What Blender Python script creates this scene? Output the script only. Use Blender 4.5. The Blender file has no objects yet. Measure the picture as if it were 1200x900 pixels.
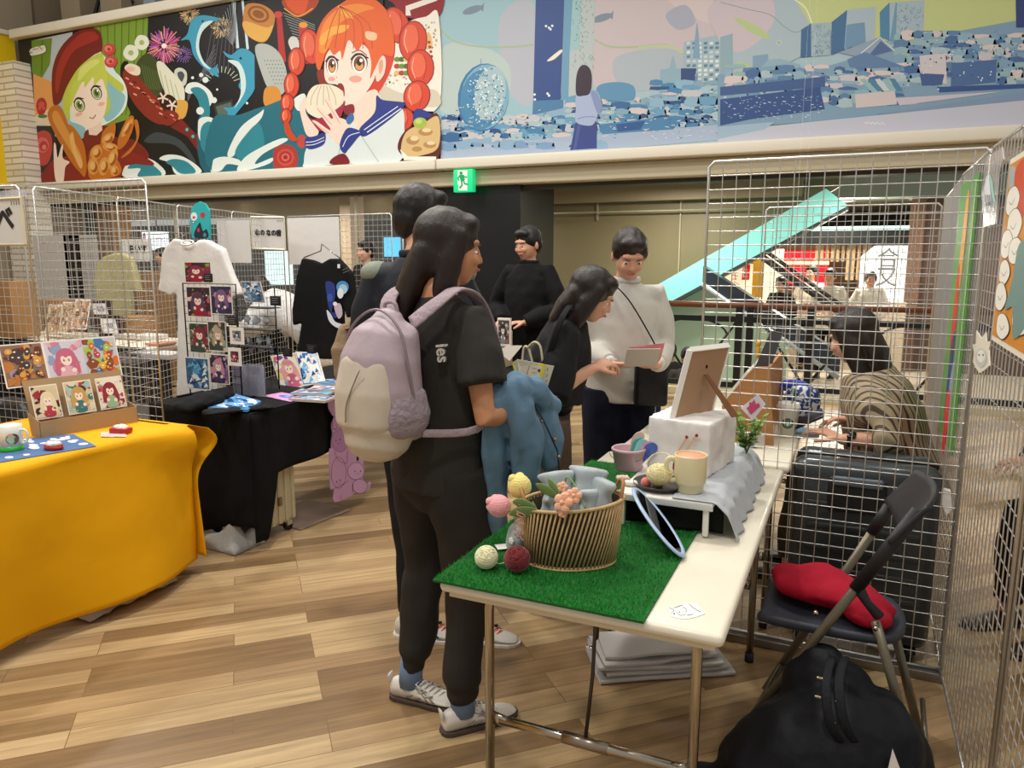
import bpy, bmesh, math, random
from mathutils import Vector, Matrix, noise
from math import sin, cos, pi
R = math.radians
sc = bpy.context.scene
COL = sc.collection
V = Vector
# ------------------------------------------------------------------ camera
FPX, PITCH, YAW, HC = 890.0, math.atan(150 / 890), R(24.4), 1.5
cam_d = bpy.data.cameras.new('camera')
cam_d.sensor_width = 36
cam_d.lens = FPX / 1200 * 36
cam_d.clip_end = 200
cam = bpy.data.objects.new('camera', cam_d)
COL.objects.link(cam)
cam.location = (0, 0, HC)
cam.rotation_euler = (pi / 2 - PITCH, 0, YAW)
sc.camera = cam
# ------------------------------------------------------------------ colour management, world, lamps
sc.view_settings.view_transform = 'Standard'
sc.view_settings.look = 'None'
sc.view_settings.gamma = 1
sc.view_settings.use_curve_mapping = False
sc.view_settings.exposure = 0.0
w = bpy.data.worlds.new('hall_light')
sc.world = w
w.use_nodes = True
w.node_tree.nodes['Background'].inputs[0].default_value = (1.0, .96, .90, 1)
w.node_tree.nodes['Background'].inputs[1].default_value = 0.42
def lamp(name, loc, energy, size=.35, col=(1, .95, .87), rot=(0, 0, 0), shape='DISK', sy=None):
 d = bpy.data.lights.new(name, 'AREA')
 d.energy = energy
 d.color = col
 d.shape = shape
 d.size = size
 if sy: d.size_y = sy
 o = bpy.data.objects.new(name, d)
 COL.objects.link(o)
 o.location = loc
 o.rotation_euler = rot
 return o
for x, y, e in ((-5.2, 1.0, 60), (-2.6, .2, 76), (-.2, -.4, 50), (-5.2, 3.6, 74), (-2.2, 3.2, 84), (.9, 3.4, 32),
    (-7.5, 5.2, 70), (-4.2, 5.2, 66), (-1.0, 5.0, 50), (2.4, 1.5, 20)):
 lamp('hall_downlight', (x, y, 5.2), e)
for x, e in ((-9.5, 32), (-6.5, 16)):
 lamp('banner_wash', (x, 5.0, 5.4), e, .5, (1, .95, .86), (R(62), 0, 0))
for x, y, e in ((-8.5, 10, 70), (-5.5, 10.2, 60), (-2.2, 9.3, 60), (.4, 9.4, 60), (-6, 14, 60), (-3, 13.4, 60), (-.5, 13.2, 70), (2, 13, 40)):
 lamp('passage_light', (x, y, 2.38), e, .5, (1, .92, .8))
for x, e in ((-.3, 45), (-3.5, 30), (-7.5, 40)):
 lamp('passage_ceiling_fill', (x, 14.2, 1.9), e, .8, (1, .93, .82), (R(-118), 0, 0))  # added up-facing fill, standing in for shop bounce on the passage ceiling
# ------------------------------------------------------------------ colours and materials
def lin(c):
 return c / 12.92 if c <= .04045 else ((c + .055) / 1.055) ** 2.4
def H(h):
 h = h.lstrip('#')
 return tuple(lin(int(h[i:i + 2], 16) / 255) for i in (0, 2, 4)) + (1,)
MATS = {}
def M(name, col='#808080', rough=.6, metal=0, bump=0, bscale=80, bdist=.002, var=0, vscale=6, spec=None, sheen=0, coat=0,
      alpha=1, trans=0, emit=None, estr=0, stretch=None, ior=None):
 if name in MATS: return MATS[name]
 m = bpy.data.materials.new(name)
 m.use_nodes = True
 nt = m.node_tree
 b = nt.nodes['Principled BSDF']
 c = H(col) if isinstance(col, str) else col
 b.inputs['Base Color'].default_value = c
 b.inputs['Roughness'].default_value = rough
 b.inputs['Metallic'].default_value = metal
 if spec is not None: b.inputs['Specular IOR Level'].default_value = spec
 if sheen: b.inputs['Sheen Weight'].default_value = sheen
 if coat: b.inputs['Coat Weight'].default_value = coat
 if alpha < 1: b.inputs['Alpha'].default_value = alpha
 if trans: b.inputs['Transmission Weight'].default_value = trans
 if ior: b.inputs['IOR'].default_value = ior
 if emit:
  b.inputs['Emission Color'].default_value = H(emit)
  b.inputs['Emission Strength'].default_value = estr
 tc = nt.nodes.new('ShaderNodeTexCoord')
 mp = nt.nodes.new('ShaderNodeMapping')
 nt.links.new(tc.outputs['Object'], mp.inputs[0])
 if stretch: mp.inputs['Scale'].default_value = stretch
 if bump:
  n = nt.nodes.new('ShaderNodeTexNoise')
  n.inputs['Scale'].default_value = bscale
  n.inputs['Detail'].default_value = 3
  nt.links.new(mp.outputs[0], n.inputs['Vector'])
  bp = nt.nodes.new('ShaderNodeBump')
  bp.inputs['Strength'].default_value = bump
  bp.inputs['Distance'].default_value = bdist
  nt.links.new(n.outputs['Fac'], bp.inputs['Height'])
  nt.links.new(bp.outputs[0], b.inputs['Normal'])
 if var:
  n = nt.nodes.new('ShaderNodeTexNoise')
  n.inputs['Scale'].default_value = vscale
  n.inputs['Detail'].default_value = 4
  nt.links.new(mp.outputs[0], n.inputs['Vector'])
  mx = nt.nodes.new('ShaderNodeMix')
  mx.data_type = 'RGBA'
  mx.inputs[6].default_value = tuple(max(0, k * (1 - var)) for k in c[:3]) + (1,)
  mx.inputs[7].default_value = tuple(min(1, k * (1 + var)) for k in c[:3]) + (1,)
  nt.links.new(n.outputs['Fac'], mx.inputs[0])
  nt.links.new(mx.outputs[2], b.inputs['Base Color'])
 MATS[name] = m
 return m
def fabric(name, col, bump=.5, bscale=9, bdist=.02, rough=.85, **k):
 return M(name, col, rough=rough, bump=bump, bscale=bscale, bdist=bdist, spec=.25, **k)
def attr_mat(name, rough=.5, spec=.4, coat=0):
 if name in MATS: return MATS[name]
 m = bpy.data.materials.new(name)
 m.use_nodes = True
 b = m.node_tree.nodes['Principled BSDF']
 a = m.node_tree.nodes.new('ShaderNodeAttribute')
 a.attribute_name = 'Col'
 m.node_tree.links.new(a.outputs['Color'], b.inputs['Base Color'])
 b.inputs['Roughness'].default_value = rough
 b.inputs['Specular IOR Level'].default_value = spec
 b.inputs['Coat Weight'].default_value = coat
 MATS[name] = m
 return m
PRINT = attr_mat('printed_ink')
GLOSS = attr_mat('glossy_print', .25)
CLOTHPRINT = attr_mat('fabric_print', .8, .2)
# ------------------------------------------------------------------ naming, things, parts
MW = {}
def tag(o, label=None, cat=None, group=None, kind=None):
 if label: o['label'] = label
 if cat: o['category'] = cat
 if group: o['group'] = group
 if kind: o['kind'] = kind
 return o
def frame(loc, rz=0):
 return Matrix.Translation(V(loc)) @ Matrix.Rotation(rz, 4, 'Z')
def thing(name, label, cat, loc=(0, 0, 0), rz=0, group=None):
 o = bpy.data.objects.new(name, None)
 o.empty_display_size = .1
 COL.objects.link(o)
 o.location = loc
 o.rotation_euler = (0, 0, rz)
 MW[o.name] = frame(loc, rz)
 return tag(o, label, cat, group)
def copy_tree(o, parent=None):
 c = o.copy()
 COL.objects.link(c)
 if parent: c.parent = parent
 for ch in list(o.children): copy_tree(ch, c)
 return c
# pixel of the photograph -> point of the place, on a level / on a plane across / on a plane along
_fw = V((-sin(YAW) * cos(PITCH), cos(YAW) * cos(PITCH), -sin(PITCH)))
_rt = V((cos(YAW), sin(YAW), 0))
_up = _rt.cross(_fw)
def _ray(px, py): return _fw * FPX + _rt * (px - 600) + _up * (450 - py)
def AZ(px, py, z):
 d = _ray(px, py)
 return d * ((z - HC) / d.z) + V((0, 0, HC))
def AY(px, py, y):
 d = _ray(px, py)
 return d * (y / d.y) + V((0, 0, HC))
def AX(px, py, x):
 d = _ray(px, py)
 return d * (x / d.x) + V((0, 0, HC))
# ------------------------------------------------------------------ mesh builder
class MB:
 def __init__(s, xf=None):
  s.v = []
  s.f = []
  s.c = []
  s.sm = []
  s.xf = xf
 def add(s, vs, fs, col=None, smooth=True, xf=None):
  n = len(s.v)
  if xf is not None: vs = [xf @ V(q) for q in vs]
  s.v += [V(q) for q in vs]
  s.f += [tuple(n + i for i in f) for f in fs]
  s.c += [col] * len(fs)
  s.sm += [smooth] * len(fs)
  return s
 def box(s, c, size, rz=0, rot=None, bevel=0, col=None):
  m = Matrix.Translation(V(c)) @ (rot.to_4x4() if rot else Matrix.Rotation(rz, 4, 'Z'))
  x, y, z = (k / 2 for k in size)
  if bevel:
   bm = bmesh.new()
   bmesh.ops.create_cube(bm, size=1)
   for q in bm.verts: q.co = V((q.co.x * size[0], q.co.y * size[1], q.co.z * size[2]))
   bmesh.ops.bevel(bm, geom=bm.edges[:] + bm.verts[:], offset=min(bevel, .49 * min(size)), segments=3, profile=.5, affect='EDGES')
   bm.verts.index_update()
   vs = [q.co.copy() for q in bm.verts]
   fs = [[q.index for q in f.verts] for f in bm.faces]
   bm.free()
   return s.add(vs, fs, col, True, m)
  vs = [(-x, -y, -z), (x, -y, -z), (x, y, -z), (-x, y, -z), (-x, -y, z), (x, -y, z), (x, y, z), (-x, y, z)]
  fs = [(3, 2, 1, 0), (4, 5, 6, 7), (0, 1, 5, 4), (1, 2, 6, 5), (2, 3, 7, 6), (3, 0, 4, 7)]
  return s.add(vs, fs, col, False, m)
 def box2(s, a, b, **k):
  a = V(a)
  b = V(b)
  return s.box((a + b) / 2, [abs(q) for q in (b - a)], **k)
 def tube(s, pts, r, n=8, up=None, cap=True, closed=False, col=None, smooth=True, rnd=False):
  pts = [V(p) for p in pts]
  N = len(pts)
  if not isinstance(r, (list,)): r = [r] * N
  r = [q if isinstance(q, tuple) else (q, q) for q in r]
  if rnd:  # rounded ends
   a, b = pts[0], pts[-1]
   d0 = (pts[0] - pts[1]).normalized()
   d1 = (pts[-1] - pts[-2]).normalized()
   ra, rb = r[0], r[-1]
   pre = [(a + d0 * min(ra) * k, (ra[0] * q, ra[1] * q)) for k, q in ((.95, .3), (.75, .66), (.42, .9))]
   post = [(b + d1 * min(rb) * k, (rb[0] * q, rb[1] * q)) for k, q in ((.42, .9), (.75, .66), (.95, .3))]
   pts = [p for p, _ in pre] + pts + [p for p, _ in post]
   r = [q for _, q in pre] + r + [q for _, q in post]
   N = len(pts)
  ref = V(up) if up is not None else None
  prev = None
  base = len(s.v)
  vs = []
  for i in range(N):
   if closed: t = pts[(i + 1) % N] - pts[i - 1]
   elif i == 0: t = pts[1] - pts[0]
   elif i == N - 1: t = pts[-1] - pts[-2]
   else: t = (pts[i + 1] - pts[i]).normalized() + (pts[i] - pts[i - 1]).normalized()
   if t.length < 1e-9: t = V((0, 0, 1))
   t.normalize()
   if ref is not None:
    a = ref - t * ref.dot(t)
   elif prev is None:
    q = V((1, 0, 0)) if abs(t.x) < .8 else V((0, 1, 0))
    a = q - t * q.dot(t)
   else:
    a = prev - t * prev.dot(t)
   if a.length < 1e-6: a = t.orthogonal()
   a.normalize()
   prev = a
   b = t.cross(a)
   for k in range(n):
    th = 2 * pi * k / n
    vs.append(pts[i] + a * (cos(th) * r[i][0]) + b * (sin(th) * r[i][1]))
  fs = []
  for i in range(N if closed else N - 1):
   j = (i + 1) % N
   for k in range(n):
    l = (k + 1) % n
    fs.append((i * n + k, i * n + l, j * n + l, j * n + k))
  if cap and not closed:
   fs.append(tuple(reversed(range(n))))
   fs.append(tuple(range((N - 1) * n, N * n)))
  return s.add(vs, fs, col, smooth, s.xf)
 def lathe(s, prof, c=(0, 0, 0), n=32, col=None, m=None, sx=1, sy=1):
  vs = []
  for rr, z in prof:
   for k in range(n):
    th = 2 * pi * k / n
    vs.append((rr * cos(th) * sx, rr * sin(th) * sy, z))
  fs = []
  for i in range(len(prof) - 1):
   for k in range(n):
    l = (k + 1) % n
    fs.append((i * n + k, i * n + l, (i + 1) * n + l, (i + 1) * n + k))
  if prof[0][0] > 1e-5: fs.append(tuple(reversed(range(n))))
  if prof[-1][0] > 1e-5: fs.append(tuple(range((len(prof) - 1) * n, len(prof) * n)))
  xf = Matrix.Translation(V(c)) @ (m if m is not None else Matrix.Identity(4))
  return s.add(vs, fs, col, True, xf)
 def ell(s, c, r, rot=None, n=16, m=10, col=None):
  if not isinstance(r, (tuple, list)): r = (r, r, r)
  vs = [(0, 0, -r[2])]
  for i in range(1, m):
   a = -pi / 2 + pi * i / m
   for k in range(n):
    th = 2 * pi * k / n
    vs.append((r[0] * cos(a) * cos(th), r[1] * cos(a) * sin(th), r[2] * sin(a)))
  vs.append((0, 0, r[2]))
  fs = []
  for k in range(n):
   l = (k + 1) % n
   fs.append((0, 1 + l, 1 + k))
   for i in range(m - 2):
    fs.append((1 + i * n + k, 1 + i * n + l, 1 + (i + 1) * n + l, 1 + (i + 1) * n + k))
   fs.append((1 + (m - 2) * n + k, 1 + (m - 2) * n + l, len(vs) - 1))
  xf = Matrix.Translation(V(c)) @ (rot.to_4x4() if rot is not None else Matrix.Identity(4))
  if s.xf is not None: xf = s.xf @ xf
  return s.add(vs, fs, col, True, xf)
 def prism(s, pts, off, col=None, smooth=False):
  """closed outline pts (3d) pushed by vector off"""
  pts = [V(p) for p in pts]
  off = V(off)
  n = len(pts)
  fs = [tuple(reversed(range(n))), tuple(range(n, 2 * n))] + [(i, (i + 1) % n, n + (i + 1) % n, n + i) for i in range(n)]
  return s.add(pts + [p + off for p in pts], fs, col, smooth)
 def grid(s, fn, nu, nv, col=None, smooth=True):
  vs = [fn(i / nu, j / nv) for j in range(nv + 1) for i in range(nu + 1)]
  fs = [(j * (nu + 1) + i, j * (nu + 1) + i + 1, (j + 1) * (nu + 1) + i + 1, (j + 1) * (nu + 1) + i) for j in range(nv) for i in range(nu)]
  return s.add(vs, fs, col, smooth)
 def merge(s, o, xf=None):
  n = len(s.v)
  s.v += [xf @ q for q in o.v] if xf is not None else list(o.v)
  s.f += [tuple(n + i for i in f) for f in o.f]
  s.c += o.c
  s.sm += o.sm
  return s
 def mesh(s, name):
  me = bpy.data.meshes.new(name)
  me.from_pydata([tuple(q) for q in s.v], [], s.f)
  me.polygons.foreach_set('use_smooth', s.sm)
  if any(c is not None for c in s.c):
   at = me.color_attributes.new('Col', 'FLOAT_COLOR', 'CORNER')
   buf = []
   for p in me.polygons:
    c = s.c[p.index] or (.5, .5, .5, 1)
    if isinstance(c, str): c = H(c)
    buf += list(c) * p.loop_total
   at.data.foreach_set('color', buf)
  return me
 def build(s, name, mat, parent=None, world=False, label=None, solid=0, sub=0, bev=0):
  """parent given: vertices are in the parent's space (world=True: in world space). No parent: origin moved to the base."""
  if parent is not None:
   if world:
    inv = MW[parent.name].inverted()
    s.v = [inv @ q for q in s.v]
  else:
   xs = [q.x for q in s.v]
   ys = [q.y for q in s.v]
   o0 = V(((min(xs) + max(xs)) / 2, (min(ys) + max(ys)) / 2, min(q.z for q in s.v)))
   s.v = [q - o0 for q in s.v]
  me = s.mesh(name)
  me.materials.append(mat)
  o = bpy.data.objects.new(name, me)
  COL.objects.link(o)
  if parent is not None:
   o.parent = parent
   MW[o.name] = MW[parent.name]
  else:
   o.location = o0
   MW[o.name] = Matrix.Translation(o0)
  if label: o['label'] = label
  if solid:
   md = o.modifiers.new('thick', 'SOLIDIFY')
   md.thickness = solid
   md.offset = 0
  if bev:
   md = o.modifiers.new('bevel', 'BEVEL')
   md.width = bev
   md.segments = 2
   md.limit_method = 'ANGLE'
  if sub:
   md = o.modifiers.new('sub', 'SUBSURF')
   md.levels = sub
   md.render_levels = sub
  return o
def wrinkle(mb, amp, freq, stretch=(1, 1, 1), seed=0):
 me = mb.mesh('tmp')
 ns = [q.vector.copy() for q in me.vertex_normals]
 bpy.data.meshes.remove(me)
 st = V(stretch)
 off = V((seed * 3.7, seed * 1.3, seed * 7.1))
 for i, q in enumerate(mb.v):
  p = V((q.x * st.x, q.y * st.y, q.z * st.z)) * freq + off
  h = noise.noise(p) + .5 * noise.noise(p * 2.1 + off)
  mb.v[i] = q + ns[i] * (amp * h)
 return mb
def blob(mb, voxel=.01, smooth=3, wr=None, adapt=0):
 """fuse the overlapping pieces of mb into one continuous skin"""
 me = mb.mesh('tmp')
 o = bpy.data.objects.new('tmp', me)
 COL.objects.link(o)
 md = o.modifiers.new('r', 'REMESH')
 md.mode = 'VOXEL'
 md.voxel_size = voxel
 md.adaptivity = adapt
 if smooth:
  s = o.modifiers.new('s', 'SMOOTH')
  s.iterations = smooth
  s.factor = .5
 dg = bpy.context.evaluated_depsgraph_get()
 m2 = bpy.data.meshes.new_from_object(o.evaluated_get(dg))
 out = MB()
 out.v = [q.co.copy() for q in m2.vertices]
 out.f = [tuple(p.vertices) for p in m2.polygons]
 out.c = [None] * len(out.f)
 out.sm = [True] * len(out.f)
 bpy.data.objects.remove(o)
 bpy.data.meshes.remove(me)
 bpy.data.meshes.remove(m2)
 if wr: wrinkle(out, *wr)
 return out
def struct(name, mb, mat, **k):
 return tag(mb.build(name, mat, **k), kind='structure')
def spline(pts, n=6, closed=False):
 """Catmull-Rom through points of any dimension"""
 P = [V(p) for p in pts]
 N = len(P)
 out = []
 rng = range(N) if closed else range(N - 1)
 for i in rng:
  if closed: a, b, c, d = P[i - 1], P[i], P[(i + 1) % N], P[(i + 2) % N]
  else: a, b, c, d = P[max(i - 1, 0)], P[i], P[i + 1], P[min(i + 2, N - 1)]
  for k in range(n):
   t = k / n
   out.append(.5 * ((2 * b) + (c - a) * t + (2 * a - 5 * b + 4 * c - d) * t * t + (3 * b - a - 3 * c + d) * t ** 3))
 if not closed: out.append(P[-1])
 return out
def text_mb(txt, size, xf, offset=0, align='CENTER', depth=.0004, col=None):
 cu = bpy.data.curves.new('t', 'FONT')
 cu.body = txt
 cu.size = size
 cu.align_x = align
 cu.align_y = 'CENTER'
 cu.extrude = depth
 cu.offset = offset
 cu.resolution_u = 3
 o = bpy.data.objects.new('t', cu)
 COL.objects.link(o)
 dg = bpy.context.evaluated_depsgraph_get()
 me = bpy.data.meshes.new_from_object(o.evaluated_get(dg))
 mb = MB()
 mb.add([xf @ q.co for q in me.vertices], [tuple(p.vertices) for p in me.polygons], col, False)
 bpy.data.objects.remove(o)
 bpy.data.curves.remove(cu)
 bpy.data.meshes.remove(me)
 return mb
# flat artwork laid on a surface: every shape a hair above the one under it
class Art:
 def __init__(s, mp, nrm, step=.0006, start=.001):
  """mp(x,y) -> point of the surface, nrm = outward normal"""
  s.mb = MB()
  s.mp = mp
  s.n = V(nrm)
  s.step = step
  s.h = start
 def lay(s, pts, col):
  vs = [s.mp(p[0], p[1]) + s.n * s.h for p in pts]
  n = len(vs)
  nn = V((0, 0, 0))
  for i in range(n):
   a, b = vs[i], vs[(i + 1) % n]
   nn += a.cross(b)
  if nn.dot(s.n) < 0: vs.reverse()
  s.mb.add(vs, [tuple(range(n))], col, False)
  s.h += s.step
  return s
 def p(s, col, *pts): return s.lay(pts, col)
 def b(s, col, *pts): return s.lay([(q[0], q[1]) for q in spline(pts, 5, True)], col)
 def e(s, col, cx, cy, rx, ry=None, rot=0, n=20):
  ry = ry or rx
  c, d = cos(R(rot)), sin(R(rot))
  return s.lay([(cx + rx * cos(t) * c - ry * sin(t) * d, cy + rx * cos(t) * d + ry * sin(t) * c) for t in (2 * pi * k / n for k in range(n))], col)
 def l(s, col, wd, *pts, sm=True):
  q = [V((a[0], a[1])) for a in pts]
  if sm and len(q) > 2: q = spline(q, 5)
  L, Rr = [], []
  for i in range(len(q)):
   t = q[min(i + 1, len(q) - 1)] - q[max(i - 1, 0)]
   if t.length < 1e-9: t = V((1, 0))
   t.normalize()
   nn = V((-t.y, t.x)) * wd / 2
   L.append(q[i] + nn)
   Rr.append(q[i] - nn)
  for i in range(len(q) - 1):
   h = s.h
   s.lay([L[i], L[i + 1], Rr[i + 1], Rr[i]], col)
   s.h = h
  s.h += s.step
  return s
 def many(s, fn):
  """several shapes on the same level"""
  h = s.h
  for args in fn:
   s.h = h
   args[0](*args[1:])
  s.h = h + s.step
  return s
# ================================================================== THE SETTING
STEEL = M('bright_wire', '#e2e1de', .33, .9)
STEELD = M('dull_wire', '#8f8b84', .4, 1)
CHROME = M('chrome_tube', '#b9b2a6', .18, 1)
BLACKP = M('black_plastic', '#16161a', .45)
WHITEP = M('white_plastic', '#e8e5de', .4)
def floor_mat():
 m = bpy.data.materials.new('wood_planks')
 m.use_nodes = True
 nt = m.node_tree
 b = nt.nodes['Principled BSDF']
 N = nt.nodes.new
 L = nt.links.new
 tc = N('ShaderNodeTexCoord')
 mp = N('ShaderNodeMapping')
 mp.inputs['Rotation'].default_value = (0, 0, R(-44))
 L(tc.outputs['Object'], mp.inputs[0])
 br = N('ShaderNodeTexBrick')
 br.offset = .37
 br.offset_frequency = 3
 for k, v in (('Color1', (0, 0, 0, 1)), ('Color2', (1, 1, 1, 1)), ('Mortar', (.45, .45, .45, 1)), ('Scale', 1), ('Mortar Size', .0016), ('Mortar Smooth', .2),
                 ('Bias', 0), ('Brick Width', .78), ('Row Height', .098)):
  br.inputs[k].default_value = v
 L(mp.outputs[0], br.inputs['Vector'])
 cr = N('ShaderNodeValToRGB')
 cr.color_ramp.interpolation = 'LINEAR'
 e = cr.color_ramp.elements
 e[0].position = 0
 e[0].color = H('#7f6445')
 e[1].position = 1
 e[1].color = H('#bea47b')
 for p, c in ((.3, '#8e7350'), (.5, '#a0835f'), (.72, '#af936b')):
  q = e.new(p)
  q.color = H(c)
 L(br.outputs['Color'], cr.inputs[0])
 # grain drawn out along the planks, different on every plank
 m2 = N('ShaderNodeMapping')
 m2.inputs['Scale'].default_value = (1.6, 26, 1)
 L(mp.outputs[0], m2.inputs[0])
 ad = N('ShaderNodeVectorMath')
 ad.operation = 'ADD'
 L(m2.outputs[0], ad.inputs[0])
 sc2 = N('ShaderNodeVectorMath')
 sc2.operation = 'SCALE'
 sc2.inputs['Scale'].default_value = 37
 L(br.outputs['Color'], sc2.inputs[0])
 L(sc2.outputs[0], ad.inputs[1])
 no = N('ShaderNodeTexNoise')
 no.inputs['Scale'].default_value = 1.6
 no.inputs['Detail'].default_value = 6
 no.inputs['Roughness'].default_value = .65
 L(ad.outputs[0], no.inputs['Vector'])
 mr = N('ShaderNodeMapRange')
 for i, v in ((1, .3), (2, .7), (3, .72), (4, 1.2)): mr.inputs[i].default_value = v
 L(no.outputs['Fac'], mr.inputs[0])
 mu = N('ShaderNodeVectorMath')
 mu.operation = 'SCALE'
 L(cr.outputs[0], mu.inputs[0])
 L(mr.outputs[0], mu.inputs['Scale'])
 mx = N('ShaderNodeMix')
 mx.data_type = 'RGBA'
 L(br.outputs['Fac'], mx.inputs[0])
 L(mu.outputs[0], mx.inputs[6])
 mx.inputs[7].default_value = H('#7a5a38')
 L(mx.outputs[2], b.inputs['Base Color'])
 b.inputs['Roughness'].default_value = .34
 b.inputs['Specular IOR Level'].default_value = .35
 bp = N('ShaderNodeBump')
 bp.inputs['Strength'].default_value = .15
 bp.inputs['Distance'].default_value = .002
 L(no.outputs['Fac'], bp.inputs['Height'])
 L(bp.outputs[0], b.inputs['Normal'])
 return m
FLOORM = floor_mat()
struct('floor', MB().box2((-13, -3, -.12), (6, 8.55, 0)), FLOORM)
struct('floor_far', MB().box2((-13, 11.2, -.55), (8, 19, -.42)), M('far_floor_tile', '#cfc6b4', .3))
struct('floor_lower', MB().box2((-13, 8.55, -1.5), (8, 11.2, -1.3)), M('lower_floor_tile', '#a9a08c', .4))
# walls
struct('wall_left', MB().box2((-12.5, -3, 0), (-12.3, 8.6, 5.9)), M('beige_panel', '#a59780', .7))
WALLB = M('beige_wall', '#a39478', .6)
struct('wall_banner', MB().box2((-12.3, 8.12, 2.62), (6, 8.5, 4.4)), WALLB)
# upper wall above the banner : beige piers between dark window bays
mb = MB()
for x0, x1, c in ((0, 62, 0), (100, 122, 0), (146, 170, 1)):
 a, b = AY(x0, 30, 9).x, AY(x1, 30, 9).x
 mb.box2((a, 8.6, 4.3), (b, 9.2, 6.4))
struct('trim_1', mb, M('beige_pier', '#9c8b72', .7))
struct('wall_upper', MB().box2((-16, 9.3, 4.3), (6, 9.5, 6.4)), M('dark_bay', '#15161b', .5))
mb = MB()
for a, b_ in (((100, 60), (116, 0)), ((145, 55), (155, 0)), ((80, 0), (92, 40))):
 mb.tube([AY(a[0], a[1], 8.8), AY(b_[0], b_[1], 8.8)], .03, 6)
struct('trim_2', mb, M('black_brace', '#17181a', .4))
mb = MB()
for px in (123, 172):
 p = AY(px, 15, 9.1)
 mb.box2((p.x - .05, 9.0, 4.3), (p.x + .3, 9.25, 6.0))
struct('trim_3', mb, M('pale_blue_panel', '#a9b6bd', .5))
# pale tiled pier in the left corner
p0, p1 = AY(18, 130, 8.0), AY(41, 130, 8.0)
def tile_mat(name, c1, c2, mort, bw, rh, rough=.6, ms=.012):
 m = bpy.data.materials.new(name)
 m.use_nodes = True
 nt = m.node_tree
 tc = nt.nodes.new('ShaderNodeTexCoord')
 mp = nt.nodes.new('ShaderNodeMapping')
 mp.inputs['Rotation'].default_value = (R(90), 0, 0)
 br = nt.nodes.new('ShaderNodeTexBrick')
 for k, v in (('Color1', H(c1)), ('Color2', H(c2)), ('Mortar', H(mort)), ('Scale', 1), ('Mortar Size', ms), ('Brick Width', bw), ('Row Height', rh)):
  br.inputs[k].default_value = v
 nt.links.new(tc.outputs['Object'], mp.inputs[0])
 nt.links.new(mp.outputs[0], br.inputs['Vector'])
 nt.links.new(br.outputs[0], nt.nodes['Principled BSDF'].inputs['Base Color'])
 nt.nodes['Principled BSDF'].inputs['Roughness'].default_value = rough
 return m
struct('wall_pier', MB().box2((p0.x - .1, 7.75, 0), (p1.x, 8.1, 4.35)), tile_mat('white_tile', '#f2ede0', '#dad2c2', '#b4aa98', .5, .09))
# ceiling of the passage beyond the banner, its lamps
struct('ceiling', MB().box2((-13, 8.5, 2.66), (6, 12.6, 2.8)), M('beige_ceiling', '#a3967a', .55))
struct('ceiling_far', MB().box2((-13, 12.6, 2.45), (8, 19, 2.55)), M('pale_ceiling', '#c9bfa4', .6))
struct('trim_4', MB().box2((-3, 12.45, 2.34), (8, 12.62, 2.8)), M('blue_grey_fascia', '#9fb3b4', .35))
struct('trim_23', MB().box2((-16, 12.45, 2.30), (-3, 12.62, 2.8)), M('beige_fascia', '#b5a888', .5))
mb = MB()
for px in (205, 330, 420, 735, 1020): # seams of the ceiling panels
 p = AZ(px, 232, 2.655)
 mb.box2((p.x - .01, 8.5, 2.652), (p.x + .01, 12.45, 2.662))
mb.box2((-13, 10.4, 2.652), (6, 10.43, 2.662))
struct('trim_5', mb, M('ceiling_seam', '#6b6250', .7))
def far_light(x, y, z, lbl):
 t = thing('ceiling_light', lbl, 'ceiling light', (x, y, z), 0, None)
 MB().lathe([(.14, 0), (.15, -.01), (.15, -.025), (.12, -.025)]).build('ring', WHITEP, t)
 MB().lathe([(.12, -.02), (.001, -.03)]).build('lamp_disc', M('lit_disc', '#ffffff', emit='#fff3d8', estr=9), t)
for px, py, l in ((435, 227, 'round lit downlight in the beige ceiling above the black head of the man in navy'), (285, 234, 'round lit downlight in the ceiling above the white name sheet'),
                  (825, 209, 'round lit downlight in the ceiling by the top left corner of the right wire panel'), (617, 219, 'small lit downlight beside the right edge of the black column'),
                  (1095, 195, 'round lit downlight in the ceiling near the right end of the wire panel')):
 p = AZ(px, py, 2.65)
 far_light(p.x, min(p.y, 12.2), 2.65, l)
for px, py, l in ((990, 262, 'round downlight over the food counter, under the lower ceiling'), (1075, 262, 'second round downlight over the food counter, nearer the brown door post')):
 p = AY(px, py, 14.5)
 far_light(p.x, 14.5, 2.44, l)
# black column with the exit sign
a, b = AY(490, 205, 8.2), AY(612, 205, 8.2)
struct('wall_column', MB().box2((a.x, 8.15, 0), (b.x, 9.2, 2.66)), M('black_panel', '#121314', .35))
# green wall of the escalator shaft, olive side of the flight above the beam
GREENW = M('pale_green_wall', '#a9c2a4', .5)
a = AY(600, 300, 10.5)
mb = MB()
q = [AY(755, 350, 10.5), AY(823, 318, 10.5), AY(905, 380, 10.5)]
mb.prism([(a.x, 10.5, -1.3), (q[2].x + .2, 10.5, -1.3), (q[2].x + .2, 10.5, q[2].z - .15), (q[1].x, 10.5, q[1].z), (q[0].x, 10.5, q[0].z), (a.x, 10.5, q[0].z - .3)], (0, .12, 0))
struct('wall_shaft', mb, GREENW)
mb = MB()
q2 = [AY(985, 222, 10.55), AY(600, 420, 10.55)]
mb.prism([(a.x - 1.2, 10.6, q2[1].z), (a.x, 10.6, q2[1].z), AY(755, 350, 10.6), AY(985, 218, 10.6), (q2[0].x, 10.6, 2.66), (a.x - 1.2, 10.6, 2.66)], (0, .12, 0))
struct('wall_flight', mb, M('olive_panel', '#8b8060', .5))
for z, px in ((2.46, 615), (2.32, 700)):
 pass
mb = MB()
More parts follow.
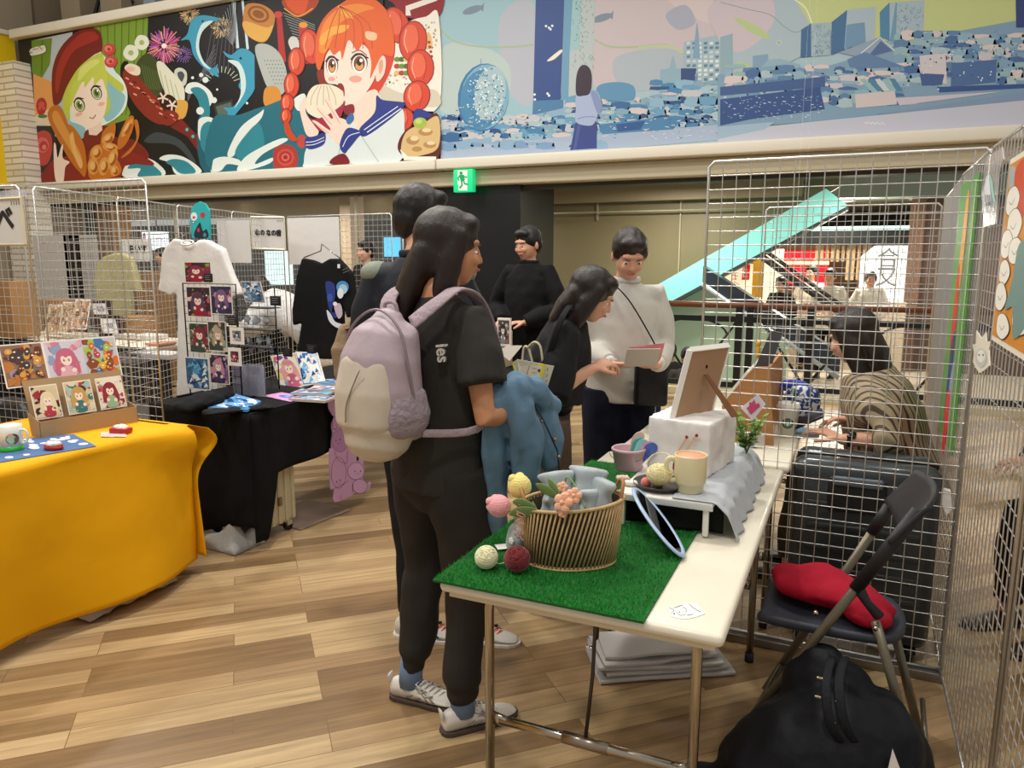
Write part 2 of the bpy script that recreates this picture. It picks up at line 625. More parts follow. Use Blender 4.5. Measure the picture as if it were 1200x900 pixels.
for py in (238, 250):
 l = AY(614, py + 1, 10.5)
 r_ = AY(880, py - 9 if py == 238 else py - 2, 10.5)
 mb.tube([(l.x, 10.45, l.z), (r_.x, 10.45, l.z)], .012, 6)
for px in (798, 700):
 p = AY(px, 240, 10.56)
 mb.box2((p.x - .008, 10.55, 1.2 if px > 750 else 2.0), (p.x + .008, 10.6, 2.66))
struct('trim_6', mb, M('pale_rail', '#b9b39c', .4))
mb = MB()
t = AY(700, 262, 10.45)
zq = AY(700, 237, 10.4).z
struct('trim_22', MB().box2((AY(600, 240, 10.4).x - 1, 10.35, zq), (AY(940, 230, 10.4).x, 10.5, 2.655)), M('beige_ceiling', '#a3967a', .55))
# escalator flights
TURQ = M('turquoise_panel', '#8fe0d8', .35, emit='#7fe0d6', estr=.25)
esc = thing('escalator', 'rising escalator flight with a pale turquoise underside, behind the black railing', 'escalator', AY(860, 300, 10.3))
l0, l1, r1, r0 = AY(735, 354, 10.1), AY(735, 381, 10.1), AY(994, 241, 10.1), AY(968, 221, 10.1)
mb = MB()
mb.prism([l1, r1, r0, l0], (0, .25, 0))
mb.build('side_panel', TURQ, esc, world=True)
mb = MB()
mb.prism([l1, r1, r1 + V((0, 0, -.045)), l1 + V((0, 0, -.045))], (0, .28, 0))
mb.build('lower_edge', M('grey_edge', '#4b5256', .4, .5), esc, world=True)
esc2 = thing('escalator', 'falling dark escalator flight with a steel handrail, under the turquoise beam', 'escalator', AY(860, 340, 10.2))
mb = MB()
a0, a1 = AY(824, 312, 9.75), AY(985, 415, 9.75)
mb.prism([a0, a1, a1 + V((0, 0, -.24)), a0 + V((0, 0, -.2))], (0, .25, 0))
mb.build('side_panel', M('dark_side', '#3c4650', .3, .5), esc2, world=True)
MB().tube([a0 + V((0, -.03, -.22)), a1 + V((0, -.03, -.28))], .03, 6).build('trim_strip', M('pale_steel', '#bfc9cc', .3, .6), esc2, world=True)
a0, a1 = AY(878, 290, 10.9), AY(1010, 385, 10.9)
mb = MB().tube([a0, a1], (.05), 6)
mb.tube([a0 + V((.12, 0, .02)), a1 + V((.12, 0, .02))], .03, 6)
mb.build('handrail', M('dark_handrail', '#3a3330', .35), esc2, world=True)
# railing at the edge of the hall floor
rl = thing('railing', 'black iron balcony railing with arcs and a brown wooden handrail', 'railing', (-1.4, 8.45, 0))
yR = 8.45
zt = AY(800, 356, yR).z
x0, x1 = AY(640, 360, yR).x, 3.0
MB().tube([(x0, yR, zt), (x1, yR, zt)], (.035), 10).build('handrail', M('brown_wood', '#6b3a1c', .35), rl, world=True)
IRON = M('black_iron', '#101312', .4)
zb = AY(800, 372, yR).z
mb = MB()
mb.box2((x0, yR - .02, zb - .03), (x1, yR + .02, zb + .03))
mb.box2((x0, yR - .02, .08), (x1, yR + .02, .14))
mb.build('rails', IRON, rl, world=True)
for px in (762, 866, 879, 950):
 x = AY(px, 380, yR).x
 MB().box2((x - .035, yR - .03, 0), (x + .035, yR + .03, zt if px != 762 else zt)).build('post', IRON, rl, world=True)
xa, xb = AY(763, 380, yR).x, AY(865, 380, yR).x
for o in (0, -(xb - xa), 1.25 * (xb - xa), 2.3 * (xb - xa)):
 mb = MB()
 cx = (xa + xb) / 2 + o
 hw = (xb - xa) / 2
 mb.tube([(cx - hw, yR, zb), (cx, yR, .12)], .014, 6)
 mb.tube([(cx + hw, yR, zb), (cx, yR, .12)], .014, 6)
 mb.tube([(cx + cos(t) * hw * .78, yR, zb - .2 + sin(t) * .2) for t in [R(k) for k in range(10, 171, 16)]], .012, 6)
 mb.build('ornament', IRON, rl, world=True)
struct('trim_7', MB().box2((-6, 8.3, 0), (6, 8.58, .07)), M('kerb_stone', '#c3b894', .5))
# glass panes between the hall and the passage
GLASS = M('clear_glass', '#f4faf8', .02, alpha=.04, spec=.5)
mb = MB().box2((-11.7, 8.3, .05), (-5.05, 8.31, 2.64))
struct('window_1', mb, GLASS)
mb = MB()
for px in (205, 418):
 p = AY(px, 240, 8.3)
 mb.box2((p.x - .015, 8.27, 0), (p.x + .015, 8.32, 2.64))
struct('trim_8', mb, M('pale_mullion', '#b3ab92', .4))
# back wall of the far passage, left part
struct('wall_far', MB().box2((-16, 18.6, -.5), (8, 18.8, 3)), M('dark_grey_wall', '#4c4a46', .7))  # one even dark grey
# ------------------------------------------------------------------ shops on the far side
DARKB = M('black_fascia', '#1b1e22', .35)
yS = 14.6
a, b = AY(828, 275, yS), AY(1068, 275, yS)
shop = thing('food_counter', 'wooden Japanese food counter with a black fascia and a red lit wall, across the atrium', 'shop', (-.5, yS, -.42))
z1, z2 = AY(1000, 269, yS).z, AY(1000, 286, yS).z
MB().box2((a.x, yS - .1, z2), (b.x, yS + .2, z1)).build('fascia', DARKB, shop, world=True)
MB().box2((a.x, yS - .14, z1 - .02), (b.x, yS + .2, z1 + .05)).build('light_strip', M('cyan_strip', '#c9f4f0', emit='#bff5ef', estr=1.5), shop, world=True)
xl, xr = AY(928, 300, yS).x, AY(965, 300, yS).x
MB().box2((a.x - .6, yS + 1.6, -.42), (b.x, yS + 1.7, z2)).build('back_wall', M('wood_back', '#8a6a4c', .6), shop, world=True)
p = AY(948, 312, yS + 1.5)
MB().box2((p.x - .55, yS + 1.5, p.z - .35), (p.x + .35, yS + 1.58, p.z + .3)).build('red_wall', M('red_lit', '#d8202c', emit='#ff2a38', estr=.9), shop, world=True)
mb = MB()
for k in range(11):
 x = AY(955 + k * 6.2, 300, yS + .1).x
 mb.box2((x, yS + .1, z2 - .62 if k > 5 else z2 - .3), (x + .05, yS + .16, z2))
mb.build('slats', M('pale_slats', '#c7a67c', .6), shop, world=True)
mb = MB()
for k in range(3):
 x = AY(905 + k * 22, 300, yS).x
 mb.box2((x, yS + .6, z2 - .36), (x + .3, yS + .62, z2 - .3))
mb.build('lit_menu', M('warm_lit', '#ffe2a0', emit='#ffd890', estr=3), shop, world=True)
za = AY(1000, 352, yS).z
MB().box2((xl - 1.2, yS - .5, -.42), (b.x, yS + .1, za), bevel=.01).build('counter', M('counter_pale', '#cdbfa8', .5), shop, world=True)
# white paper screen with the name
p, q = AY(1010, 288, yS - .15), AY(1066, 350, yS - .15)
scr = thing('shop_screen', 'tall white shop screen with thin brush characters, right end of the food counter', 'shop sign', ((p.x + q.x) / 2, yS - .15, -.42))
xc = (p.x + q.x) / 2
wd = q.x - p.x
MB().prism([(p.x, yS - .15, -.42), (q.x, yS - .15, -.42), (q.x, yS - .15, p.z), (p.x + .2, yS - .15, p.z), (p.x, yS - .15, p.z - .18)], (0, .05, 0)).build('panel', M('backlit_panel', '#eef4f4', .5, emit='#e6f2f6', estr=.75), scr, world=True)
for k, ch in enumerate('合又'):
 z = AY(1037, 304 + k * 22, yS).z
 text_mb(ch, .36, Matrix.Translation((xc + .02, yS - .16, z)) @ Matrix.Rotation(pi / 2, 4, 'X')).build('lettering', M('grey_ink', '#6b6f70', .6), scr, world=True)
p, q = AY(1066, 268, yS - .2), AY(1083, 268, yS - .2)
struct('trim_9', MB().box2((p.x, yS - .25, -.42), (q.x, yS + .2, 2.45)), M('brown_post', '#7d5f4c', .6))
struct('wall_shop_right', MB().box2((q.x, yS - .2, -.42), (8, yS, 2.45)), M('brown_wall', '#5e4a40', .6))
# little posters and lit front left of the counter
fr = thing('market_stall', 'bright shop front with a menu board and a red banner under the turquoise beam', 'shop', (AY(865, 320, 13.6).x, 13.6, -.42))
A_, B_ = AY(838, 300, 13.6), AY(908, 345, 13.6)
MB().box2((A_.x, 13.6, -.42), (B_.x + .1, 13.7, AY(860, 292, 13.6).z)).build('board', M('lit_board', '#f6e8cf', .5, emit='#ffedcf', estr=.6), fr, world=True)
mb = MB()
for k in range(7):
 x = AY(838 + k * 7, 305, 13.5).x
 mb.box2((x, 13.52, AY(860, 309, 13.5).z), (x + .09, 13.58, AY(860, 304, 13.5).z))
mb.build('menu_tags', M('brown_tag', '#6d4522', .6), fr, world=True)
x = AY(871, 320, 13.55)
MB().prism([AY(871, 310, 13.55), AY(879, 310, 13.55), AY(878, 328, 13.55), AY(869, 328, 13.55)], (0, .03, 0)).build('red_banner', M('red_cloth', '#d9272c', .6), fr, world=True)
ar = Art(lambda x, y: AY(x, y, 13.54), (0, -1, 0))
for a_ in ((872, 316, 876, 316), (872, 320, 876, 320), (871, 324, 876, 324), (872, 313, 871, 325)):
 ar.l('#f8efe8', .9, a_[:2], a_[2:], sm=False)
for a_ in ((858, 322, 865, 324), (861, 319, 862, 328), (858, 327, 864, 327), (860, 330, 867, 334)):
 ar.l('#c23b3b', .8, a_[:2], a_[2:], sm=False)
ar.mb.build('lettering', PRINT, fr, world=True)
x = AY(888, 322, 13.4)
MB().box((x.x, 13.4, x.z), (.16, .05, .75)).build('yellow_banner', M('yellow_flag', '#e6a92a', .6), fr, world=True)
# lit screens behind the left booths
for px0, py0, px1, py1, y, lbl, col, es in ((135, 258, 150, 290, 12.5, 'narrow lit screen beside the yellow wooden column, left background', '#c8f0f6', 1.6),
                                          (166, 271, 200, 294, 13.5, 'lit white sign with pink writing, left background', '#eefafc', 1.6),
                                          (309, 293, 345, 335, 12.5, 'bright lit doorway screen behind the white name sheet', '#d4f1f5', 1.1),
                                          (449, 277, 471, 302, 12.5, 'small blue lit screen left of the head of the man in navy', '#4fb4e8', 1.2)):
 a, b = AY(px0, py0, y), AY(px1, py1, y)
 t = thing('lit_screen', lbl, 'screen', ((a.x + b.x) / 2, y, b.z))
 MB().box2((a.x, y, b.z), (b.x, y + .08, a.z), bevel=.01).build('housing', M('screen_case', '#40444a', .5), t, world=True)
 MB().box2((a.x + .02, y - .01, b.z + .02), (b.x - .02, y, a.z - .02)).build('display', M('display_' + col[1:], col, .4, emit=col, estr=es), t, world=True)
 MB().tube([((a.x + b.x) / 2, y + .04, a.z - .02), ((a.x + b.x) / 2, y + .04, 2.66 if y < 12.6 else 2.45)], .02, 6).build('hanger_rod', BLACKP, t, world=True)
 if py0 == 271:
  ar = Art(lambda x, y_: AY(x, y_, 13.48), (0, -1, 0))
  for k in range(6): ar.e('#e26aa8', 180 + k * 3.2, 279 + (k % 2), .9, .8)
  for k in range(6): ar.e('#e58ab8', 180 + k * 3.2, 283, .9, .8)
  ar.p('#d0308a', (168, 273), (170, 273), (170, 281), (168, 281))
  ar.mb.build('lettering', PRINT, t, world=True)
# piers of the passage seen through the left panels
for i, (px0, px1, pyt, y, nm, c) in enumerate(((40, 60, 222, 9.4, 'beige_stone', '#a8957a'), (62, 84, 225, 9.2, 'beige_stone', ''), (112, 134, 228, 9.6, 'ochre_wood', '#c08a34'), (400, 412, 268, 11, 'beige_stone', ''))):
 a, b = AY(px0, 300, y), AY(px1, 300, y)
 struct('trim_1%d' % i, MB().box2((a.x, y, 0 if y < 8.5 else -1.3), (b.x, y + .4, 2.64)), M(nm, c or '#a8957a', .6, var=.12))
a, b = AY(84, 300, 9.5), AY(110, 300, 9.5)
struct('wall_dark', MB().box2((a.x, 9.5, -1.3), (b.x, 9.9, 2.64)), M('black_bay', '#0f0f10', .5))
a, b = AY(150, 300, 15), AY(330, 300, 15)
struct('wall_dark_shop', MB().box2((a.x, 15, -.5), (b.x + 4, 15.3, 2.3)), M('dark_shop', '#20252a', .5))
# exit sign
p = AY(542.5, 211, 7.9)
ex = thing('exit_sign', 'green lit exit sign with a white running figure at the top of the black column', 'exit sign', (p.x, 7.95, p.z - .14))
a, b = AY(531, 199, 7.9), AY(554, 224.5, 7.9)
MB().box2((a.x, 7.9, b.z), (b.x, 7.98, a.z), bevel=.008).build('housing', M('exit_green', '#16b070', .4, emit='#12c078', estr=.9), ex, world=True)
MB().tube([(p.x, 7.96, a.z - .1), (p.x, 8.16, a.z - .1)], .015, 6).build('mounting_bracket', BLACKP, ex, world=True)
ar = Art(lambda x, y: AY(531 + (x - 715) * 23 / 110, 198.5 + y * 26 / 118, 7.898), (0, -1, 0))
WH = '#f2fff6'
ar.p(WH, (740, 5), (795, 5), (795, 112), (745, 112), (745, 85), (740, 80))
G = '#0fae6c'
ar.e(G, 760, 20, 9)
ar.p(G, (748, 30), (772, 28), (782, 55), (762, 68), (754, 50))
ar.l(G, 7, (752, 34), (742, 48), (750, 60), sm=False)
ar.l(G, 7, (772, 32), (786, 44), (794, 38), sm=False)
ar.l(G, 8, (774, 58), (780, 76), (800, 80), sm=False)
ar.l(G, 8, (762, 62), (766, 84), (752, 100), sm=False)
ar.mb.build('running_figure', M('exit_figure', '#ffffff', emit='#ffffff', estr=0), ex, world=True).data.materials[0] = attr_mat('sign_ink')
# ================================================================== THE BIG BANNERS
YB = 8.0
def banner(name, label, corners, y=YB, rail='#ece6d8'):
 c = [AY(px, py, y) for px, py in corners]
 t = thing(name, label, 'banner', ((c[0].x + c[1].x) / 2, y, c[3].z))
 return t, c
# ---- left banner: two girls, food, dolphins and waves on black
ban, c = banner('illustrated_banner', 'wide banner of a blonde girl in a red beret and an orange-haired girl eating', [(33, 45), (515, -40), (515, 187), (38, 216)])
zt, zb_ = c[0].z, (c[2].z + c[3].z) / 2
MB().box2((c[3].x, YB, zb_), (c[2].x, YB + .03, zt)).build('sheet', M('banner_black', '#17161a', .6), ban, world=True)
def Q1(x, y): return AY(x / 4, y / 4, YB)
def Q2(x, y): return AY(250 + x / 4, y / 4, YB)
ar = Art(Q1, (0, -1, 0), .00008)
# green stalks, orange panel and sky at the left
ar.p('#b9c6cf', (152, 190), (340, 150), (330, 640), (168, 640))
ar.p('#6f9130', (148, 190), (245, 178), (235, 300), (190, 380), (150, 340))
ar.p('#7c9c36', (440, 125), (695, 78), (690, 230), (600, 560), (470, 600))
for k in range(7): ar.l('#56791f', 5, (470 + k * 34, 120 - k * 7), (478 + k * 30, 300), (500 + k * 18, 540))
ar.l('#54741f', 6, (200, 190), (195, 350))
ar.p('#eaa35a', (155, 345), (245, 385), (262, 560), (165, 560))
ar.p('#e8d6b8', (165, 545), (250, 500), (250, 590), (170, 585))
ar.p('#2b2a2a', (165, 590), (250, 590), (300, 860), (180, 860))
ar.b('#b3312c', (170, 500), (180, 465), (205, 460), (220, 490), (210, 530), (185, 540))
for a_ in ((195, 490, 14), (186, 508, 8), (206, 508, 7)): ar.e('#d9584a', *a_)
ar.b('#c2473f', (168, 640), (200, 612), (238, 630), (245, 700), (225, 765), (185, 775), (168, 730))
for a_ in ((200, 680, 30, 36), (205, 685, 20, 24), (208, 690, 10, 12)): ar.e(('#dd6c62', '#b93c38', '#e58478')[(30, 20, 10).index(a_[2])], *a_)
ar.e('#5b7a33', 200, 545, 22, 9)
# night sky with fireworks
rnd = random.Random(3)
ar.p('#141419', (695, 78), (1200, -60), (1200, 700), (640, 700), (610, 480), (690, 230))
fw = []
for cx, cy, rr, cols, nn in ((770, 215, 88, ('#e8588c', '#f58ab0', '#c86ad0', '#ffb0a0'), 64), (890, 70, 48, ('#e8c890', '#b89a70'), 34), (1040, 130, 55, ('#f0dca0', '#c8a060'), 34), (860, 255, 46, ('#8a62b0',), 20)):
 for k in range(nn):
  t = 2 * pi * k / nn + rnd.random() * .1
  r1, r2 = rr * rnd.uniform(.12, .4), rr * rnd.uniform(.7, 1.05)
  fw.append((ar.l, rnd.choice(cols), 3.2, (cx + cos(t) * r1, cy + sin(t) * r1), (cx + cos(t) * r2, cy + sin(t) * r2)))
ar.many(fw)
ar.e('#fff0ea', 770, 215, 12)
ar.many([(ar.l, '#4d4e56', 4, (960 + k * 22, 330), (1010 + k * 14, 60 + k * 12)) for k in range(8)])
ar.many([(ar.l, '#60626b', 4, (880, 420 + k * 9), (1010, 330 - k * 20)) for k in range(7)])
ar.p('#cfe6f0', (1090, 0), (1102, -4), (1122, 225), (1108, 228))
ar.p('#cfe6f0', (1132, 0), (1142, -4), (1168, 230), (1156, 232))
# buildings
ar.p('#2d3436', (1000, 490), (1090, 465), (1112, 600), (1030, 610))
ar.p('#5c6c60', (1012, 500), (1084, 478), (1100, 590), (1040, 600))
ar.b('#cfd4c8', (820, 330), (848, 318), (876, 340), (872, 395), (840, 405), (820, 380))
ar.b('#4a5358', (832, 345), (852, 335), (866, 355), (850, 385))
ar.many([(ar.l, '#b9c2b0', 4, (1040 + 60 * cos(t), 400 + 60 * sin(t)), (1040 + 90 * cos(t), 400 + 90 * sin(t))) for t in [R(k) for k in range(200, 350, 14)]])
# leaves, corn, meat dish
ar.b('#3f4a26', (640, 300), (690, 250), (740, 290), (765, 380), (750, 450), (690, 440), (650, 380))
ar.many([(ar.l, '#566636', 5, (665 + k * 12, 300 + k * 6), (690 + k * 10, 420)) for k in range(7)])
ar.b('#e4e4cd', (735, 300), (760, 290), (800, 330), (860, 400), (860, 490), (800, 470), (760, 400))
ar.many([(ar.l, '#a7a87a', 3, (750 + k * 24, 330 + k * 22), (775 + k * 22, 440 + k * 8)) for k in range(4)])
ar.b('#dfa94e', (830, 470), (880, 480), (870, 545), (835, 560), (822, 520))
ar.b('#101112', (565, 330), (600, 290), (640, 420), (760, 590), (840, 560), (800, 640), (690, 640), (600, 500))
ar.b('#8b2d22', (575, 350), (620, 325), (700, 420), (790, 500), (840, 545), (790, 590), (700, 560), (620, 470))
ar.many([(ar.l, rnd.choice(('#c7604a', '#e8a58c', '#5a1712')), 7, (x, y), (x + 16, y + 9)) for x, y in [(600 + k * 9.5 + rnd.uniform(-12, 12), 385 + k * 8.2 + rnd.uniform(-22, 22)) for k in range(22)]])
ar.b('#efe0c6', (585, 320), (610, 298), (655, 315), (655, 350), (620, 350))
ar.e('#f0bfae', 612, 325, 22, 12)
ar.e('#2c1512', 790, 480, 44, 36, 30)
for cx, cy in ((766, 458), (808, 492)):
 for k in range(5): ar.l('#f2d8c8', 8, (cx, cy), (cx + 26 * cos(k * 1.257 + .4), cy + 26 * sin(k * 1.257 + .4)))
for cx, cy, q in ((615, 248, 36), (666, 200, 34)):
 ar.b('#e9edd8', (cx - q, cy), (cx - q * .4, cy - q), (cx + q * .7, cy - q * .8), (cx + q, cy + q * .2), (cx + q * .3, cy + q), (cx - q * .6, cy + q * .8))
 ar.e('#a9bc6a', cx, cy, q * .35)
# ship
ar.b('#15181b', (670, 640), (700, 595), (790, 590), (960, 690), (1000, 810), (700, 815), (690, 720))
ar.b('#3c454a', (680, 655), (740, 620), (850, 660), (915, 750), (905, 760), (820, 680), (700, 670))
ar.p('#7d2320', (800, 595), (850, 555), (960, 670), (945, 730), (880, 640))
for a_ in ((878, 608), (906, 640), (934, 668)):
 ar.e('#1f4c50', a_[0], a_[1], 11, 12)
 ar.e('#6fb7b5', a_[0], a_[1], 7, 8)
# waves
WV, WF = '#2f8a99', '#e6efea'
ar.b('#1f5f70', (930, 560), (1000, 560), (1060, 640), (1200, 560), (1200, 810), (960, 810))
ar.b(WF, (868, 425), (885, 392), (930, 388), (985, 425), (1000, 470), (960, 520), (930, 440), (890, 440))
ar.b(WV, (895, 420), (935, 410), (975, 450), (985, 540), (950, 560), (930, 470))
ar.b(WF, (930, 590), (940, 555), (990, 550), (1030, 590), (1045, 660), (1100, 590), (1120, 600), (1060, 690), (1010, 720), (940, 660))
ar.b(WV, (945, 600), (985, 570), (1025, 620), (1035, 700), (990, 740), (945, 690))
ar.b(WF, (568, 790), (600, 745), (670, 735), (740, 765), (772, 822), (600, 835))
ar.b(WV, (600, 790), (640, 755), (705, 765), (760, 822), (650, 828), (660, 790))
ar.b(WF, (748, 745), (790, 725), (860, 735), (930, 780), (940, 812), (830, 818), (800, 765))
ar.b(WV, (780, 760), (820, 745), (880, 760), (920, 808), (850, 814), (810, 780))
ar.b(WF, (990, 805), (1000, 750), (1050, 735), (1120, 745), (1130, 775), (1060, 770), (1020, 805))
ar.b(WF, (1075, 725), (1110, 620), (1200, 540), (1200, 570), (1130, 650), (1100, 725))
ar.b(WV, (1100, 720), (1130, 650), (1200, 580), (1200, 690), (1150, 740))
ar.b(WF, (1120, 800), (1150, 745), (1200, 700), (1200, 730), (1160, 800))
ar.many([(ar.e, WF, x, y, q) for x, y, q in ((905, 365, 7), (1001, 723, 8), (1160, 484, 6), (1020, 420, 5), (965, 375, 14), (945, 352, 10), (1005, 470, 14), (940, 520, 18), (1150, 700, 10))])
# dolphins
DB, DL = '#3c9fc0', '#d4ebec'
ar.b(DB, (850, 190), (880, 160), (900, 95), (950, 72), (1025, 85), (1020, 98), (960, 120), (930, 200), (950, 280), (1000, 320), (1022, 300), (1020, 330), (1025, 362), (960, 320), (910, 260), (890, 190))
ar.b(DL, (945, 118), (1000, 100), (950, 150), (935, 220), (955, 285), (990, 325), (950, 300), (920, 220))
ar.e('#10242c', 952, 100, 5)
ar.b(DB, (1048, 240), (1085, 258), (1130, 228), (1180, 245), (1240, 320), (1253, 352), (1215, 345), (1190, 430), (1120, 520), (1060, 590), (1048, 580), (1070, 530), (1050, 505), (1095, 500), (1135, 440), (1120, 400), (1145, 350), (1120, 290), (1070, 270))
ar.b(DL, (1070, 285), (1120, 290), (1150, 350), (1150, 430), (1100, 510), (1130, 440), (1120, 330))
ar.e('#10242c', 1130, 274, 6)
# blonde girl
ar.b('#f2f6e8', (455, 240), (510, 310), (575, 370), (600, 450), (575, 530), (480, 590), (440, 560))
ar.b('#dff0ee', (330, 320), (460, 240), (570, 380), (598, 455), (560, 540), (460, 590), (380, 640), (330, 560), (300, 480))
ar.b('#8fc4cd', (490, 360), (560, 420), (590, 460), (560, 530), (500, 570), (480, 480))
ar.b('#c3cf4e', (330, 350), (400, 290), (480, 250), (500, 330), (580, 400), (565, 430), (500, 380), (520, 500), (470, 560), (500, 430), (450, 380), (340, 480), (330, 560), (300, 520), (300, 420))
ar.b('#8fc4cd', (335, 575), (400, 600), (390, 650), (345, 630))
ar.b('#7a2322', (395, 640), (420, 605), (500, 590), (540, 640), (640, 660), (700, 740), (560, 780), (400, 760))
ar.p('#f2d8c8', (415, 590), (478, 570), (482, 610), (455, 635), (420, 632))
ar.b('#fbe6d6', (335, 480), (345, 420), (420, 370), (480, 360), (502, 420), (500, 500), (480, 560), (430, 600), (390, 590), (350, 555))
ar.b('#cbd65a', (330, 430), (360, 370), (430, 300), (480, 270), (505, 370), (500, 420), (480, 370), (445, 400), (440, 360), (400, 410), (395, 370), (350, 460), (335, 500))
ar.b('#dfe57e', (380, 320), (440, 280), (470, 290), (420, 330), (370, 380))
for cx, cy in ((375, 492), (455, 435)):
 ar.e('#2c2418', cx, cy, 25, 34, -20)
 ar.e('#f6f6ee', cx, cy + 2, 20, 29, -20)
 ar.e('#8fa84c', cx, cy + 3, 16, 24, -20)
 ar.e('#3c5522', cx, cy + 1, 9, 14, -20)
 ar.e('#ffffff', cx + 5, cy - 9, 4, 6)
 ar.l('#2c2418', 5, (cx - 27, cy - 10), (cx - 10, cy - 33), (cx + 20, cy - 28))
ar.e('#f2b8a4', 372, 536, 18, 9, -20)
ar.e('#f2b8a4', 478, 488, 16, 9, -20)
ar.l('#9c3a34', 4, (422, 550), (438, 556), (452, 538))
ar.b('#7a2420', (250, 470), (248, 330), (290, 220), (370, 145), (440, 132), (475, 160), (478, 235), (440, 260), (370, 320), (320, 400), (290, 470), (265, 492))
ar.b('#a5302a', (262, 420), (270, 320), (310, 230), (380, 160), (440, 150), (466, 180), (430, 200), (350, 240), (300, 330), (275, 430))
for cx, cy in ((514, 232), (522, 290)):
 ar.e('#cf4a44', cx, cy, 30, 28)
 ar.e('#e88078', cx - 4, cy - 3, 18, 15)
 ar.e('#b33430', cx, cy, 8)
# dress, bread, hand
ar.b('#8a2522', (182, 862), (210, 800), (270, 740), (400, 730), (560, 700), (690, 742), (720, 775), (600, 770), (570, 835), (560, 850), (330, 855))
BR = ('#c4712a', '#dd9a4c', '#e8b772', '#a85a22')
for a_ in (((230, 560), (240, 505), (285, 500), (330, 600), (400, 720), (405, 815), (360, 790), (300, 700)),
           ((310, 690), (300, 620), (330, 585), (380, 640), (405, 720), (400, 830), (350, 760)),
           ((555, 700), (560, 640), (600, 555), (630, 548), (625, 610), (590, 680)),
           ((570, 740), (640, 660), (632, 570), (650, 570), (655, 640), (620, 710)),
           ((475, 700), (485, 620), (540, 575), (540, 640), (500, 700)),
           ((420, 760), (430, 700), (480, 680), (560, 760), (560, 820), (430, 840))):
 ar.b(BR[0], *a_)
ar.b(BR[1], (250, 560), (270, 520), (320, 610), (380, 720), (385, 780), (330, 700))
ar.b(BR[2], (330, 650), (345, 620), (360, 700), (390, 760), (380, 790), (350, 730))
for cx, cy, rx, ry, ro in ((510, 650, 34, 22, -40), (520, 690, 36, 20, 10), (455, 715, 26, 34, 20), (530, 745, 22, 50, 20), (440, 780, 26, 40, 0), (490, 780, 24, 44, 10), (600, 600, 14, 50, 30), (540, 800, 20, 26, 0)):
 ar.e(BR[1], cx, cy, rx, ry, ro)
 ar.e(BR[3], cx + 5, cy + 5, rx * .6, ry * .6, ro)
 ar.e(BR[2], cx - 3, cy - 3, rx * .5, ry * .5, ro)
ar.b('#f7e2d4', (258, 800), (256, 680), (266, 680), (274, 740), (290, 690), (300, 680), (298, 740), (330, 760), (310, 785), (300, 855), (270, 855))
# small tag with the area name
ar.b('#f2efe2', (146, 232), (200, 214), (216, 220), (214, 246), (158, 262), (146, 256))
mbT = text_mb('エーペ', .11, Matrix.Translation(Q1(182, 238) + V((0, -.06, 0))) @ Matrix.Rotation(R(-5), 4, 'Y') @ Matrix.Rotation(pi / 2, 4, 'X'), col='#2a2a22')
# ---- second half of the banner
ar.mp = Q2
ar.p('#141419', (195, 20), (800, -140), (800, 800), (200, 805))
fans = []
for k in range(10): fans.append((ar.l, '#8d9093', 3, (105, 225), (20 + k * 10, 120 - k * 16)))
for k in range(10): fans.append((ar.l, '#9a9c9c', 3, (330 + k * 6, 60 + k * 14), (480, 120 + k * 10)))
ar.many(fans)
ar.b('#b2431f', (325, 5), (400, -30), (495, -20), (480, 40), (410, 82), (360, 60))
ar.b('#e0562a', (340, 0), (400, -30), (450, -25), (430, 60), (380, 60))
ar.l('#f3b04a', 5, (335, 40), (400, 78), (470, 40))
ar.p('#c8302a', (405, 110), (440, 105), (452, 300), (410, 300))
ar.e('#e8a23a', 425, 118, 20, 14)
ar.p('#b92c28', (300, 80), (325, 85), (345, 290), (312, 296))
ar.e('#d2403a', 308, 70, 20, 16)
ar.b('#c98238', (145, 60), (165, 20), (230, 22), (285, 60), (290, 110), (255, 190), (210, 196), (150, 150))
ar.b('#e6b052', (148, 100), (250, 130), (285, 120), (255, 188), (205, 192), (152, 150))
ar.e('#8f5420', 215, 68, 52, 38, 20)
ar.e('#c98238', 215, 68, 40, 28, 20)
ar.e('#8f5420', 215, 68, 28, 18, 20)
ar.b('#b7bdb8', (200, 220), (260, 210), (320, 260), (350, 360), (330, 440), (270, 430), (225, 330))
ar.many([(ar.e, '#6d787a', 245 + k * 14 + j * 8, 285 + j * 18, 3) for k in range(6) for j in range(7)])
ar.b('#d8943c', (238, 455), (250, 412), (295, 406), (320, 440), (316, 495), (280, 512), (245, 495))
ar.b('#e2b26a', (232, 590), (245, 530), (310, 508), (330, 540), (330, 600), (290, 620))
ar.b('#ecdcb8', (228, 600), (285, 615), (335, 590), (342, 660), (290, 680), (250, 650))
ar.e('#8fae4c', 268, 540, 12, 14)
ar.b('#d8d8d2', (355, 200), (372, 172), (400, 185), (405, 225), (380, 250))
# waves
ar.b('#246f80', (0, 560), (120, 540), (240, 500), (420, 470), (440, 780), (0, 805))
ar.b(WF, (70, 720), (130, 600), (220, 530), (240, 515), (225, 560), (150, 640), (100, 730))
ar.b(WV, (105, 720), (150, 640), (220, 580), (240, 700), (160, 760))
ar.b(WF, (115, 800), (150, 740), (230, 690), (320, 650), (350, 660), (240, 720), (200, 770), (280, 740), (270, 765), (180, 795))
ar.b(WF, (0, 770), (10, 745), (60, 735), (125, 750), (130, 775), (70, 770), (40, 800), (0, 805))
ar.b(WF, (380, 470), (430, 440), (440, 500), (400, 520))
ar.b('#b03a34', (285, 760), (290, 700), (330, 678), (380, 690), (400, 735), (385, 790), (300, 795))
for q, cc in ((42, '#cc4e45'), (30, '#a8322e'), (20, '#d8655a'), (10, '#9c2c2a')): ar.e(cc, 342, 738, q, q * .95)
ar.e('#c24a44', 418, 664, 22, 32)
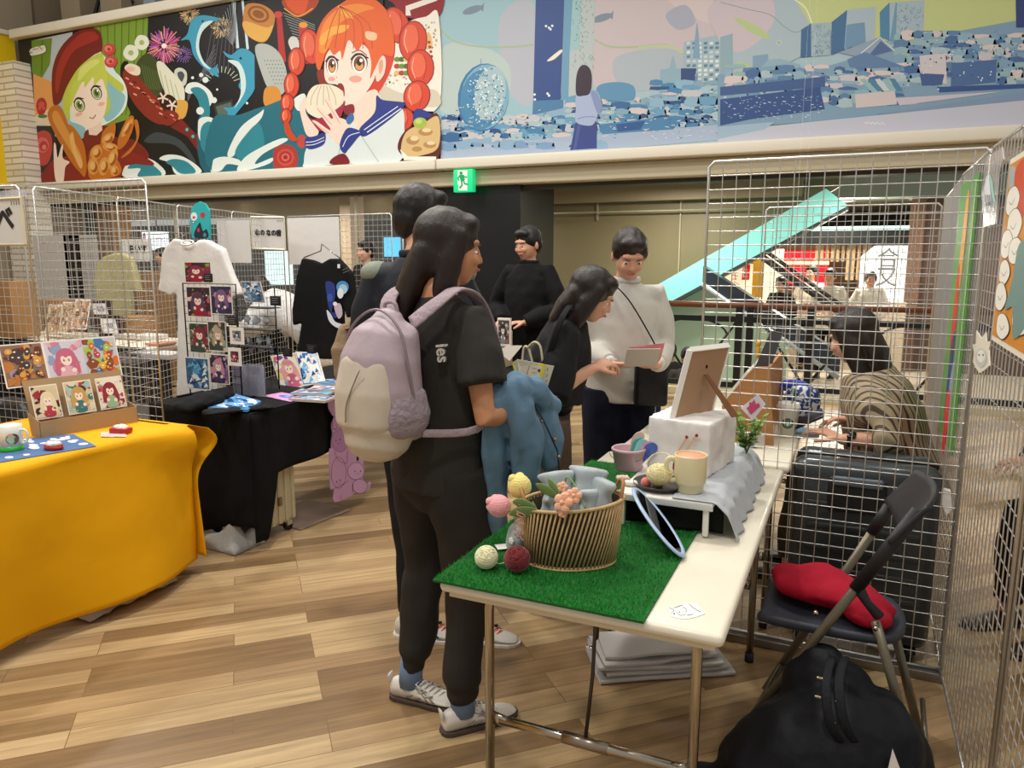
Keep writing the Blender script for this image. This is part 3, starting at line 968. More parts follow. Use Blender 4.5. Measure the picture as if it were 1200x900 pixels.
# noodle bowl at the right
ar.b('#8e1f22', (800, -30), (1060, -90), (1060, 80), (900, 80), (850, 20))
ar.p('#f1e7e0', (905, 30), (1050, -20), (1052, 5), (925, 50), (930, 75), (905, 75))
ar.b('#f1ece0', (780, 400), (800, 280), (900, 120), (1000, 80), (1060, 80), (1060, 500), (900, 480), (800, 480))
ar.b('#d9cfbb', (790, 400), (900, 440), (1040, 420), (1060, 500), (900, 490), (800, 475))
ar.many([(ar.e, rnd.choice(('#c9c2a8', '#fbf8ee', '#b9b193')), 1000 + rnd.uniform(-30, 55), 140 + rnd.uniform(-45, 90), 5) for k in range(40)])
ar.many([(ar.e, rnd.choice(('#c9c2a8', '#fbf8ee', '#b9b193')), 860 + rnd.uniform(-50, 55), 370 + rnd.uniform(-30, 30), 5) for k in range(30)])
for k in range(9): ar.e(('#6f9440', '#48702c', '#e8b878', '#b84030')[k % 4], 865 + (k % 3) * 22, 280 + (k // 3) * 32, 15, 12)
ar.b('#e8b878', (995, 160), (1020, 160), (1030, 220), (1000, 230))
for k in range(4): ar.e('#a83a2a', 1015 + k * 4, 200 + k * 22, 7)
# hair back, braids
HO, HR_, HD, HL = '#e8662c', '#d8432c', '#8f2a1e', '#f6b24a'
ar.b(HD, (490, 340), (520, 330), (540, 420), (505, 400))
ar.b(HR_, (480, 200), (520, 90), (610, 20), (700, -20), (800, 30), (850, 130), (850, 280), (790, 420), (720, 470), (740, 400), (780, 300), (640, 200), (500, 300))
def bead(cx, cy, rx, ry, ro):
 ar.e(HD, cx, cy, rx + 5, ry + 5, ro)
 ar.e('#d8482e', cx, cy, rx, ry, ro)
 ar.e('#ea6a4a', cx - rx * .2, cy - ry * .15, rx * .6, ry * .7, ro)
 ar.l('#f8b090', 4, (cx - rx * .5, cy - ry * .6), (cx - rx * .65, cy), (cx - rx * .4, cy + ry * .6))
 ar.l('#a8321f', 3, (cx + rx * .3, cy - ry * .7), (cx + rx * .45, cy), (cx + rx * .2, cy + ry * .7))
for a_ in ((862, 120, 56, 84, -18), (940, 195, 62, 92, 5), (975, 320, 60, 82, 0), (958, 452, 58, 70, 15), (897, 560, 42, 50, 20)): bead(*a_)
ar.b('#d8662c', (770, 640), (810, 650), (860, 605), (862, 650), (830, 686), (780, 685), (800, 668))
for a_ in ((460, 220, 46, 80, -10), (395, 290, 36, 62, 0), (372, 400, 32, 56, 0), (352, 485, 28, 42, 0), (346, 545, 22, 32, 0)): bead(*a_)
ar.b('#c84a24', (338, 575), (355, 570), (375, 620), (402, 660), (370, 660), (342, 620))
# sailor blouse, neck, face
ar.b('#dfe8e8', (430, 760), (440, 700), (480, 640), (560, 620), (640, 560), (740, 480), (880, 500), (900, 600), (880, 755), (600, 770), (440, 785))
ar.b('#f6dccb', (650, 500), (760, 420), (790, 500), (740, 580), (690, 620))
ar.b('#2c3c8c', (770, 450), (800, 470), (890, 480), (905, 490), (860, 540), (720, 640), (690, 605), (760, 530))
ar.l('#e6ecf4', 5, (885, 510), (800, 570), (725, 622))
ar.l('#e6ecf4', 4, (870, 500), (790, 555), (712, 610))
ar.b('#2c3c8c', (940, 560), (960, 510), (1030, 540), (1000, 560), (960, 620))
ar.b('#fae4d6', (525, 340), (540, 250), (620, 190), (720, 220), (765, 330), (745, 400), (690, 470), (640, 505), (620, 490), (610, 440), (585, 400), (540, 390))
ar.b('#f6dccb', (770, 290), (800, 262), (814, 290), (805, 350), (775, 385), (765, 350))
ar.b('#e0a890', (780, 300), (798, 282), (800, 320), (785, 350))
# fringe
ar.b(HO, (485, 290), (490, 170), (530, 80), (600, 22), (700, -25), (800, 30), (845, 130), (850, 260), (800, 260), (765, 320), (740, 370), (745, 290), (715, 200), (680, 240), (640, 190), (610, 280), (600, 240), (570, 260), (540, 230), (505, 330))
ar.b('#f4903a', (500, 230), (520, 120), (590, 45), (680, 20), (760, 40), (700, 60), (600, 110), (560, 190), (530, 250))
ar.b(HL, (505, 180), (560, 130), (640, 120), (620, 150), (560, 170), (515, 215))
ar.b(HL, (590, 30), (620, 35), (660, 90), (630, 80), (600, 60))
ar.many([(ar.l, '#c84e20', 4, (600, 30), (560 + k * 34, 110), (530 + k * 44, 230)) for k in range(6)])
ar.b('#f8c8a0', (720, 150), (770, 160), (765, 190), (725, 185))
for cx, cy, rx, ry in ((562, 310, 24, 40), (690, 300, 34, 42)):
 ar.e('#3a1c18', cx, cy - 3, rx + 5, ry + 5)
 ar.e('#fffdf8', cx, cy + 3, rx + 1, ry)
 ar.e('#7c4422', cx, cy, rx * .78, ry * .85)
 ar.e('#e6a060', cx, cy + ry * .3, rx * .55, ry * .45)
 ar.e('#2c1410', cx, cy - 6, rx * .35, ry * .4)
 ar.e('#ffffff', cx + rx * .25, cy - ry * .35, rx * .24, ry * .2)
 ar.l('#3a1c18', 7, (cx - rx - 6, cy - 18), (cx - rx * .3, cy - ry - 4), (cx + rx + 8, cy - ry * .6))
ar.l('#a04a34', 5, (655, 250), (690, 238), (725, 262))
ar.e('#f0a898', 672, 372, 30, 16)
ar.e('#f0a898', 560, 372, 16, 10)
ar.l('#c07a68', 3, (580, 360), (586, 368))
ar.b('#8f2a28', (588, 400), (604, 392), (618, 410), (620, 450), (605, 455), (600, 430))
ar.e('#e88a84', 608, 438, 9, 14)
# bun, hands, cuffs
ar.b('#efe6cf', (440, 480), (455, 430), (490, 400), (560, 400), (610, 430), (615, 480), (590, 530), (520, 560), (450, 530))
ar.many([(ar.l, '#c8b894', 4, (500 + k * 12, 402), (470 + k * 26, 450), (462 + k * 30, 495)) for k in range(5)])
ar.b('#a82848', (415, 520), (470, 560), (540, 540), (600, 500), (625, 475), (600, 560), (560, 610), (480, 612), (440, 580))
SK = '#f8dccc'
ar.b(SK, (410, 500), (430, 460), (445, 470), (440, 530), (480, 590), (500, 620), (480, 645), (445, 635), (425, 580))
for a_ in (((530, 470), (545, 465), (600, 560), (630, 600), (600, 610)), ((490, 510), (505, 502), (560, 560), (600, 610), (570, 620)), ((475, 575), (490, 570), (540, 605), (600, 640), (580, 660))):
 ar.b(SK, *a_)
ar.b(SK, (560, 560), (620, 560), (650, 600), (640, 650), (600, 680), (560, 640))
ar.many([(ar.l, '#c88a74', 2.5, *a_) for a_ in (((530, 470), (600, 580)), ((492, 510), (560, 585)), ((478, 578), (545, 625)))])
ar.b('#2c3c8c', (438, 650), (480, 640), (528, 625), (525, 675), (470, 700), (440, 690))
ar.b('#2c3c8c', (610, 640), (640, 600), (700, 620), (680, 650), (640, 700), (620, 720), (598, 690))
for dy in (0, 14):
 ar.l('#e6ecf4', 3.5, (440, 668 + dy), (480, 664 + dy), (526, 645 + dy))
ar.l('#e6ecf4', 3.5, (612, 690), (640, 640), (692, 622))
ar.l('#b8c4c8', 4, (700, 640), (740, 700), (780, 760))
ar.l('#b8c4c8', 4, (600, 690), (590, 730), (560, 770))
ar.b('#7c1c24', (550, 765), (575, 735), (620, 722), (645, 765), (600, 775))
ar.b('#8c2434', (615, 505), (660, 490), (665, 530), (630, 540))
ar.b('#3d6fae', (628, 560), (655, 530), (665, 560), (640, 585))
# dumpling at the right
ar.b('#5c241c', (870, 700), (900, 620), (990, 570), (1060, 540), (1060, 750), (930, 745))
ar.b('#dcbb84', (885, 700), (910, 620), (990, 580), (1060, 550), (1060, 690), (980, 730), (910, 735))
for a_ in ((940, 660, 30, 20), (1000, 620, 34, 18), (1020, 680, 30, 16), (960, 700, 24, 12)): ar.e('#b98f56', *a_)
for a_ in ((948, 650, 20, 12), (1005, 612, 22, 10), (1025, 672, 20, 9)): ar.e('#ecd3a4', *a_)
ar.e('#a8bf4c', 975, 578, 32, 26)
ar.e('#c6d878', 968, 570, 16, 12)
ar.p('#f2ece0', (880, 700), (920, 735), (1050, 735), (1050, 752), (900, 752))
# trim the artwork to the sheet by a clean border of the banner frame
o = ar.mb.build('printed_picture', PRINT, ban, world=True)
mbT.build('name_tag', M('ink', '#26241f', .6), ban, world=True)
# ---- right banner: pale blue city
ban2, c2 = banner('city_banner', 'pale blue city banner with a small skirted girl seen from behind', [(516, -40), (1215, -40), (1215, 143), (516, 187)])
xr = c2[2].x
MB().box2((c2[0].x, YB, zb_), (xr, YB + .03, zt)).build('sheet', M('banner_blue', '#a9c3cc', .6), ban2, world=True)
xl_, xr_ = c2[0].x, xr
PX = lambda p: p
Z0 = lambda px, dy=0: 187.5 - (px - 515) * (187.5 - 143) / (1195 - 515) + dy
def Q3(x, y): return AY(500 + x / 3.4286, y / 3.4286, YB)
def Q4(x, y): return AY(850 + x / 3.4286, y / 3.4286, YB)
ar = Art(Q3, (0, -1, 0), .00008)
ar.b('#9fc2cd', (55, -60), (430, -60), (430, 470), (60, 560))
ar.b('#b8bcc8', (300, 60), (430, 20), (430, 400), (340, 380), (300, 250))
ar.b('#b9cbc8', (60, 200), (200, 180), (330, 260), (300, 420), (60, 450))
ar.b('#c9bcc0', (670, -80), (1250, -80), (1250, 200), (1000, 300), (700, 360), (660, 200))
ar.b('#d2c4c4', (950, -60), (1300, -60), (1300, 120), (1050, 60))
ar.b('#aebac4', (760, 230), (1000, 200), (1040, 330), (800, 360))
ar.b('#a8acbc', (960, 60), (1040, 20), (1080, 90), (1010, 120))
for cx, cy in ((185, 40), (705, 72)):
 ar.e('#7f8fa0', cx, cy, 42, 15, -18)
 ar.p('#7f8fa0', (cx + 28, cy - 8), (cx + 46, cy - 30), (cx + 42, cy + 8))
ar.l('#a9bd98', 7, (55, 115), (110, 165), (220, 188), (340, 188), (430, 180))
ar.l('#a9bd98', 7, (675, 160), (740, 188), (850, 188), (960, 180), (1033, 218))
ar.l('#b9cb9a', 10, (850, 192), (960, 184), (1030, 212))
ar.p('#34508e', (440, -60), (555, -60), (538, 400), (428, 410))
ar.p('#4c80ac', (428, 405), (550, 400), (548, 450), (425, 465))
ar.p('#6f9fc0', (555, -60), (600, -60), (572, 400), (540, 402))
ar.p('#9fc4c8', (590, -60), (630, -60), (615, 200), (575, 205))
ar.p('#b9c4c4', (625, -60), (680, -60), (665, 360), (570, 390), (575, 205), (615, 200))
sk = []
for k in range(90):
 x, y = 590 + rnd.random() * 82, rnd.random() * 290 - 20
 sk.append((ar.l, '#5f7f92', 1.6, (x, y), (x + rnd.uniform(-12, 12), y + rnd.choice((0, 12, -9)))))
ar.many(sk)
ar.b('#f2ecd0', (484, 244), (530, 205), (545, 200), (542, 212), (510, 240))
ar.p('#34508e', (428, 400), (540, 395), (538, 290), (500, 280))
ar.many([(ar.e, '#eaf2f2', x, y, 5) for x, y in ((480, 105), (492, 112), (505, 104), (498, 118), (486, 376), (492, 384), (434, 380), (435, 400))])
# ground of the city : jagged blue strips
cols = ('#4a86b0', '#6ba0c2', '#8fb6cc', '#a9c4ce', '#3b6a9c', '#c4c6cc', '#86a9bd', '#2f5288', '#d3c7c6')
def strip(mp, x0, x1, ytop, ybot, n, seed, cl=cols, big=1):
 rr = random.Random(seed)
 ar.mp = mp
 for row in range(n):
  y = ytop + (ybot - ytop) * row / n
  items = []
  x = x0
  while x < x1:
   wd = rr.uniform(18, 80) * big
   h = rr.uniform(8, 30) * big
   yy = y + rr.uniform(-8, 8)
   items.append((ar.p, rr.choice(cl), (x, yy + rr.uniform(-4, 4)), (x + wd * .5, yy - h * .3), (x + wd, yy + rr.uniform(-5, 5)), (x + wd * 1.1, yy + h), (x + wd * .4, yy + h * 1.2), (x - 5, yy + h * .9)))
   x += wd * .95
  ar.many(items)
ar.p('#8fb2c8', (57, 460), (300, 480), (430, 462), (700, 400), (700, 610), (57, 640))
strip(Q3, 60, 560, 470, 560, 5, 1)
strip(Q3, 560, 1210, 400, 520, 6, 2)
ar.p('#a9b9cf', (57, 600), (600, 545), (1200, 500), (1210, 560), (600, 610), (57, 645))
strip(Q3, 60, 700, 575, 590, 1, 5, ('#8fb0cc', '#a9bcd2', '#7fa0c4'))
ar.b('#5f93b8', (690, 345), (760, 330), (830, 345), (830, 400), (760, 405), (690, 390))
ar.p('#4d83b0', (690, 500), (1000, 465), (1040, 470), (990, 520), (700, 540))
ar.p('#2f5a92', (760, 500), (880, 485), (860, 520), (770, 530))
# round pod
ar.e('#3f79aa', 228, 392, 102, 138, 8)
ar.e('#7fb0c8', 234, 390, 96, 132, 8)
ar.e('#4d8ab4', 222, 400, 86, 122, 8)
ar.e('#a9c4cc', 255, 375, 62, 110, 10)
sp = []
for k in range(240):
 t, q = rnd.random() * 6.28, rnd.random() ** .5
 sp.append((ar.e, rnd.choice(('#e8f0ee', '#5f8fae', '#e8f0ee', '#3f6f9c')), 240 + cos(t) * q * 78, 390 + sin(t) * q * 118, rnd.uniform(2, 4.5), None, 0, 5))
ar.many(sp)
ar.l('#5f8fae', 2, (219, 235), (219, 260))
# tower and blocks before the girl
ar.p('#6f95b4', (1030, 280), (1060, 270), (1090, 280), (1085, 360), (1030, 360))
ar.p('#9fb8c4', (1033, 170), (1200, 135), (1215, 330), (1033, 280))
ar.many([(ar.p, rnd.choice(('#dfe6e4', '#5f8098', '#c8d4d4')), (x, y), (x + 14, y - 2), (x + 14, y + 9), (x, y + 10)) for x in range(1045, 1200, 23) for y in range(170, 320, 18)])
ar.p('#7fa2bc', (1078, 160), (1086, 88), (1094, 160), (1100, 235), (1068, 235))
ar.p('#8fb0c0', (940, 280), (975, 275), (990, 222), (1000, 275), (1028, 280), (1030, 370), (935, 370))
ar.p('#34487e', (1022, 275), (1085, 275), (1070, 355), (1022, 355))
strip(Q3, 900, 1210, 330, 420, 4, 9)
sp = [(ar.l, rnd.choice(('#eef2f0', '#3b6a9c', '#e8e0d8')), 2.2, (x, y), (x + rnd.uniform(4, 16), y + rnd.uniform(-3, 3))) for x, y in [(rnd.uniform(60, 1200), rnd.uniform(430, 560)) for k in range(220)]]
ar.many(sp)
# girl from behind
ar.p('#3b4a8c', (600, 490), (685, 490), (684, 596), (577, 603))
ar.p('#4d5c9c', (606, 500), (622, 500), (600, 600), (590, 601))
ar.b('#aab8d8', (602, 385), (640, 365), (685, 368), (706, 430), (690, 455), (682, 480), (660, 505), (602, 492), (600, 440))
ar.b('#8496c0', (660, 370), (685, 372), (706, 432), (690, 456), (676, 430))
ar.l('#5f6fa4', 2.4, (606, 478), (640, 470), (680, 470))
ar.b('#3a2c3c', (602, 380), (602, 310), (616, 270), (640, 262), (660, 285), (664, 330), (656, 375), (630, 385))
# ---- right half
ar.mp = Q4
ar.b('#a9bcc6', (-20, -60), (340, -60), (345, 100), (300, 230), (30, 300), (-20, 200))
ar.b('#c9bcc4', (-60, 20), (150, -40), (200, 60), (150, 150), (50, 210), (-30, 150))
ar.p('#c1cc8a', (262, -40), (1300, -90), (1300, 110), (1010, 125), (790, 125), (600, 180), (340, 100), (300, 30))
ar.l('#e8ecd8', 5, (262, -10), (320, 30), (348, 95))
ar.l('#7f9098', 2.5, (-20, 10), (90, 38), (180, 60), (240, 110), (290, 130), (345, 95))
ar.b('#b5c88a', (38, 70), (100, 90), (150, 120), (182, 158), (120, 140), (60, 100))
ar.b('#b5c88a', (48, 248), (90, 258), (112, 280), (70, 272))
ar.e('#c9d4c4', 216, 172, 11)
ar.e('#9fb4b8', 216, 172, 8)
ar.p('#8fabb8', (-20, 150), (30, 135), (32, 300), (-20, 310))
ar.p('#7f9fb8', (110, 225), (172, 218), (175, 300), (112, 305))
ar.p('#90b0c0', (172, 240), (220, 236), (300, 260), (300, 300), (110, 310))
for q, cc in (((305, 120, 345, 95, 345, 228, 302, 232), '#3c6894'), ((345, 95, 425, 90, 420, 222, 345, 228), '#9fb8c0'), ((427, 90, 490, 40, 480, 200, 425, 222), '#3f6c98'),
              ((490, 40, 605, 28, 600, 160, 478, 198), '#a9bcc8'), ((488, 100, 560, 90, 565, 180, 480, 195), '#6f94b4'), ((620, 50, 660, 10, 660, 165, 622, 150), '#4c84a8'), ((660, 12, 800, 2, 795, 125, 740, 160, 660, 175), '#a5b9c4'), ((684, 12, 690, 12, 685, 170, 660, 170), '#6a9ab4')):
 ar.p(cc, *[(q[i], q[i + 1]) for i in range(0, len(q), 2)])
sk = []
for k in range(140):
 x, y = rnd.choice(((rnd.uniform(350, 420), rnd.uniform(100, 220)), (rnd.uniform(690, 795), rnd.uniform(20, 150)), (rnd.uniform(840, 1150), rnd.uniform(130, 300))))
 sk.append((ar.l, '#6f8fa4', 1.6, (x, y), (x + rnd.uniform(-16, 16), y + rnd.choice((0, 14, -9)))))
C2 = ('#6f94b8', '#8fb0c4', '#a9c0c8', '#5a7fa8', '#446a9c', '#c9c4cc', '#7fa4bc', '#94b4b8', '#d6c8c6')
ar.p('#7f9fb8', (-30, 300), (400, 270), (800, 150), (1300, 60), (1300, 420), (600, 470), (-30, 520))
strip(Q4, 680, 1280, 135, 340, 9, 21, C2)
strip(Q4, 0, 700, 270, 420, 7, 22, C2)
ar.many(sk)
ar.p('#3c5c90', (-20, 350), (400, 308), (402, 350), (-20, 385))
ar.p('#2f4f88', (-20, 400), (380, 350), (400, 440), (100, 480), (-20, 505))
sp = [(ar.l, rnd.choice(('#dfe8ec', '#7fa0c0', '#a9c0cc')), 2.4, (x, y), (x + rnd.uniform(3, 12), y + rnd.uniform(-3, 3))) for x, y in [(rnd.uniform(-10, 400), rnd.uniform(385, 480)) for k in range(120)]]
ar.many(sp)
ar.p('#8fa2b8', (455, 212), (625, 148), (680, 205), (560, 235))
ar.p('#4f6a98', (570, 232), (625, 165), (672, 205))
ar.l('#d8e0e0', 4, (545, 215), (622, 152), (680, 205), sm=False)
ar.p('#5f80a8', (490, 240), (560, 210), (720, 268), (600, 275), (500, 272))
for k in range(5): ar.p(('#8fbac0', '#4c84a0', '#c8d0d0')[k % 3], (540 + k * 30, 320), (560 + k * 30, 316), (610 + k * 26, 365), (585 + k * 26, 368))
ar.p('#cfc4c6', (520, 380), (680, 365), (690, 420), (525, 435))
ar.p('#cfc8cc', (780, 225), (885, 215), (890, 340), (785, 300))
ar.p('#3f5c90', (780, 295), (880, 300), (870, 340), (790, 345))
ar.p('#4a6a9c', (910, 255), (1090, 240), (1085, 330), (905, 350))
ar.p('#2f3f78', (1165, -60), (1290, -60), (1290, 110), (1168, 112))
ar.p('#34508c', (850, 350), (1290, 335), (1290, 350), (860, 372))
ar.p('#c9c0cc', (680, 395), (1120, 368), (1000, 385), (700, 425))
ar.p('#7f96b4', (600, 460), (1290, 360), (1290, 395), (700, 455))
ar.p('#c3c4d2', (-30, 545), (150, 510), (600, 465), (1290, 395), (1290, 500), (-30, 580))
ar.p('#9fb8cc', (-30, 510), (200, 490), (160, 520), (-30, 560))
ar.many([(ar.l, '#e8e6e6', 3, (560 + k * 9, 492 + k), (570 + k * 9, 500 - (k % 2) * 9)) for k in range(9)])
sp = [(ar.e, rnd.choice(('#e6eef0', '#34568c')), rnd.uniform(700, 1280), rnd.uniform(150, 360), rnd.uniform(1.5, 4), None, 0, 5) for k in range(120)]
ar.many(sp)
ar.mb.build('printed_picture', PRINT, ban2, world=True)
# frames: cream rails above and below, hiding the sheet's edges
RAIL = M('cream_rail', '#e6dfce', .4)
for t, xa_, xb_ in ((ban, c[3].x - .04, c[2].x), (ban2, c2[3].x, xr_ + .1)):
 mb = MB()
 mb.box2((xa_, YB - .11, zb_ - .12), (xb_, YB + .1, zb_ + .0), bevel=.02)
 mb.build('lower_rail', RAIL, t, world=True)
 MB().box2((xa_, YB - .11, zt), (xb_, YB + .1, zt + .13), bevel=.02).build('upper_rail', RAIL, t, world=True)
struct('trim_20', MB().box2((-12.3, 8.04, zb_ - .30), (3, 8.5, zb_ - .125), bevel=.02), M('cream_soffit', '#c8bfa4', .5))
struct('trim_21', MB().box2((-12.3, 8.2, zb_ - .34), (3, 8.45, zb_ - .30)), M('dark_gap', '#3c382f', .6))
# ---- yellow banner on the left wall
ya = [AX(18, 44, -12.0), AX(20, 217, -12.0)]
yb = thing('yellow_banner', 'plain bright yellow banner at the left edge, left of the white tiled pier', 'banner', (-12.05, 6.6, ya[1].z))
MB().box2((-12.08, 3.5, ya[1].z), (-12.03, ya[0].y, ya[0].z)).build('sheet', M('yellow_sheet', '#e6c400', .6), yb, world=True)
MB().box2((-12.12, 3.4, ya[0].z), (-11.97, ya[0].y + .02, ya[0].z + .07), bevel=.01).build('upper_rail', RAIL, yb, world=True)
MB().box2((-12.12, 3.4, ya[1].z - .07), (-11.97, ya[0].y + .02, ya[1].z), bevel=.01).build('lower_rail', RAIL, yb, world=True)
# ================================================================== WIRE PANELS
def panel(p0, p1, label, z1=1.84, z0=.04, sp=.05, mat=None, feet=False, parent=None, group='wire mesh panels of the booths', fr=.0055, wr=.0019):
 mat = mat or STEEL
 a, b = V((p0[0], p0[1], 0)), V((p1[0], p1[1], 0))
 L = (b - a).length
 rz = math.atan2(b.y - a.y, b.x - a.x)
 t = thing('mesh_divider', label, 'wire panel', (a.x, a.y, 0), rz, group)
 mb = MB()
 mb.tube([(0, 0, z0), (0, 0, z1 - .02), (.02, 0, z1), (L - .02, 0, z1), (L, 0, z1 - .02), (L, 0, z0), (L, 0, z0)], fr, 6)
 mb.tube([(0, 0, z0), (L, 0, z0)], fr, 6)
 for x in (0, L): mb.tube([(x, 0, 0), (x, 0, z0)], fr, 6)
 mb.build('panel_frame', mat, t)
 mb = MB()
 n = max(2, round(L / sp))
 for i in range(1, n):
  x = L * i / n
  mb.tube([(x, 0, z0), (x, 0, z1)], wr, 4, cap=False)
 m = round((z1 - z0) / sp)
 for i in range(1, m):
  z = z0 + (z1 - z0) * i / m
  mb.tube([(0, .004, z), (L, .004, z)], wr, 4, cap=False)
 mb.build('wire_mesh', mat, t)
 return t
YP = 2.92
panel((-.53, YP), (.36, YP), 'wire panel facing the camera behind the folding chair')
panel((.36, YP - .005), (.375, 2.02), 'wire panel running away on the right, carrying the orange poster')
panel((.38, 2.0), (.38, 1.1), 'nearest wire panel of the right side row')
panel((.37, 3.82), (.36, YP + .03), 'wire panel beside the seated vendor, carrying the green striped poster')
panel((.44, 5.42), (.38, 3.86), 'farther wire panel of the right side row, beyond the green poster')
panel((-.6, 5.45), (.43, 5.45), 'smaller far wire panel facing the camera, at the head of the seated vendor', z1=1.82)
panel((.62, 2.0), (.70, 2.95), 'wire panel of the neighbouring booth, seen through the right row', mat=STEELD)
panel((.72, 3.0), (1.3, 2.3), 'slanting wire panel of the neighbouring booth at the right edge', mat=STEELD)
# steel base rail under the big panel
MBt = MB().box2((-.53, YP - .03, .0), (.37, YP + .03, .035), bevel=.004)
tag(MBt.build('base_rail', STEELD), 'flat steel base rail on the floor under the front wire panel', 'rail')
# ================================================================== RIGHT TABLE
ZT = .72
TOPM = M('cream_laminate', '#ece5d2', .28, var=.03, vscale=5, coat=.2)
XL, XR_, Y0, Y1 = -.885, -.205, 1.515, 2.90
def folding_table(label, x0, x1, y0, y1, z=ZT, group=None, leg_y=(.13, .13)):
 t = thing('folding_table', label, 'table', ((x0 + x1) / 2, (y0 + y1) / 2, 0), 0, group)
 MB().box2((x0, y0, z - .03), (x1, y1, z), bevel=.014).build('tabletop', TOPM, t, world=True)
 MB().box2((x0 + .02, y0 + .02, z - .045), (x1 - .02, y1 - .02, z - .03)).build('apron', M('cream_edge', '#d9ceb2', .5), t, world=True)
 for k, yy in enumerate((y0 + leg_y[0], y1 - leg_y[1])):
  a, b = x0 + .075, x1 - .075
  for x, s in ((a, 1), (b, -1)):
   l = MB().tube([(x + s * .03, yy, z - .04), (x + s * .008, yy, z - .07), (x, yy, z - .11), (x, yy, .02)], .0125, 12).build('leg', CHROME, t, world=True)
   MB().lathe([(.016, 0), (.017, .004), (.016, .035), (.013, .036)], (x, yy, 0), 12).build('rubber_foot', BLACKP, l, world=True)
  mb = MB()
  zc = .30
  mb.tube([(a + .01, yy, zc), (a + .05, yy, zc)], [(.008, .02), (.0125, .0125)], 12, up=(0, 1, 0))
  mb.tube([(b - .01, yy, zc), (b - .05, yy, zc)], [(.008, .02), (.0125, .0125)], 12, up=(0, 1, 0))
  mb.tube([(a + .03, yy, zc), (b - .03, yy, zc)], .0125, 12)
  mb.build('crossbar', CHROME, t, world=True)
  cx = (a + b) / 2
  mb = MB()
  mb.tube([(cx - .06, yy, zc), (cx + .06, yy, zc)], .0155, 12)
  mb.build('sleeve', M('sleeve_steel', '#a89f92', .3, 1), t, world=True)
  s = 1 if k == 0 else -1
  mb = MB()
  mb.tube([(cx, yy, zc + .01), (cx, yy + s * .05, zc + .16), (cx, yy + s * .06, zc + .26), (cx, yy + s * .12, z - .05)], (.005), 6)
  mb.box((cx, yy + s * .07, zc + .27), (.012, .018, .05), bevel=.003)
  mb.build('folding_stay', M('stay_steel', '#4f4b46', .4, .9), t, world=True)
 return t
folding_table('long white folding table with the green grass mat, chrome legs in front', XL, XR_, Y0, Y1)
folding_table('second white folding table behind the front wire panel, with the paper cup', XL + .02, XR_ + .015, YP + .02, 4.35)
# grass mat
g = thing('grass_mat', 'bright green artificial grass mat covering the front of the white table', 'mat', (-.64, 2.0, ZT))
gx0, gx1, gy0, gy1 = -.893, -.372, 1.503, 2.70
MB().box2((gx0, gy0, ZT + .0005), (gx1, gy1, ZT + .006)).build('backing', M('grass_backing', '#0f5a1c', .9), g, world=True)
rnd = random.Random(5)
mb = MB()
for k in range(26000):
 x, y = rnd.uniform(gx0, gx1), gy0 + (gy1 - gy0) * rnd.random() ** 1.3
 a = rnd.random() * 6.28
 h = rnd.uniform(.006, .011)
 dx, dy = cos(a) * .0011, sin(a) * .0011
 lx, ly = rnd.uniform(-.005, .005), rnd.uniform(-.005, .005)
 mb.add([(x - dx, y - dy, ZT + .005), (x + dx, y + dy, ZT + .005), (x + lx, y + ly, ZT + .005 + h)], [(0, 1, 2)], None, False)
tag(mb.build('grass_blades', M('grass_blade', '#1f9a34', .55, var=.4, vscale=60), g, world=True), kind='stuff')
# paper cat sticker
def ellpts(cx, cy, rx, ry, n=16, a=0):
 return [(cx + rx * cos(t) * cos(a) - ry * sin(t) * sin(a), cy + rx * cos(t) * sin(a) + ry * sin(t) * cos(a)) for t in (2 * pi * k / n for k in range(n))]
st = thing('cat_sticker', 'small white cat-shaped sticker lying on the bare corner of the white table', 'sticker', AZ(802, 716, ZT))
SQ = lambda x, y: AZ(600 + x / 4, 680 + y / 4, ZT + .0015)
mb = MB().prism([SQ(*q) for q in spline([(722, 122), (745, 132), (790, 112), (850, 104), (872, 120), (905, 152), (880, 165), (820, 180), (755, 172), (738, 150)], 4, True)], (0, 0, -.0012))
mb.build('paper', M('white_card', '#f5f2ec', .5), st, world=True)
ar = Art(SQ, (0, 0, 1), .0001, .0002)
for q in (((735, 130), (760, 140), (745, 155)), ((770, 150), (790, 165), (815, 160)), ((800, 125), (820, 140), (812, 150)), ((830, 110), (850, 130), (885, 150)), ((760, 130), (800, 116)), ((820, 165), (850, 160))): ar.l('#3a3a3c', 2.2, *q)
ar.e('#222226', 760, 158, 4, 3)
ar.e('#222226', 785, 150, 3, 2.5)
ar.mb.build('drawing', PRINT, st, world=True)
# ---------------------------------------------------------------- woven basket
ROPE = M('jute_rope', '#c6a878', .85, bump=.6, bscale=240, bdist=.002, var=.25, vscale=50)
BC = V((-.628, 1.752, 0))
bk = thing('woven_basket', 'oval basket of slanted jute rope on the grass mat, full of grey gauze bags', 'basket', (BC.x, BC.y, ZT + .006))
def rim(t, grow=0, z=None):
 """t angle; the basket is a slim D: rim higher at the back right"""
 rx, ry = .126 + grow, .086 + grow
 a = R(28)
 x, y = rx * cos(t), ry * sin(t)
 return V((BC.x + x * cos(a) - y * sin(a), BC.y + x * sin(a) + y * cos(a), 0))
def rimz(t): return ZT + .170 + .010 * cos(t - .1)
mb = MB()
nR = 66
for k in range(nR):
 t0 = 2 * pi * k / nR
 t1 = t0 + .34
 b_ = rim(t0, -.012)
 m_ = rim((t0 + t1) / 2, -.002)
 tp = rim(t1, .006)
 mb.tube([(b_.x, b_.y, ZT + .010), (m_.x, m_.y, (ZT + rimz(t1)) / 2), (tp.x, tp.y, rimz(t1))], .0026, 6)
mb.build('rope_weave', ROPE, bk, world=True)
mb = MB()
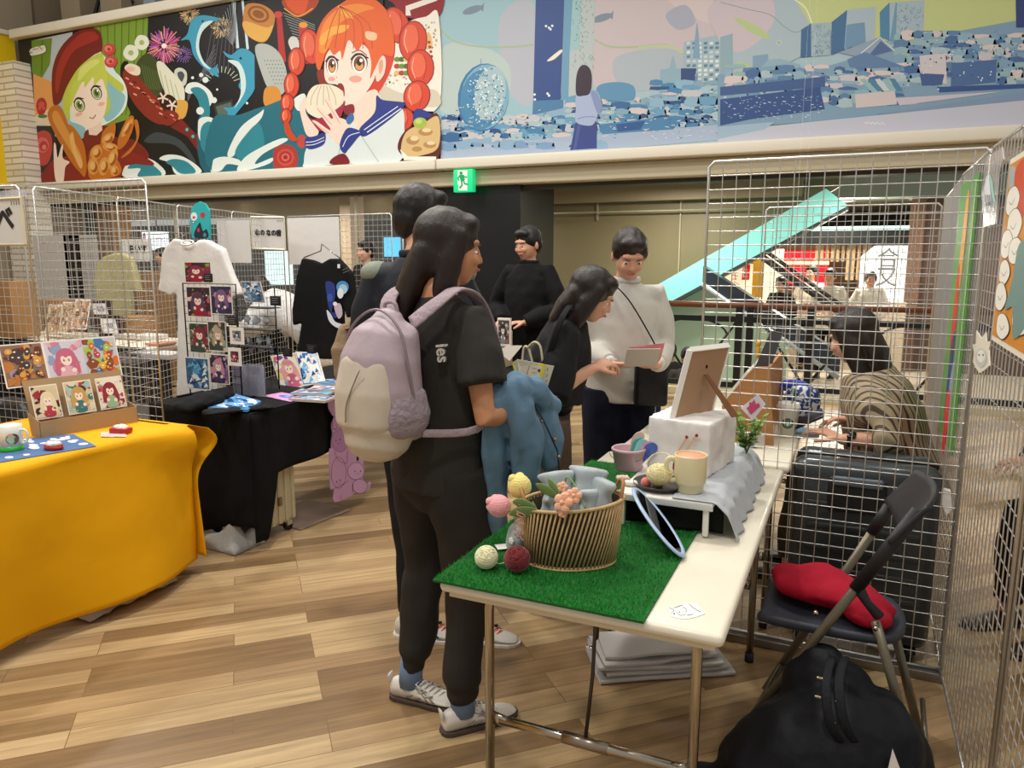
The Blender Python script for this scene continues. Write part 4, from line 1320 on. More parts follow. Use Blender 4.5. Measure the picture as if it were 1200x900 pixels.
for gz, g_ in ((ZT + .010, -.011), (ZT + .014, -.013)):
 mb.tube([(rim(t, g_).x, rim(t, g_).y, gz) for t in [2 * pi * k / 48 for k in range(48)]], .0032, 6, closed=True)
mb.build('base_ring', ROPE, bk, world=True)
mb = MB().tube([(rim(t, .006).x, rim(t, .006).y, rimz(t)) for t in [2 * pi * k / 48 for k in range(48)]], .0045, 8, closed=True)
mb.build('rim', ROPE, bk, world=True)
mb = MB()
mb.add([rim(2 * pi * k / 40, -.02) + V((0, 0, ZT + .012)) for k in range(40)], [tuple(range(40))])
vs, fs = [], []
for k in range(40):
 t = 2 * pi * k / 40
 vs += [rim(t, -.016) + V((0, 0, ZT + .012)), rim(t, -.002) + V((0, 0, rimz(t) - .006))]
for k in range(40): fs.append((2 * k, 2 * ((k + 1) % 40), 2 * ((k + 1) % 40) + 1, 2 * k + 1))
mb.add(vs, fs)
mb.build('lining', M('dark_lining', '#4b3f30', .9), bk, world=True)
for s, t0 in ((1, pi), (-1, 0)):
 c_ = rim(t0, .004)
 pts = [rim(t0 + d, .004) + V((0, 0, rimz(t0 + d) + h)) for d, h in ((-.42, 0), (-.32, .022), (-.15, .036), (.15, .036), (.32, .022), (.42, 0))]
 MB().tube(spline(pts, 4), .005, 8).build('handle', M('brown_handle', '#a8744a', .7), bk, world=True)
# grey gauze drawstring bags in and beside the basket
GAUZE = M('grey_gauze', '#a9b4b8', .55, bump=.3, bscale=30, bdist=.004, sheen=.3)
FELT = M('felt_white', '#f3efe8', .9, bump=.4, bscale=60)
def flower(mbx, c, n, r, up=V((0, 0, 1))):
 n = V(n).normalized()
 a = n.orthogonal().normalized()
 b = n.cross(a)
 for k in range(5):
  t = 2 * pi * k / 5
  q = V(c) + (a * cos(t) + b * sin(t)) * r * .55
  mbx.ell(q, (r * .5, r * .5, r * .28), rot=n.to_track_quat('Z', 'Y').to_matrix(), n=10, m=6)
 mbx.ell(V(c) + n * r * .15, r * .28, n=8, m=6)
def pouch(loc, w_, h, lean, label, seed, flat=.6, rz=0, grp='grey gauze pouches in the basket'):
 t = thing('gauze_pouch', label, 'pouch', loc, rz, grp)
 m_ = MB()
 L_ = V(lean)
 pts = [V((0, 0, 0)), V((0, 0, h * .35)), V((0, 0, h * .68)), V((0, 0, h * .78)), V((0, 0, h * .9)), V((0, 0, h))]
 pts = [p + L_ * (p.z / h) for p in pts]
 m_.tube(pts, [(w_ * .5, w_ * .3), (w_ * .56, w_ * .36), (w_ * .48, w_ * .30), (w_ * .26, w_ * .16), (w_ * .42, w_ * .16), (w_ * .58, w_ * .13)], 24, up=(1, 0, 0))
 wrinkle(m_, w_ * .10, 3.2 / w_, (1, 1, .4), seed)
 m_.build('bag', GAUZE, t, sub=1)
 m_ = MB()
 flower(m_, (w_ * .1 + L_.x * .5, -w_ * .33, h * .42), (0, -1, .1), w_ * .16)
 m_.build('felt_flower', FELT, t)
 return t
def inb(t, g_, dz=0):
 q = rim(t, g_)
 return (q.x, q.y, ZT + .05 + dz)
for k, (t_, g_, w_, h_, ln, lb) in enumerate(((.35, -.068, .10, .165, (.015, .02, 0), 'grey gauze pouch at the right end of the basket, flower on its front'),
                                             (1.0, -.05, .12, .185, (.0, .01, 0), 'grey gauze pouch standing highest, back right of the basket'),
                                             (1.7, -.055, .10, .17, (-.03, .02, 0), 'grey gauze pouch at the middle of the basket behind the flowers'),
                                             (5.6, -.065, .095, .14, (.01, -.0, 0), 'grey gauze pouch at the front right rim of the basket'),
                                             (4.6, -.062, .095, .125, (.01, 0, 0), 'grey gauze pouch in the front middle of the basket'),
                                             (2.8, -.065, .085, .13, (-.01, 0, 0), 'grey gauze pouch at the left end of the basket'))):
 pouch(inb(t_, g_, -.01), w_, h_ + .02, ln, lb, k, rz=k * .5 - .6)
# cutlery-like hair clips standing in the bags
for k, lb in enumerate(('dark flat hair clip standing in the basket, leftmost of three', 'dark flat hair clip standing in the basket, middle of three', 'silver slim hair clip standing in the basket, rightmost of three')):
 q = AZ(694 + k * 9, 592, ZT + .13)
 mb = MB().box((0, 0, .04), (.014, .004, .08), bevel=.0018, rot=Matrix.Rotation(R(12), 3, 'Y'))
 o = mb.build('hair_clip', M('dark_metal', '#2b2b30', .3, .7) if k < 2 else CHROME)
 o.location = (q.x, q.y, ZT + .06)
 tag(o, lb, 'hair clip', 'clips in the basket')
# pouch on the mat at the left of the basket
p_ = AZ(600, 651, ZT + .006)
pouch((p_.x, p_.y + .01, ZT + .008), .062, .105, (.018, .01, 0), 'upright grey gauze pouch on the grass left of the basket, beside the dark red yarn', 9, rz=R(-25), grp='grey gauze pouch on the grass')
o = MB().box((0, 0, 0), (.05, .035, .001)).build('price_card', M('white_card', '#f5f2ec', .5))
q = AZ(592, 642, ZT + .008)
o.location = (q.x, q.y, ZT + .012)
o.rotation_euler = (0, 0, .7)
tag(o, 'small white card lying on the grass under the grey pouch', 'card')
# thin pink tangled thread over the left rim
rnd = random.Random(8)
mb = MB()
for k in range(4):
 c_ = rim(pi + .35, .012)
 pts = [V((c_.x + rnd.uniform(-.014, .014), c_.y + rnd.uniform(-.012, .004) - j * .0008, rimz(pi) + .012 - j * .008)) for j in range(12)]
 mb.tube(spline(pts, 5), .0011, 5)
tag(mb.build('pink_thread', M('pink_thread', '#d9a08c', .8)), 'tangled pale pink thread hanging over the left rim of the basket', 'thread')
# ---------------------------------------------------------------- yarn balls
def yarn_ball(px, py, z, r, col, label, name, grp=None, seed=0, squash=1):
 q = AZ(px, py, z + r)
 t = thing('yarn_ball', label, 'yarn ball', (q.x, q.y, z), 0, grp)
 mat = M('yarn_' + name, col, .9, bump=.5, bscale=260, bdist=.001, sheen=.4)
 m_ = MB().ell((0, 0, r * squash), (r * .95, r * .95, r * .95 * squash), n=24, m=16)
 m_.build('core', mat, t)
 rr = random.Random(seed)
 m_ = MB()
 for k in range(46):
  ax = V((rr.gauss(0, 1), rr.gauss(0, 1), rr.gauss(0, 1))).normalized()
  if k < 18: ax = (V((.3, -.5, 1)) + ax * .35).normalized()
  a = ax.orthogonal().normalized()
  b = ax.cross(a)
  off = rr.uniform(-.65, .65)
  q_ = math.sqrt(1 - off * off) * r * .985
  th = r * .035
  pts = [ax * off * r + (a * cos(t_) + b * sin(t_)) * q_ for t_ in [2 * pi * j / 28 for j in range(28)]]
  m_.tube([(p.x, p.y, (p.z + r) * squash) for p in pts], th, 5, closed=True)
 m_.build('strands', mat, t)
 return t
yarn_ball(570, 653, ZT + .008, .029, '#f4efc8', 'small cream yarn ball on the grass at the left', 'cream', seed=1)
yarn_ball(606, 655, ZT + .008, .0325, '#7a0f1c', 'dark red yarn ball on the grass between the cream ball and the basket', 'red', seed=2)
# thread linking them
a, b = AZ(581, 660, ZT + .015), AZ(594, 658, ZT + .015)
tag(MB().tube(spline([a, (a + b) / 2 + V((0, -.004, -.002)), b], 4), .0014, 5).build('yarn_end', MATS['yarn_cream']), 'loose cream yarn end on the grass between the two balls', 'thread')
# ---------------------------------------------------------------- crochet tulips and flowers in the basket
GREEN = M('crochet_green', '#7f9a5c', .9, bump=.7, bscale=300, bdist=.0015)
def crochet(name, col):
 m = M(name, col, .9, sheen=.3)
 nt = m.node_tree
 if nt.nodes.get('V1'): return m
 b_ = nt.nodes['Principled BSDF']
 tc = nt.nodes.new('ShaderNodeTexCoord')
 vo = nt.nodes.new('ShaderNodeTexVoronoi')
 vo.name = 'V1'
 vo.inputs['Scale'].default_value = 170
 vo.inputs['Randomness'].default_value = .25
 nt.links.new(tc.outputs['Object'], vo.inputs['Vector'])
 bp = nt.nodes.new('ShaderNodeBump')
 bp.inputs['Strength'].default_value = .9
 bp.inputs['Distance'].default_value = .002
 bp.invert = True
 nt.links.new(vo.outputs['Distance'], bp.inputs['Height'])
 nt.links.new(bp.outputs[0], b_.inputs['Normal'])
 return m
def tulip(px, py, y, r, col, name, label, base, leaves):
 hd = AY(px, py, y)
 t = thing('crochet_tulip', label, 'crochet flower', (base.x, base.y, base.z))
 ax = (hd - base).normalized()
 q = ax.to_track_quat('Z', 'Y').to_matrix()
 m_ = MB()
 prof = [(.001, -r * 1.05), (r * .55, -r * .9), (r * .9, -r * .45), (r, 0), (r * .93, r * .4), (r * .72, r * .75), (r * .42, r * .95), (.001, r * .9)]
 m_.lathe(prof, hd, 24, m=q.to_4x4())
 for k in range(3):
  t_ = 2 * pi * k / 3 + .5
  m_.ell(hd + q @ V((cos(t_) * r * .45, sin(t_) * r * .45, r * .72)), (r * .42, r * .42, r * .38), n=14, m=8)
 m_.build('bloom', crochet('crochet_' + name, col), t, world=True, sub=1)
 MB().tube(spline([base, base + (hd - base) * .5 + V((0, 0, .012)), hd - ax * r], 5), .0035, 8).build('stem', GREEN, t, world=True)
 for (qx, qy, rx_, ry_, qy2) in leaves:
  a_, b_2 = AY(qx, qy, y - .07), AY(rx_, ry_, y - .06)
  m_ = MB()
  d = b_2 - a_
  mid = (a_ + b_2) / 2
  m_.tube([a_, a_ + d * .25, mid, a_ + d * .8, b_2], [(.004, .0015), (.015, .003), (.020, .0035), (.014, .003), (.001, .001)], 14, up=(.2, -.4, 1))
  m_.build('leaf', GREEN, t, world=True, sub=1)
 return t
bL = rim(pi, -.04) + V((0, 0, ZT + .10))
bL2 = rim(pi - .6, -.04) + V((0, 0, ZT + .10))
tulip(585, 593, 1.72, .031, '#f3a9ae', 'pink', 'pink crochet tulip reaching out left from the basket', bL, [(630, 597, 596, 603, 0), (628, 594, 600, 588, 0)])
tulip(609, 570, 1.77, .0325, '#f2df86', 'yellow', 'yellow crochet tulip reaching out left above the pink one', bL2, [(655, 583, 627, 567, 0), (655, 582, 642, 560, 0)])
# peach flower cluster
fl = thing('crochet_flower', 'peach crochet blossom branch at the front rim of the basket', 'crochet flower', AZ(662, 592, ZT + .13))
PEACH = crochet('crochet_peach', '#f0b494')
mb = MB()
c_ = AY(660, 589, 1.655)
flower(mb, c_, (-.2, -1, .3), .026)
flower(mb, c_ + V((.022, .014, .016)), (.2, -1, .4), .020)
flower(mb, c_ + V((.0, -.004, -.026)), (0, -1, .0), .012)
mb.build('bloom', PEACH, fl, world=True)
mb = MB()
flower(mb, AY(659, 571, 1.72), (0, -1, .5), .015)
mb.build('bloom', PEACH, fl, world=True)
p0_ = AY(664, 567, 1.84)
MB().tube(spline([rim(3.6, -.03) + V((0, 0, ZT + .1)), AY(659, 573, 1.73), AY(664, 560, 1.72), AY(672, 566, 1.70), AY(686, 596, 1.67)], 6), .0022, 6).build('stem', GREEN, fl, world=True)
mb = MB()
flower(mb, AY(655, 576, 1.82), (0, -1, .4), .008)
mb.build('blue_bloom', crochet('crochet_blue', '#b4c4e0'), fl, world=True, label='pale blue bud')
# ---------------------------------------------------------------- oval mirror frame leaning on the rack
mf = thing('oval_mirror', 'oval mirror in a pale blue frame leaning from the grass against the rack', 'mirror', AZ(790, 648, ZT + .01))
P0, P1 = AZ(797, 650, ZT + .018), V((-.540, 2.06, ZT + .118))
ctr = (P0 + P1) / 2
ax = (P1 - P0) / 2
side = V((.10, -.60, .0)).normalized()
side = (side - ax.normalized() * side.dot(ax.normalized())).normalized()
pts = [ctr + ax * cos(t) + side * (.048 * sin(t)) for t in [2 * pi * k / 40 for k in range(40)]]
nrm = ax.normalized().cross(side).normalized()
MB().tube(pts, [(.0045, .008)] * 40, 10, up=nrm, closed=True).build('frame', M('pale_blue_plastic', '#a9c0e2', .3), mf, world=True)
MB().prism([ctr + (p - ctr) * .97 - nrm * .002 for p in pts], nrm * .004).build('glass', M('dark_mirror', '#3c4444', .06, 1), mf, world=True)
# ================================================================== RACK (low shelf) with cloths
ZR = .825
rx0, rx1, ry0, ry1 = -.60, -.325, 2.06, 2.75
rk = thing('low_rack', 'low white wire-legged shelf on the grass mat, carrying the mug and the white bag', 'shelf', ((rx0 + rx1) / 2, (ry0 + ry1) / 2, ZT + .006))
MB().box2((rx0, ry0, ZR - .014), (rx1, ry1, ZR), bevel=.004).build('board', WHITEP, rk, world=True)
MB().box2((rx0, ry0 - .003, ZR - .022), (rx1, ry0 + .006, ZR - .003), bevel=.002).build('front_lip', M('grey_white', '#cfd2cf', .4), rk, world=True)
for x in (rx0 + .015, rx1 - .02):
 for y in (ry0 + .012, ry1 - .02):
  MB().box2((x - .008, y - .008, ZT + .006), (x + .008, y + .008, ZR - .014), bevel=.002).build('leg', WHITEP, rk, world=True)
def drape(name, label, cat, fn, nu, nv, mat, th=.0015, grp=None):
 o = MB().grid(fn, nu, nv).build(name, mat)
 md = o.modifiers.new('thick', 'SOLIDIFY')
 md.thickness = th
 md.offset = 0
 tag(o, label, cat, grp)
 return o
def black_fn(u, v):
 # v 0..1 front hang then top
 y = ry0 + .0
 s = v * .26
 x = rx0 + .03 + u * (rx1 - rx0 - .01)
 if s < .10: return V((x + .035 * (1 - s / .1) * (u - .2), y - .012 + .004 * sin(u * 14), ZR + .003 - .10 + s))
 return V((x, y + (s - .10), ZR + .003))
drape('black_cloth', 'black cloth hanging down the front of the low white rack', 'cloth', lambda u, v: V((rx0 + .02 + u * (rx1 - rx0 + .005), ry0 + .03 + .01 * sin(u * 9), ZT + .01 + v * (ZR - .02 - ZT))), 16, 8, fabric('black_cloth', '#0c0e0c'))
GREYC = fabric('grey_linen', '#b9bfc6', .4, 30, .004)
def grey_fn(u, v):
 y = ry0 - .0 + u * (ry1 - ry0 + .02)
 s = v * .28
 fold = .006 * sin(u * 44 + 1) * min(1, max(0, (v - .45) * 4)) + .004 * sin(u * 17)
 if s < .115: return V((rx1 - .115 + s, y, ZR + .0035 + .0015 * sin(u * 30)))
 d = s - .115
 return V((rx1 + .006 + .018 * min(1, d / .05) + d * .25 + fold, y, ZR + .003 - d * .62))
drape('grey_cloth', 'pale grey cloth draped over the rack, hanging in folds down its right side', 'cloth', grey_fn, 90, 30, GREYC)
# black tray and things on the rack
tr = thing('serving_tray', 'round dark tray under the yarn and pompoms on the front of the rack', 'tray', (-.495, 2.155, ZR + .004))
MB().lathe([(.0, 0), (.070, 0), (.078, .010), (.081, .012), (.080, .014), (.074, .008), (.066, .004), (0, .004)], n=40).build('dish', M('dark_grey_tray', '#3b3836', .4), tr, )
yarn_ball(773, 553, ZR + .018, .038, '#efe3ac', 'cream yellow yarn ball in the dark tray on the rack', 'butter', seed=4, squash=.82)
mb = MB().tube(spline([AY(757, 544, 2.17), AY(765, 533, 2.19), AY(780, 531, 2.19), AY(790, 540, 2.17), AY(797, 550, 2.15)], 5), .0018, 6)
tag(mb.build('yarn_end', MATS['yarn_butter']), 'loose pale yarn strand curling over the cream ball on the rack', 'thread')
for px, col, nm, lb in ((757, '#ee7f72', 'coral', 'coral pink pompom on the front of the rack'), (771, '#efe870', 'lemon', 'lemon yellow pompom on the front of the rack beside the coral one')):
 q = AZ(px, 566, ZR + .014)
 mb = MB().ell((0, 0, 0), .0155, n=20, m=14)
 wrinkle(mb, .0008, 300)
 o = mb.build('pompom', M('pompom_' + nm, col, .95, sheen=.8, bump=.6, bscale=600))
 o.location = (q.x, q.y, ZR)
 tag(o, lb, 'pompom')
# dark red felt purse behind the yarn
q = AZ(797, 560, ZR)
mb = MB().tube([(0, 0, 0), (0, 0, .03), (0, 0, .055), (0, 0, .062)], [(.03, .02), (.034, .024), (.02, .012), (.004, .003)], 20, up=(1, 0, 0))
o = mb.build('felt_purse', M('dark_red_felt', '#7d0d1d', .9), sub=1)
o.location = (q.x, q.y + .03, ZR + .004)
tag(o, 'dark red felt purse between the cream yarn ball and the mug', 'purse')
# pink bucket with combs
bu = thing('pink_bucket', 'small mauve pink bucket at the left end of the rack, filled with combs', 'bucket', AZ(735, 553, ZR - .03))
bq = AZ(735, 553, ZR)
bz = ZR
bu.location = (bq.x - .005, bq.y + .03, bz)
bu.scale = (1.3, 1.3, 1.3)
MW[bu.name] = frame(bu.location)
MB().lathe([(.0, .002), (.030, 0), (.033, .004), (.040, .048), (.0425, .049), (.0425, .054), (.040, .056), (.038, .052), (.031, .006), (0, .006)], n=36).build('tub', M('mauve_plastic', '#c4a4ae', .35), bu)
for px in (739, 761):
 p = AY(px, 560, 2.1)
mb = MB().tube([(p[0], p[1], p[2]) for p in [(.0425 * cos(t), -.02 + .03 * sin(t) * 0 - .0425 * abs(sin(t)) * .2, .045 - .02 * sin(t)) for t in [pi * k / 12 for k in range(13)]]], .001, 5)
mb.build('wire_handle', STEELD, bu)
def comb(dx, dy, tilt, col, nm, lb, h=.075):
 o_ = bu.location
 t = thing('hair_comb', lb, 'comb', (o_[0] + dx * 1.3, o_[1] + dy * 1.3, bz + .010), .3)
 t.scale = (1.35, 1.35, 1.35)
 m = Matrix.Rotation(R(tilt), 3, 'Y')
 mb = MB()
 pts = [m @ V((x, 0, z)) for x, z in spline([(-.008, 0), (-.010, h * .5), (-.014, h * .8), (-.006, h), (.008, h), (.014, h * .8), (.010, h * .5), (.008, 0)], 3, True)]
 mb.prism(pts, (0, .004, 0))
 mb.build('comb_body', M('comb_' + nm, col, .25, coat=.3), t)
 mb = MB()
 for k in range(4): mb.tube([m @ V((-.006 + k * .004, -.001, h * .15)), m @ V((-.006 + k * .004, -.001, h * .75))], .0008, 4)
 mb.build('teeth', M('comb_dark_' + nm, col, .4), t)
comb(-.008, .012, 22, '#e8c4b8', 'peach', 'pale peach round-topped comb, tallest in the pink bucket', .085)
comb(-.004, 0, 26, '#46a8a4', 'teal', 'teal comb leaning in the pink bucket, nearest the left')
comb(.002, -.004, 30, '#8fd4d0', 'mint', 'pale mint comb leaning in the middle of the pink bucket')
comb(.010, -.002, 36, '#e8a8c4', 'pink', 'pink comb leaning right in the pink bucket')
comb(.014, -.004, 40, '#4c6cc0', 'blue', 'blue comb leaning farthest right in the pink bucket')
# small trinkets on the front left of the rack
for k, (px, py, col, lb) in enumerate(((728, 566, '#e6c4bc', 'pale pink rolled scarf scrap beside the pink bucket'), (737, 572, '#efe9e0', 'white lace scrap on the front left corner of the rack'))):
 q = AZ(px, py, ZR)
 mb = MB().ell((0, 0, .008), (.022, .014, .009), n=18, m=10)
 wrinkle(mb, .004, 90, seed=k)
 o = mb.build('lace_scrap', M('scrap_%d' % k, col, .9))
 o.location = (q.x, q.y + .02, ZR)
 tag(o, lb, 'trinket')
# the mug
mg = thing('cream_mug', 'tall cream mug with an orange inside on the right front corner of the rack', 'mug', AZ(813, 570, ZR))
q = V((-.405, 2.135, ZR + .005))
mg.location = q
mg.scale = (1.18, 1.18, 1.22)
MW[mg.name] = frame(q)
k_ = .041
MUGC = M('cream_plastic', '#ecdfb4', .35, coat=.1)
MB().lathe([(0, 0), (.029, 0), (.032, .003), (.0345, .020), (.0355, .0205), (.0385, .026), (.0395, .088), (.0390, .0905), (.0375, .0905), (.0372, .088), (.035, .02), (0, .018)], n=44).build('cup', MUGC, mg)
MB().lathe([(.0368, .087), (.0345, .024), (0, .022)], n=40).build('inner_glaze', M('orange_inside', '#f0a888', .4), mg)
dv = V((-.93, -.36, 0)).normalized()
pts = [dv * r_ + V((0, 0, z)) for r_, z in ((.037, .078), (.050, .080), (.058, .070), (.058, .045), (.052, .028), (.036, .026))]
MB().tube(spline(pts, 5), [(.0045, .0065)] * 26, 10, up=(dv.y, -dv.x, 0)).build('handle', MUGC, mg)
# white paper bag box
wb = thing('white_bag', 'crumpled white paper carrier bag on the rack, printed with knitting needles', 'bag', (-.465, 2.43, ZR + .005))
WBM = M('white_paper', '#efedea', .55, bump=.4, bscale=9, bdist=.01)
mb = MB()
c0 = [V((-.115, -.10, 0)), V((.085, -.15, 0)), (V((.13, .10, 0))), V((-.075, .13, 0))]
def wbf(u, v):
 e = u * 4
 i = int(e) % 4
 f = e - int(e)
 p = c0[i].lerp(c0[(i + 1) % 4], f)
 return V((p.x, p.y, v * .168)) * 1
mb.grid(wbf, 64, 20)
n0 = len(mb.v)
mb.v += [V((0, 0, .172)), V((0, 0, 0))]
row = 65
for i in range(64):
 mb.f.append((20 * row + i, 20 * row + i + 1, n0))
 mb.f.append((i + 1, i, n0 + 1))
 mb.c += [None] * 2
 mb.sm += [True] * 2
bb = blob(mb, .006, 2, (.006, 14, (1, 1, 1), 3))
bb.build('paper_bag', WBM, wb)
WBF = lambda x, y: wb.location + V((0, 0, 0))
ar = Art(lambda x, y: V((c0[0].lerp(c0[1], x).x, c0[0].lerp(c0[1], x).y, y)), (-.24, -.97, 0), .0003, .008)
ar.l('#e3b9a0', .012, (.50, .06), (.66, .12), sm=False)
ar.l('#e3b9a0', .012, (.60, .055), (.80, .13), sm=False)
for cx, cy in ((.66, .122), (.82, .132)):
 ar.e('#a8433a', cx, cy, .025, .0055)
 ar.e('#7d2a28', cx, cy, .012, .0025)
ar.mb.build('needle_print', PRINT, wb)
# picture frame standing on the bag, seen from behind
pf = thing('photo_stand', 'white photo frame with a brown backing board, seen from behind on the white bag', 'picture frame', (-.50, 2.36, ZR + .175))
F0, F1 = AY(787, 492, 2.34), AY(841, 401, 2.42)
# plane : bottom edge runs back along +Y, leaning to the right
up_ = (F1 - AY(829, 489, 2.62)).normalized()
Bn = F0
Bf = AZ(838, 482, F0.z)
Bf = Bn + (Bf - Bn).normalized() * .19
Bn = F0 + V((0, 0, 0))
tl = AY(814, 406, 2.40) - F0
hgt = .225
upv = V((.20, .10, 1)).normalized()
w_ = (Bf - Bn)
TN, TF = Bn + upv * hgt, Bf + upv * hgt
nn = w_.cross(upv).normalized()
if nn.x < 0: nn = -nn
# outer white frame: four bars
def bar(a, b, wd, th, mat, nm, par):
 a, b = V(a), V(b)
 return MB().tube([a, b], [(wd, th)] * 2, 4, up=nn, smooth=False).build(nm, mat, par, world=True)
WHF = M('white_lacquer', '#f0ede6', .35)
for a_, b_ in ((Bn, Bf), (TN, TF), (Bn, TN), (Bf, TF)): bar(a_, b_, .012, .012, WHF, 'frame_bar', pf)
MB().prism([Bn + nn * .002, Bf + nn * .002, TF + nn * .002, TN + nn * .002], nn * .006).build('backing_board', M('brown_board', '#b08f70', .7, var=.06), pf, world=True)
mid = (Bn + Bf) / 2 * .5 + (TN + TF) / 2 * .5
top_ = mid + upv * .03 + nn * .012
wv = w_.normalized()
ft = AY(834, 490, 2.42)
ft = V((mid.x + .115, mid.y - .02, ZR + .178))
MB().prism([top_ - wv * .008, top_ + wv * .008, ft + wv * .018, ft - wv * .018], nn * .004).build('easel_leg', M('dark_brown_board', '#7a4e2c', .7), pf, world=True)
MB().ell(mid + upv * .055 + nn * .009, (.004, .004, .006), n=10, m=6).build('hanging_clip', M('black_metal', '#1c1a18', .4, .6), pf, world=True)
# leafy plant right of the bag
rnd = random.Random(11)
def leafy(name, label, base, n, hgt_, spread, lsize, col, dirv=(0, 0, 1)):
 t = thing(name, label, 'plant', base)
 base = V(base)
 st_, lf = MB(), MB()
 for k in range(n):
  a = rnd.random() * 6.28
  tip = base + V((cos(a) * spread, sin(a) * spread, hgt_ * rnd.uniform(.5, 1))) + V(dirv) * rnd.uniform(0, .02)
  st_.tube(spline([base, base.lerp(tip, .5) + V((0, 0, .01)), tip], 4), .0012, 5)
  for j in range(7):
   p = base.lerp(tip, .25 + .75 * j / 6)
   d = V((rnd.gauss(0, 1), rnd.gauss(0, 1), rnd.uniform(0, 1))).normalized() * lsize
   s_ = d.cross(V((0, 0, 1))).normalized() * lsize * .38
   lf.add([p, p + d * .5 + s_, p + d, p + d * .5 - s_, p + d * .5 + V((0, 0, -lsize * .08))], [(0, 4, 1), (1, 4, 2), (2, 4, 3), (3, 4, 0)])
 st_.build('stem', M('plant_stem', '#5f7a34', .7), t, world=True)
 tag(lf.build('foliage', M('leaf_' + name, col, .45, var=.3, vscale=40), t, world=True), kind='stuff')
 return t
p = AZ(876, 530, ZR)
leafy('green_plant', 'small leafy green plant standing right of the white bag on the rack', (-.315, 2.66, ZR), 16, .13, .045, .030, '#6d9636')
p = AZ(835, 480, ZR)
leafy('trailing_plant', 'leafy sprig showing behind the photo frame', (-.50, 2.72, ZR), 7, .22, .05, .024, '#8fb050')
# pink castle card sticking out of the bag
cd = thing('printed_card', 'clear-wrapped card with a pink castle shape, leaning right of the white bag', 'card', (-.30, 2.60, ZR + .1))
cq = [AY(868, 478, 2.62), AY(882, 493, 2.62), AY(897, 474, 2.62), AY(888, 462, 2.62)]
MB().prism(cq, (0, .003, 0)).build('card', M('pale_lilac_card', '#e6e2ee', .3), cd, world=True)
ar = Art(lambda x, y: AY(x, y, 2.62), (0, -1, 0), .0003, .002)
ar.p('#d6517c', (875, 478), (880, 486), (891, 476), (889, 472), (886, 474), (884, 468), (881, 472), (878, 471), (878, 476))
ar.mb.build('castle_print', PRINT, cd, world=True)
# ================================================================== THINGS ON THE SECOND TABLE
KW = M('orange_wood', '#b07c48', .55, var=.15, vscale=8, stretch=(1, 1, 8))
ws = thing('wooden_display_shelf', 'plywood display stand with a slanting top on the second table, seen from its side', 'display stand', (-.41, 3.35, ZT))
yw = 3.25
pts = [AY(846, 522, yw), AY(906, 528, yw), AY(903, 430, yw), AY(887, 430, yw), AY(877, 437, yw), AY(846, 474, yw)]
zb0 = ZT
pts[0].z = zb0
pts[1].z = zb0
MB().prism(pts, (0, .014, 0)).build('side_board', KW, ws, world=True)
MB().prism([p + V((0, .5, 0)) for p in pts], (0, .014, 0)).build('side_board', KW, ws, world=True)
mb = MB()
mb.prism([pts[5], pts[4], pts[4] + V((0, .5, 0)), pts[5] + V((0, .5, 0))], (-.008, 0, .008))
mb.build('slanted_shelf', M('white_shelf', '#ece8e0', .5), ws, world=True)
mb = MB()
mb.box2((pts[2].x - .012, yw + .014, zb0), (pts[2].x, yw + .5, pts[2].z))
mb.build('back_board', KW, ws, world=True)
# grey tablet standing on it
a_, b_, c__, d_ = AY(884, 432, 3.35), AY(901, 437, 3.35), AY(917, 390, 3.35), AY(903, 388, 3.35)
tag(MB().prism([a_, b_, c__, d_], (0, .03, 0)).build('dark_folder', M('dark_grey_folder', '#4b4a50', .5)), 'dark grey folder leaning on top of the plywood display stand', 'folder')
mb = MB().ell((0, 0, .025), (.012, .01, .03), n=12, m=8)
mb.ell((0, 0, .062), .014, n=12, m=8)
o = mb.build('yellow_figurine', M('yellow_plastic', '#efb932', .4))
q = AY(888, 412, 3.4)
o.location = (q.x, q.y, q.z - .03)
tag(o, 'tiny yellow figurine on the slanting top of the plywood stand', 'figurine')
q = AY(828, 468, 3.2)
mb = MB()
flower(mb, (0, 0, .03), (0, -1, .6), .022)
mb.tube([(0, 0, -.155), (0, 0, .03)], .004, 6)
o = mb.build('yellow_flower', M('yellow_plastic', '#efb932', .4))
o.location = (q.x, q.y, q.z - .02)
tag(o, 'yellow crochet flower by the white slope of the plywood stand', 'flower')
# coffee cup
cp = thing('paper_cup', 'white paper coffee cup with a round green emblem and a white lid', 'cup', (0, 0, 0))
q = AZ(922, 524, ZT)
q = AZ(922, 512, ZT)
cp.location = q
cp.scale = (1.15, 1.15, 1.1)
MW[cp.name] = frame(q)
MB().lathe([(0, 0), (.030, 0), (.041, .118), (.0425, .12), (.041, .122), (0, .122)], n=36).build('cup', M('paper_white', '#efece4', .5), cp)
MB().lathe([(.0435, .117), (.0440, .124), (.041, .127), (.039, .138), (.0365, .140), (0, .137)], n=36).build('lid', WHITEP, cp)
MB().tube([(.012, -.015, .13), (.02, -.02, .20)], .004, 8).build('straw', M('green_straw', '#1d5c40', .4), cp)
ang0 = math.atan2(-q.y, -q.x)
def cupm(x, y):
 z = .062 + y
 r_ = .030 + .011 * z / .118 + .0006
 t = ang0 + x / r_
 return V((cos(t) * r_, sin(t) * r_, z))
mb = MB()
GRN = '#12603f'
def cuppoly(col, pts, k):
 c = sum((V((p[0], p[1])) for p in pts), V((0, 0))) / len(pts)
 vs = []
 for p in [(c.x, c.y)] + list(pts):
  v_ = cupm(p[0], p[1])
  s_ = 1 + (.0004 * k) / V((v_.x, v_.y)).length
  vs.append(V((v_.x * s_, v_.y * s_, v_.z)))
 n = len(pts)
 mb.add(vs, [(0, 1 + i, 1 + (i + 1) % n) for i in range(n)], col, False)
cuppoly(GRN, ellpts(0, 0, .021, .021, 28), 1)
cuppoly('#f2f2ee', ellpts(0, 0, .0155, .0155, 24), 2)
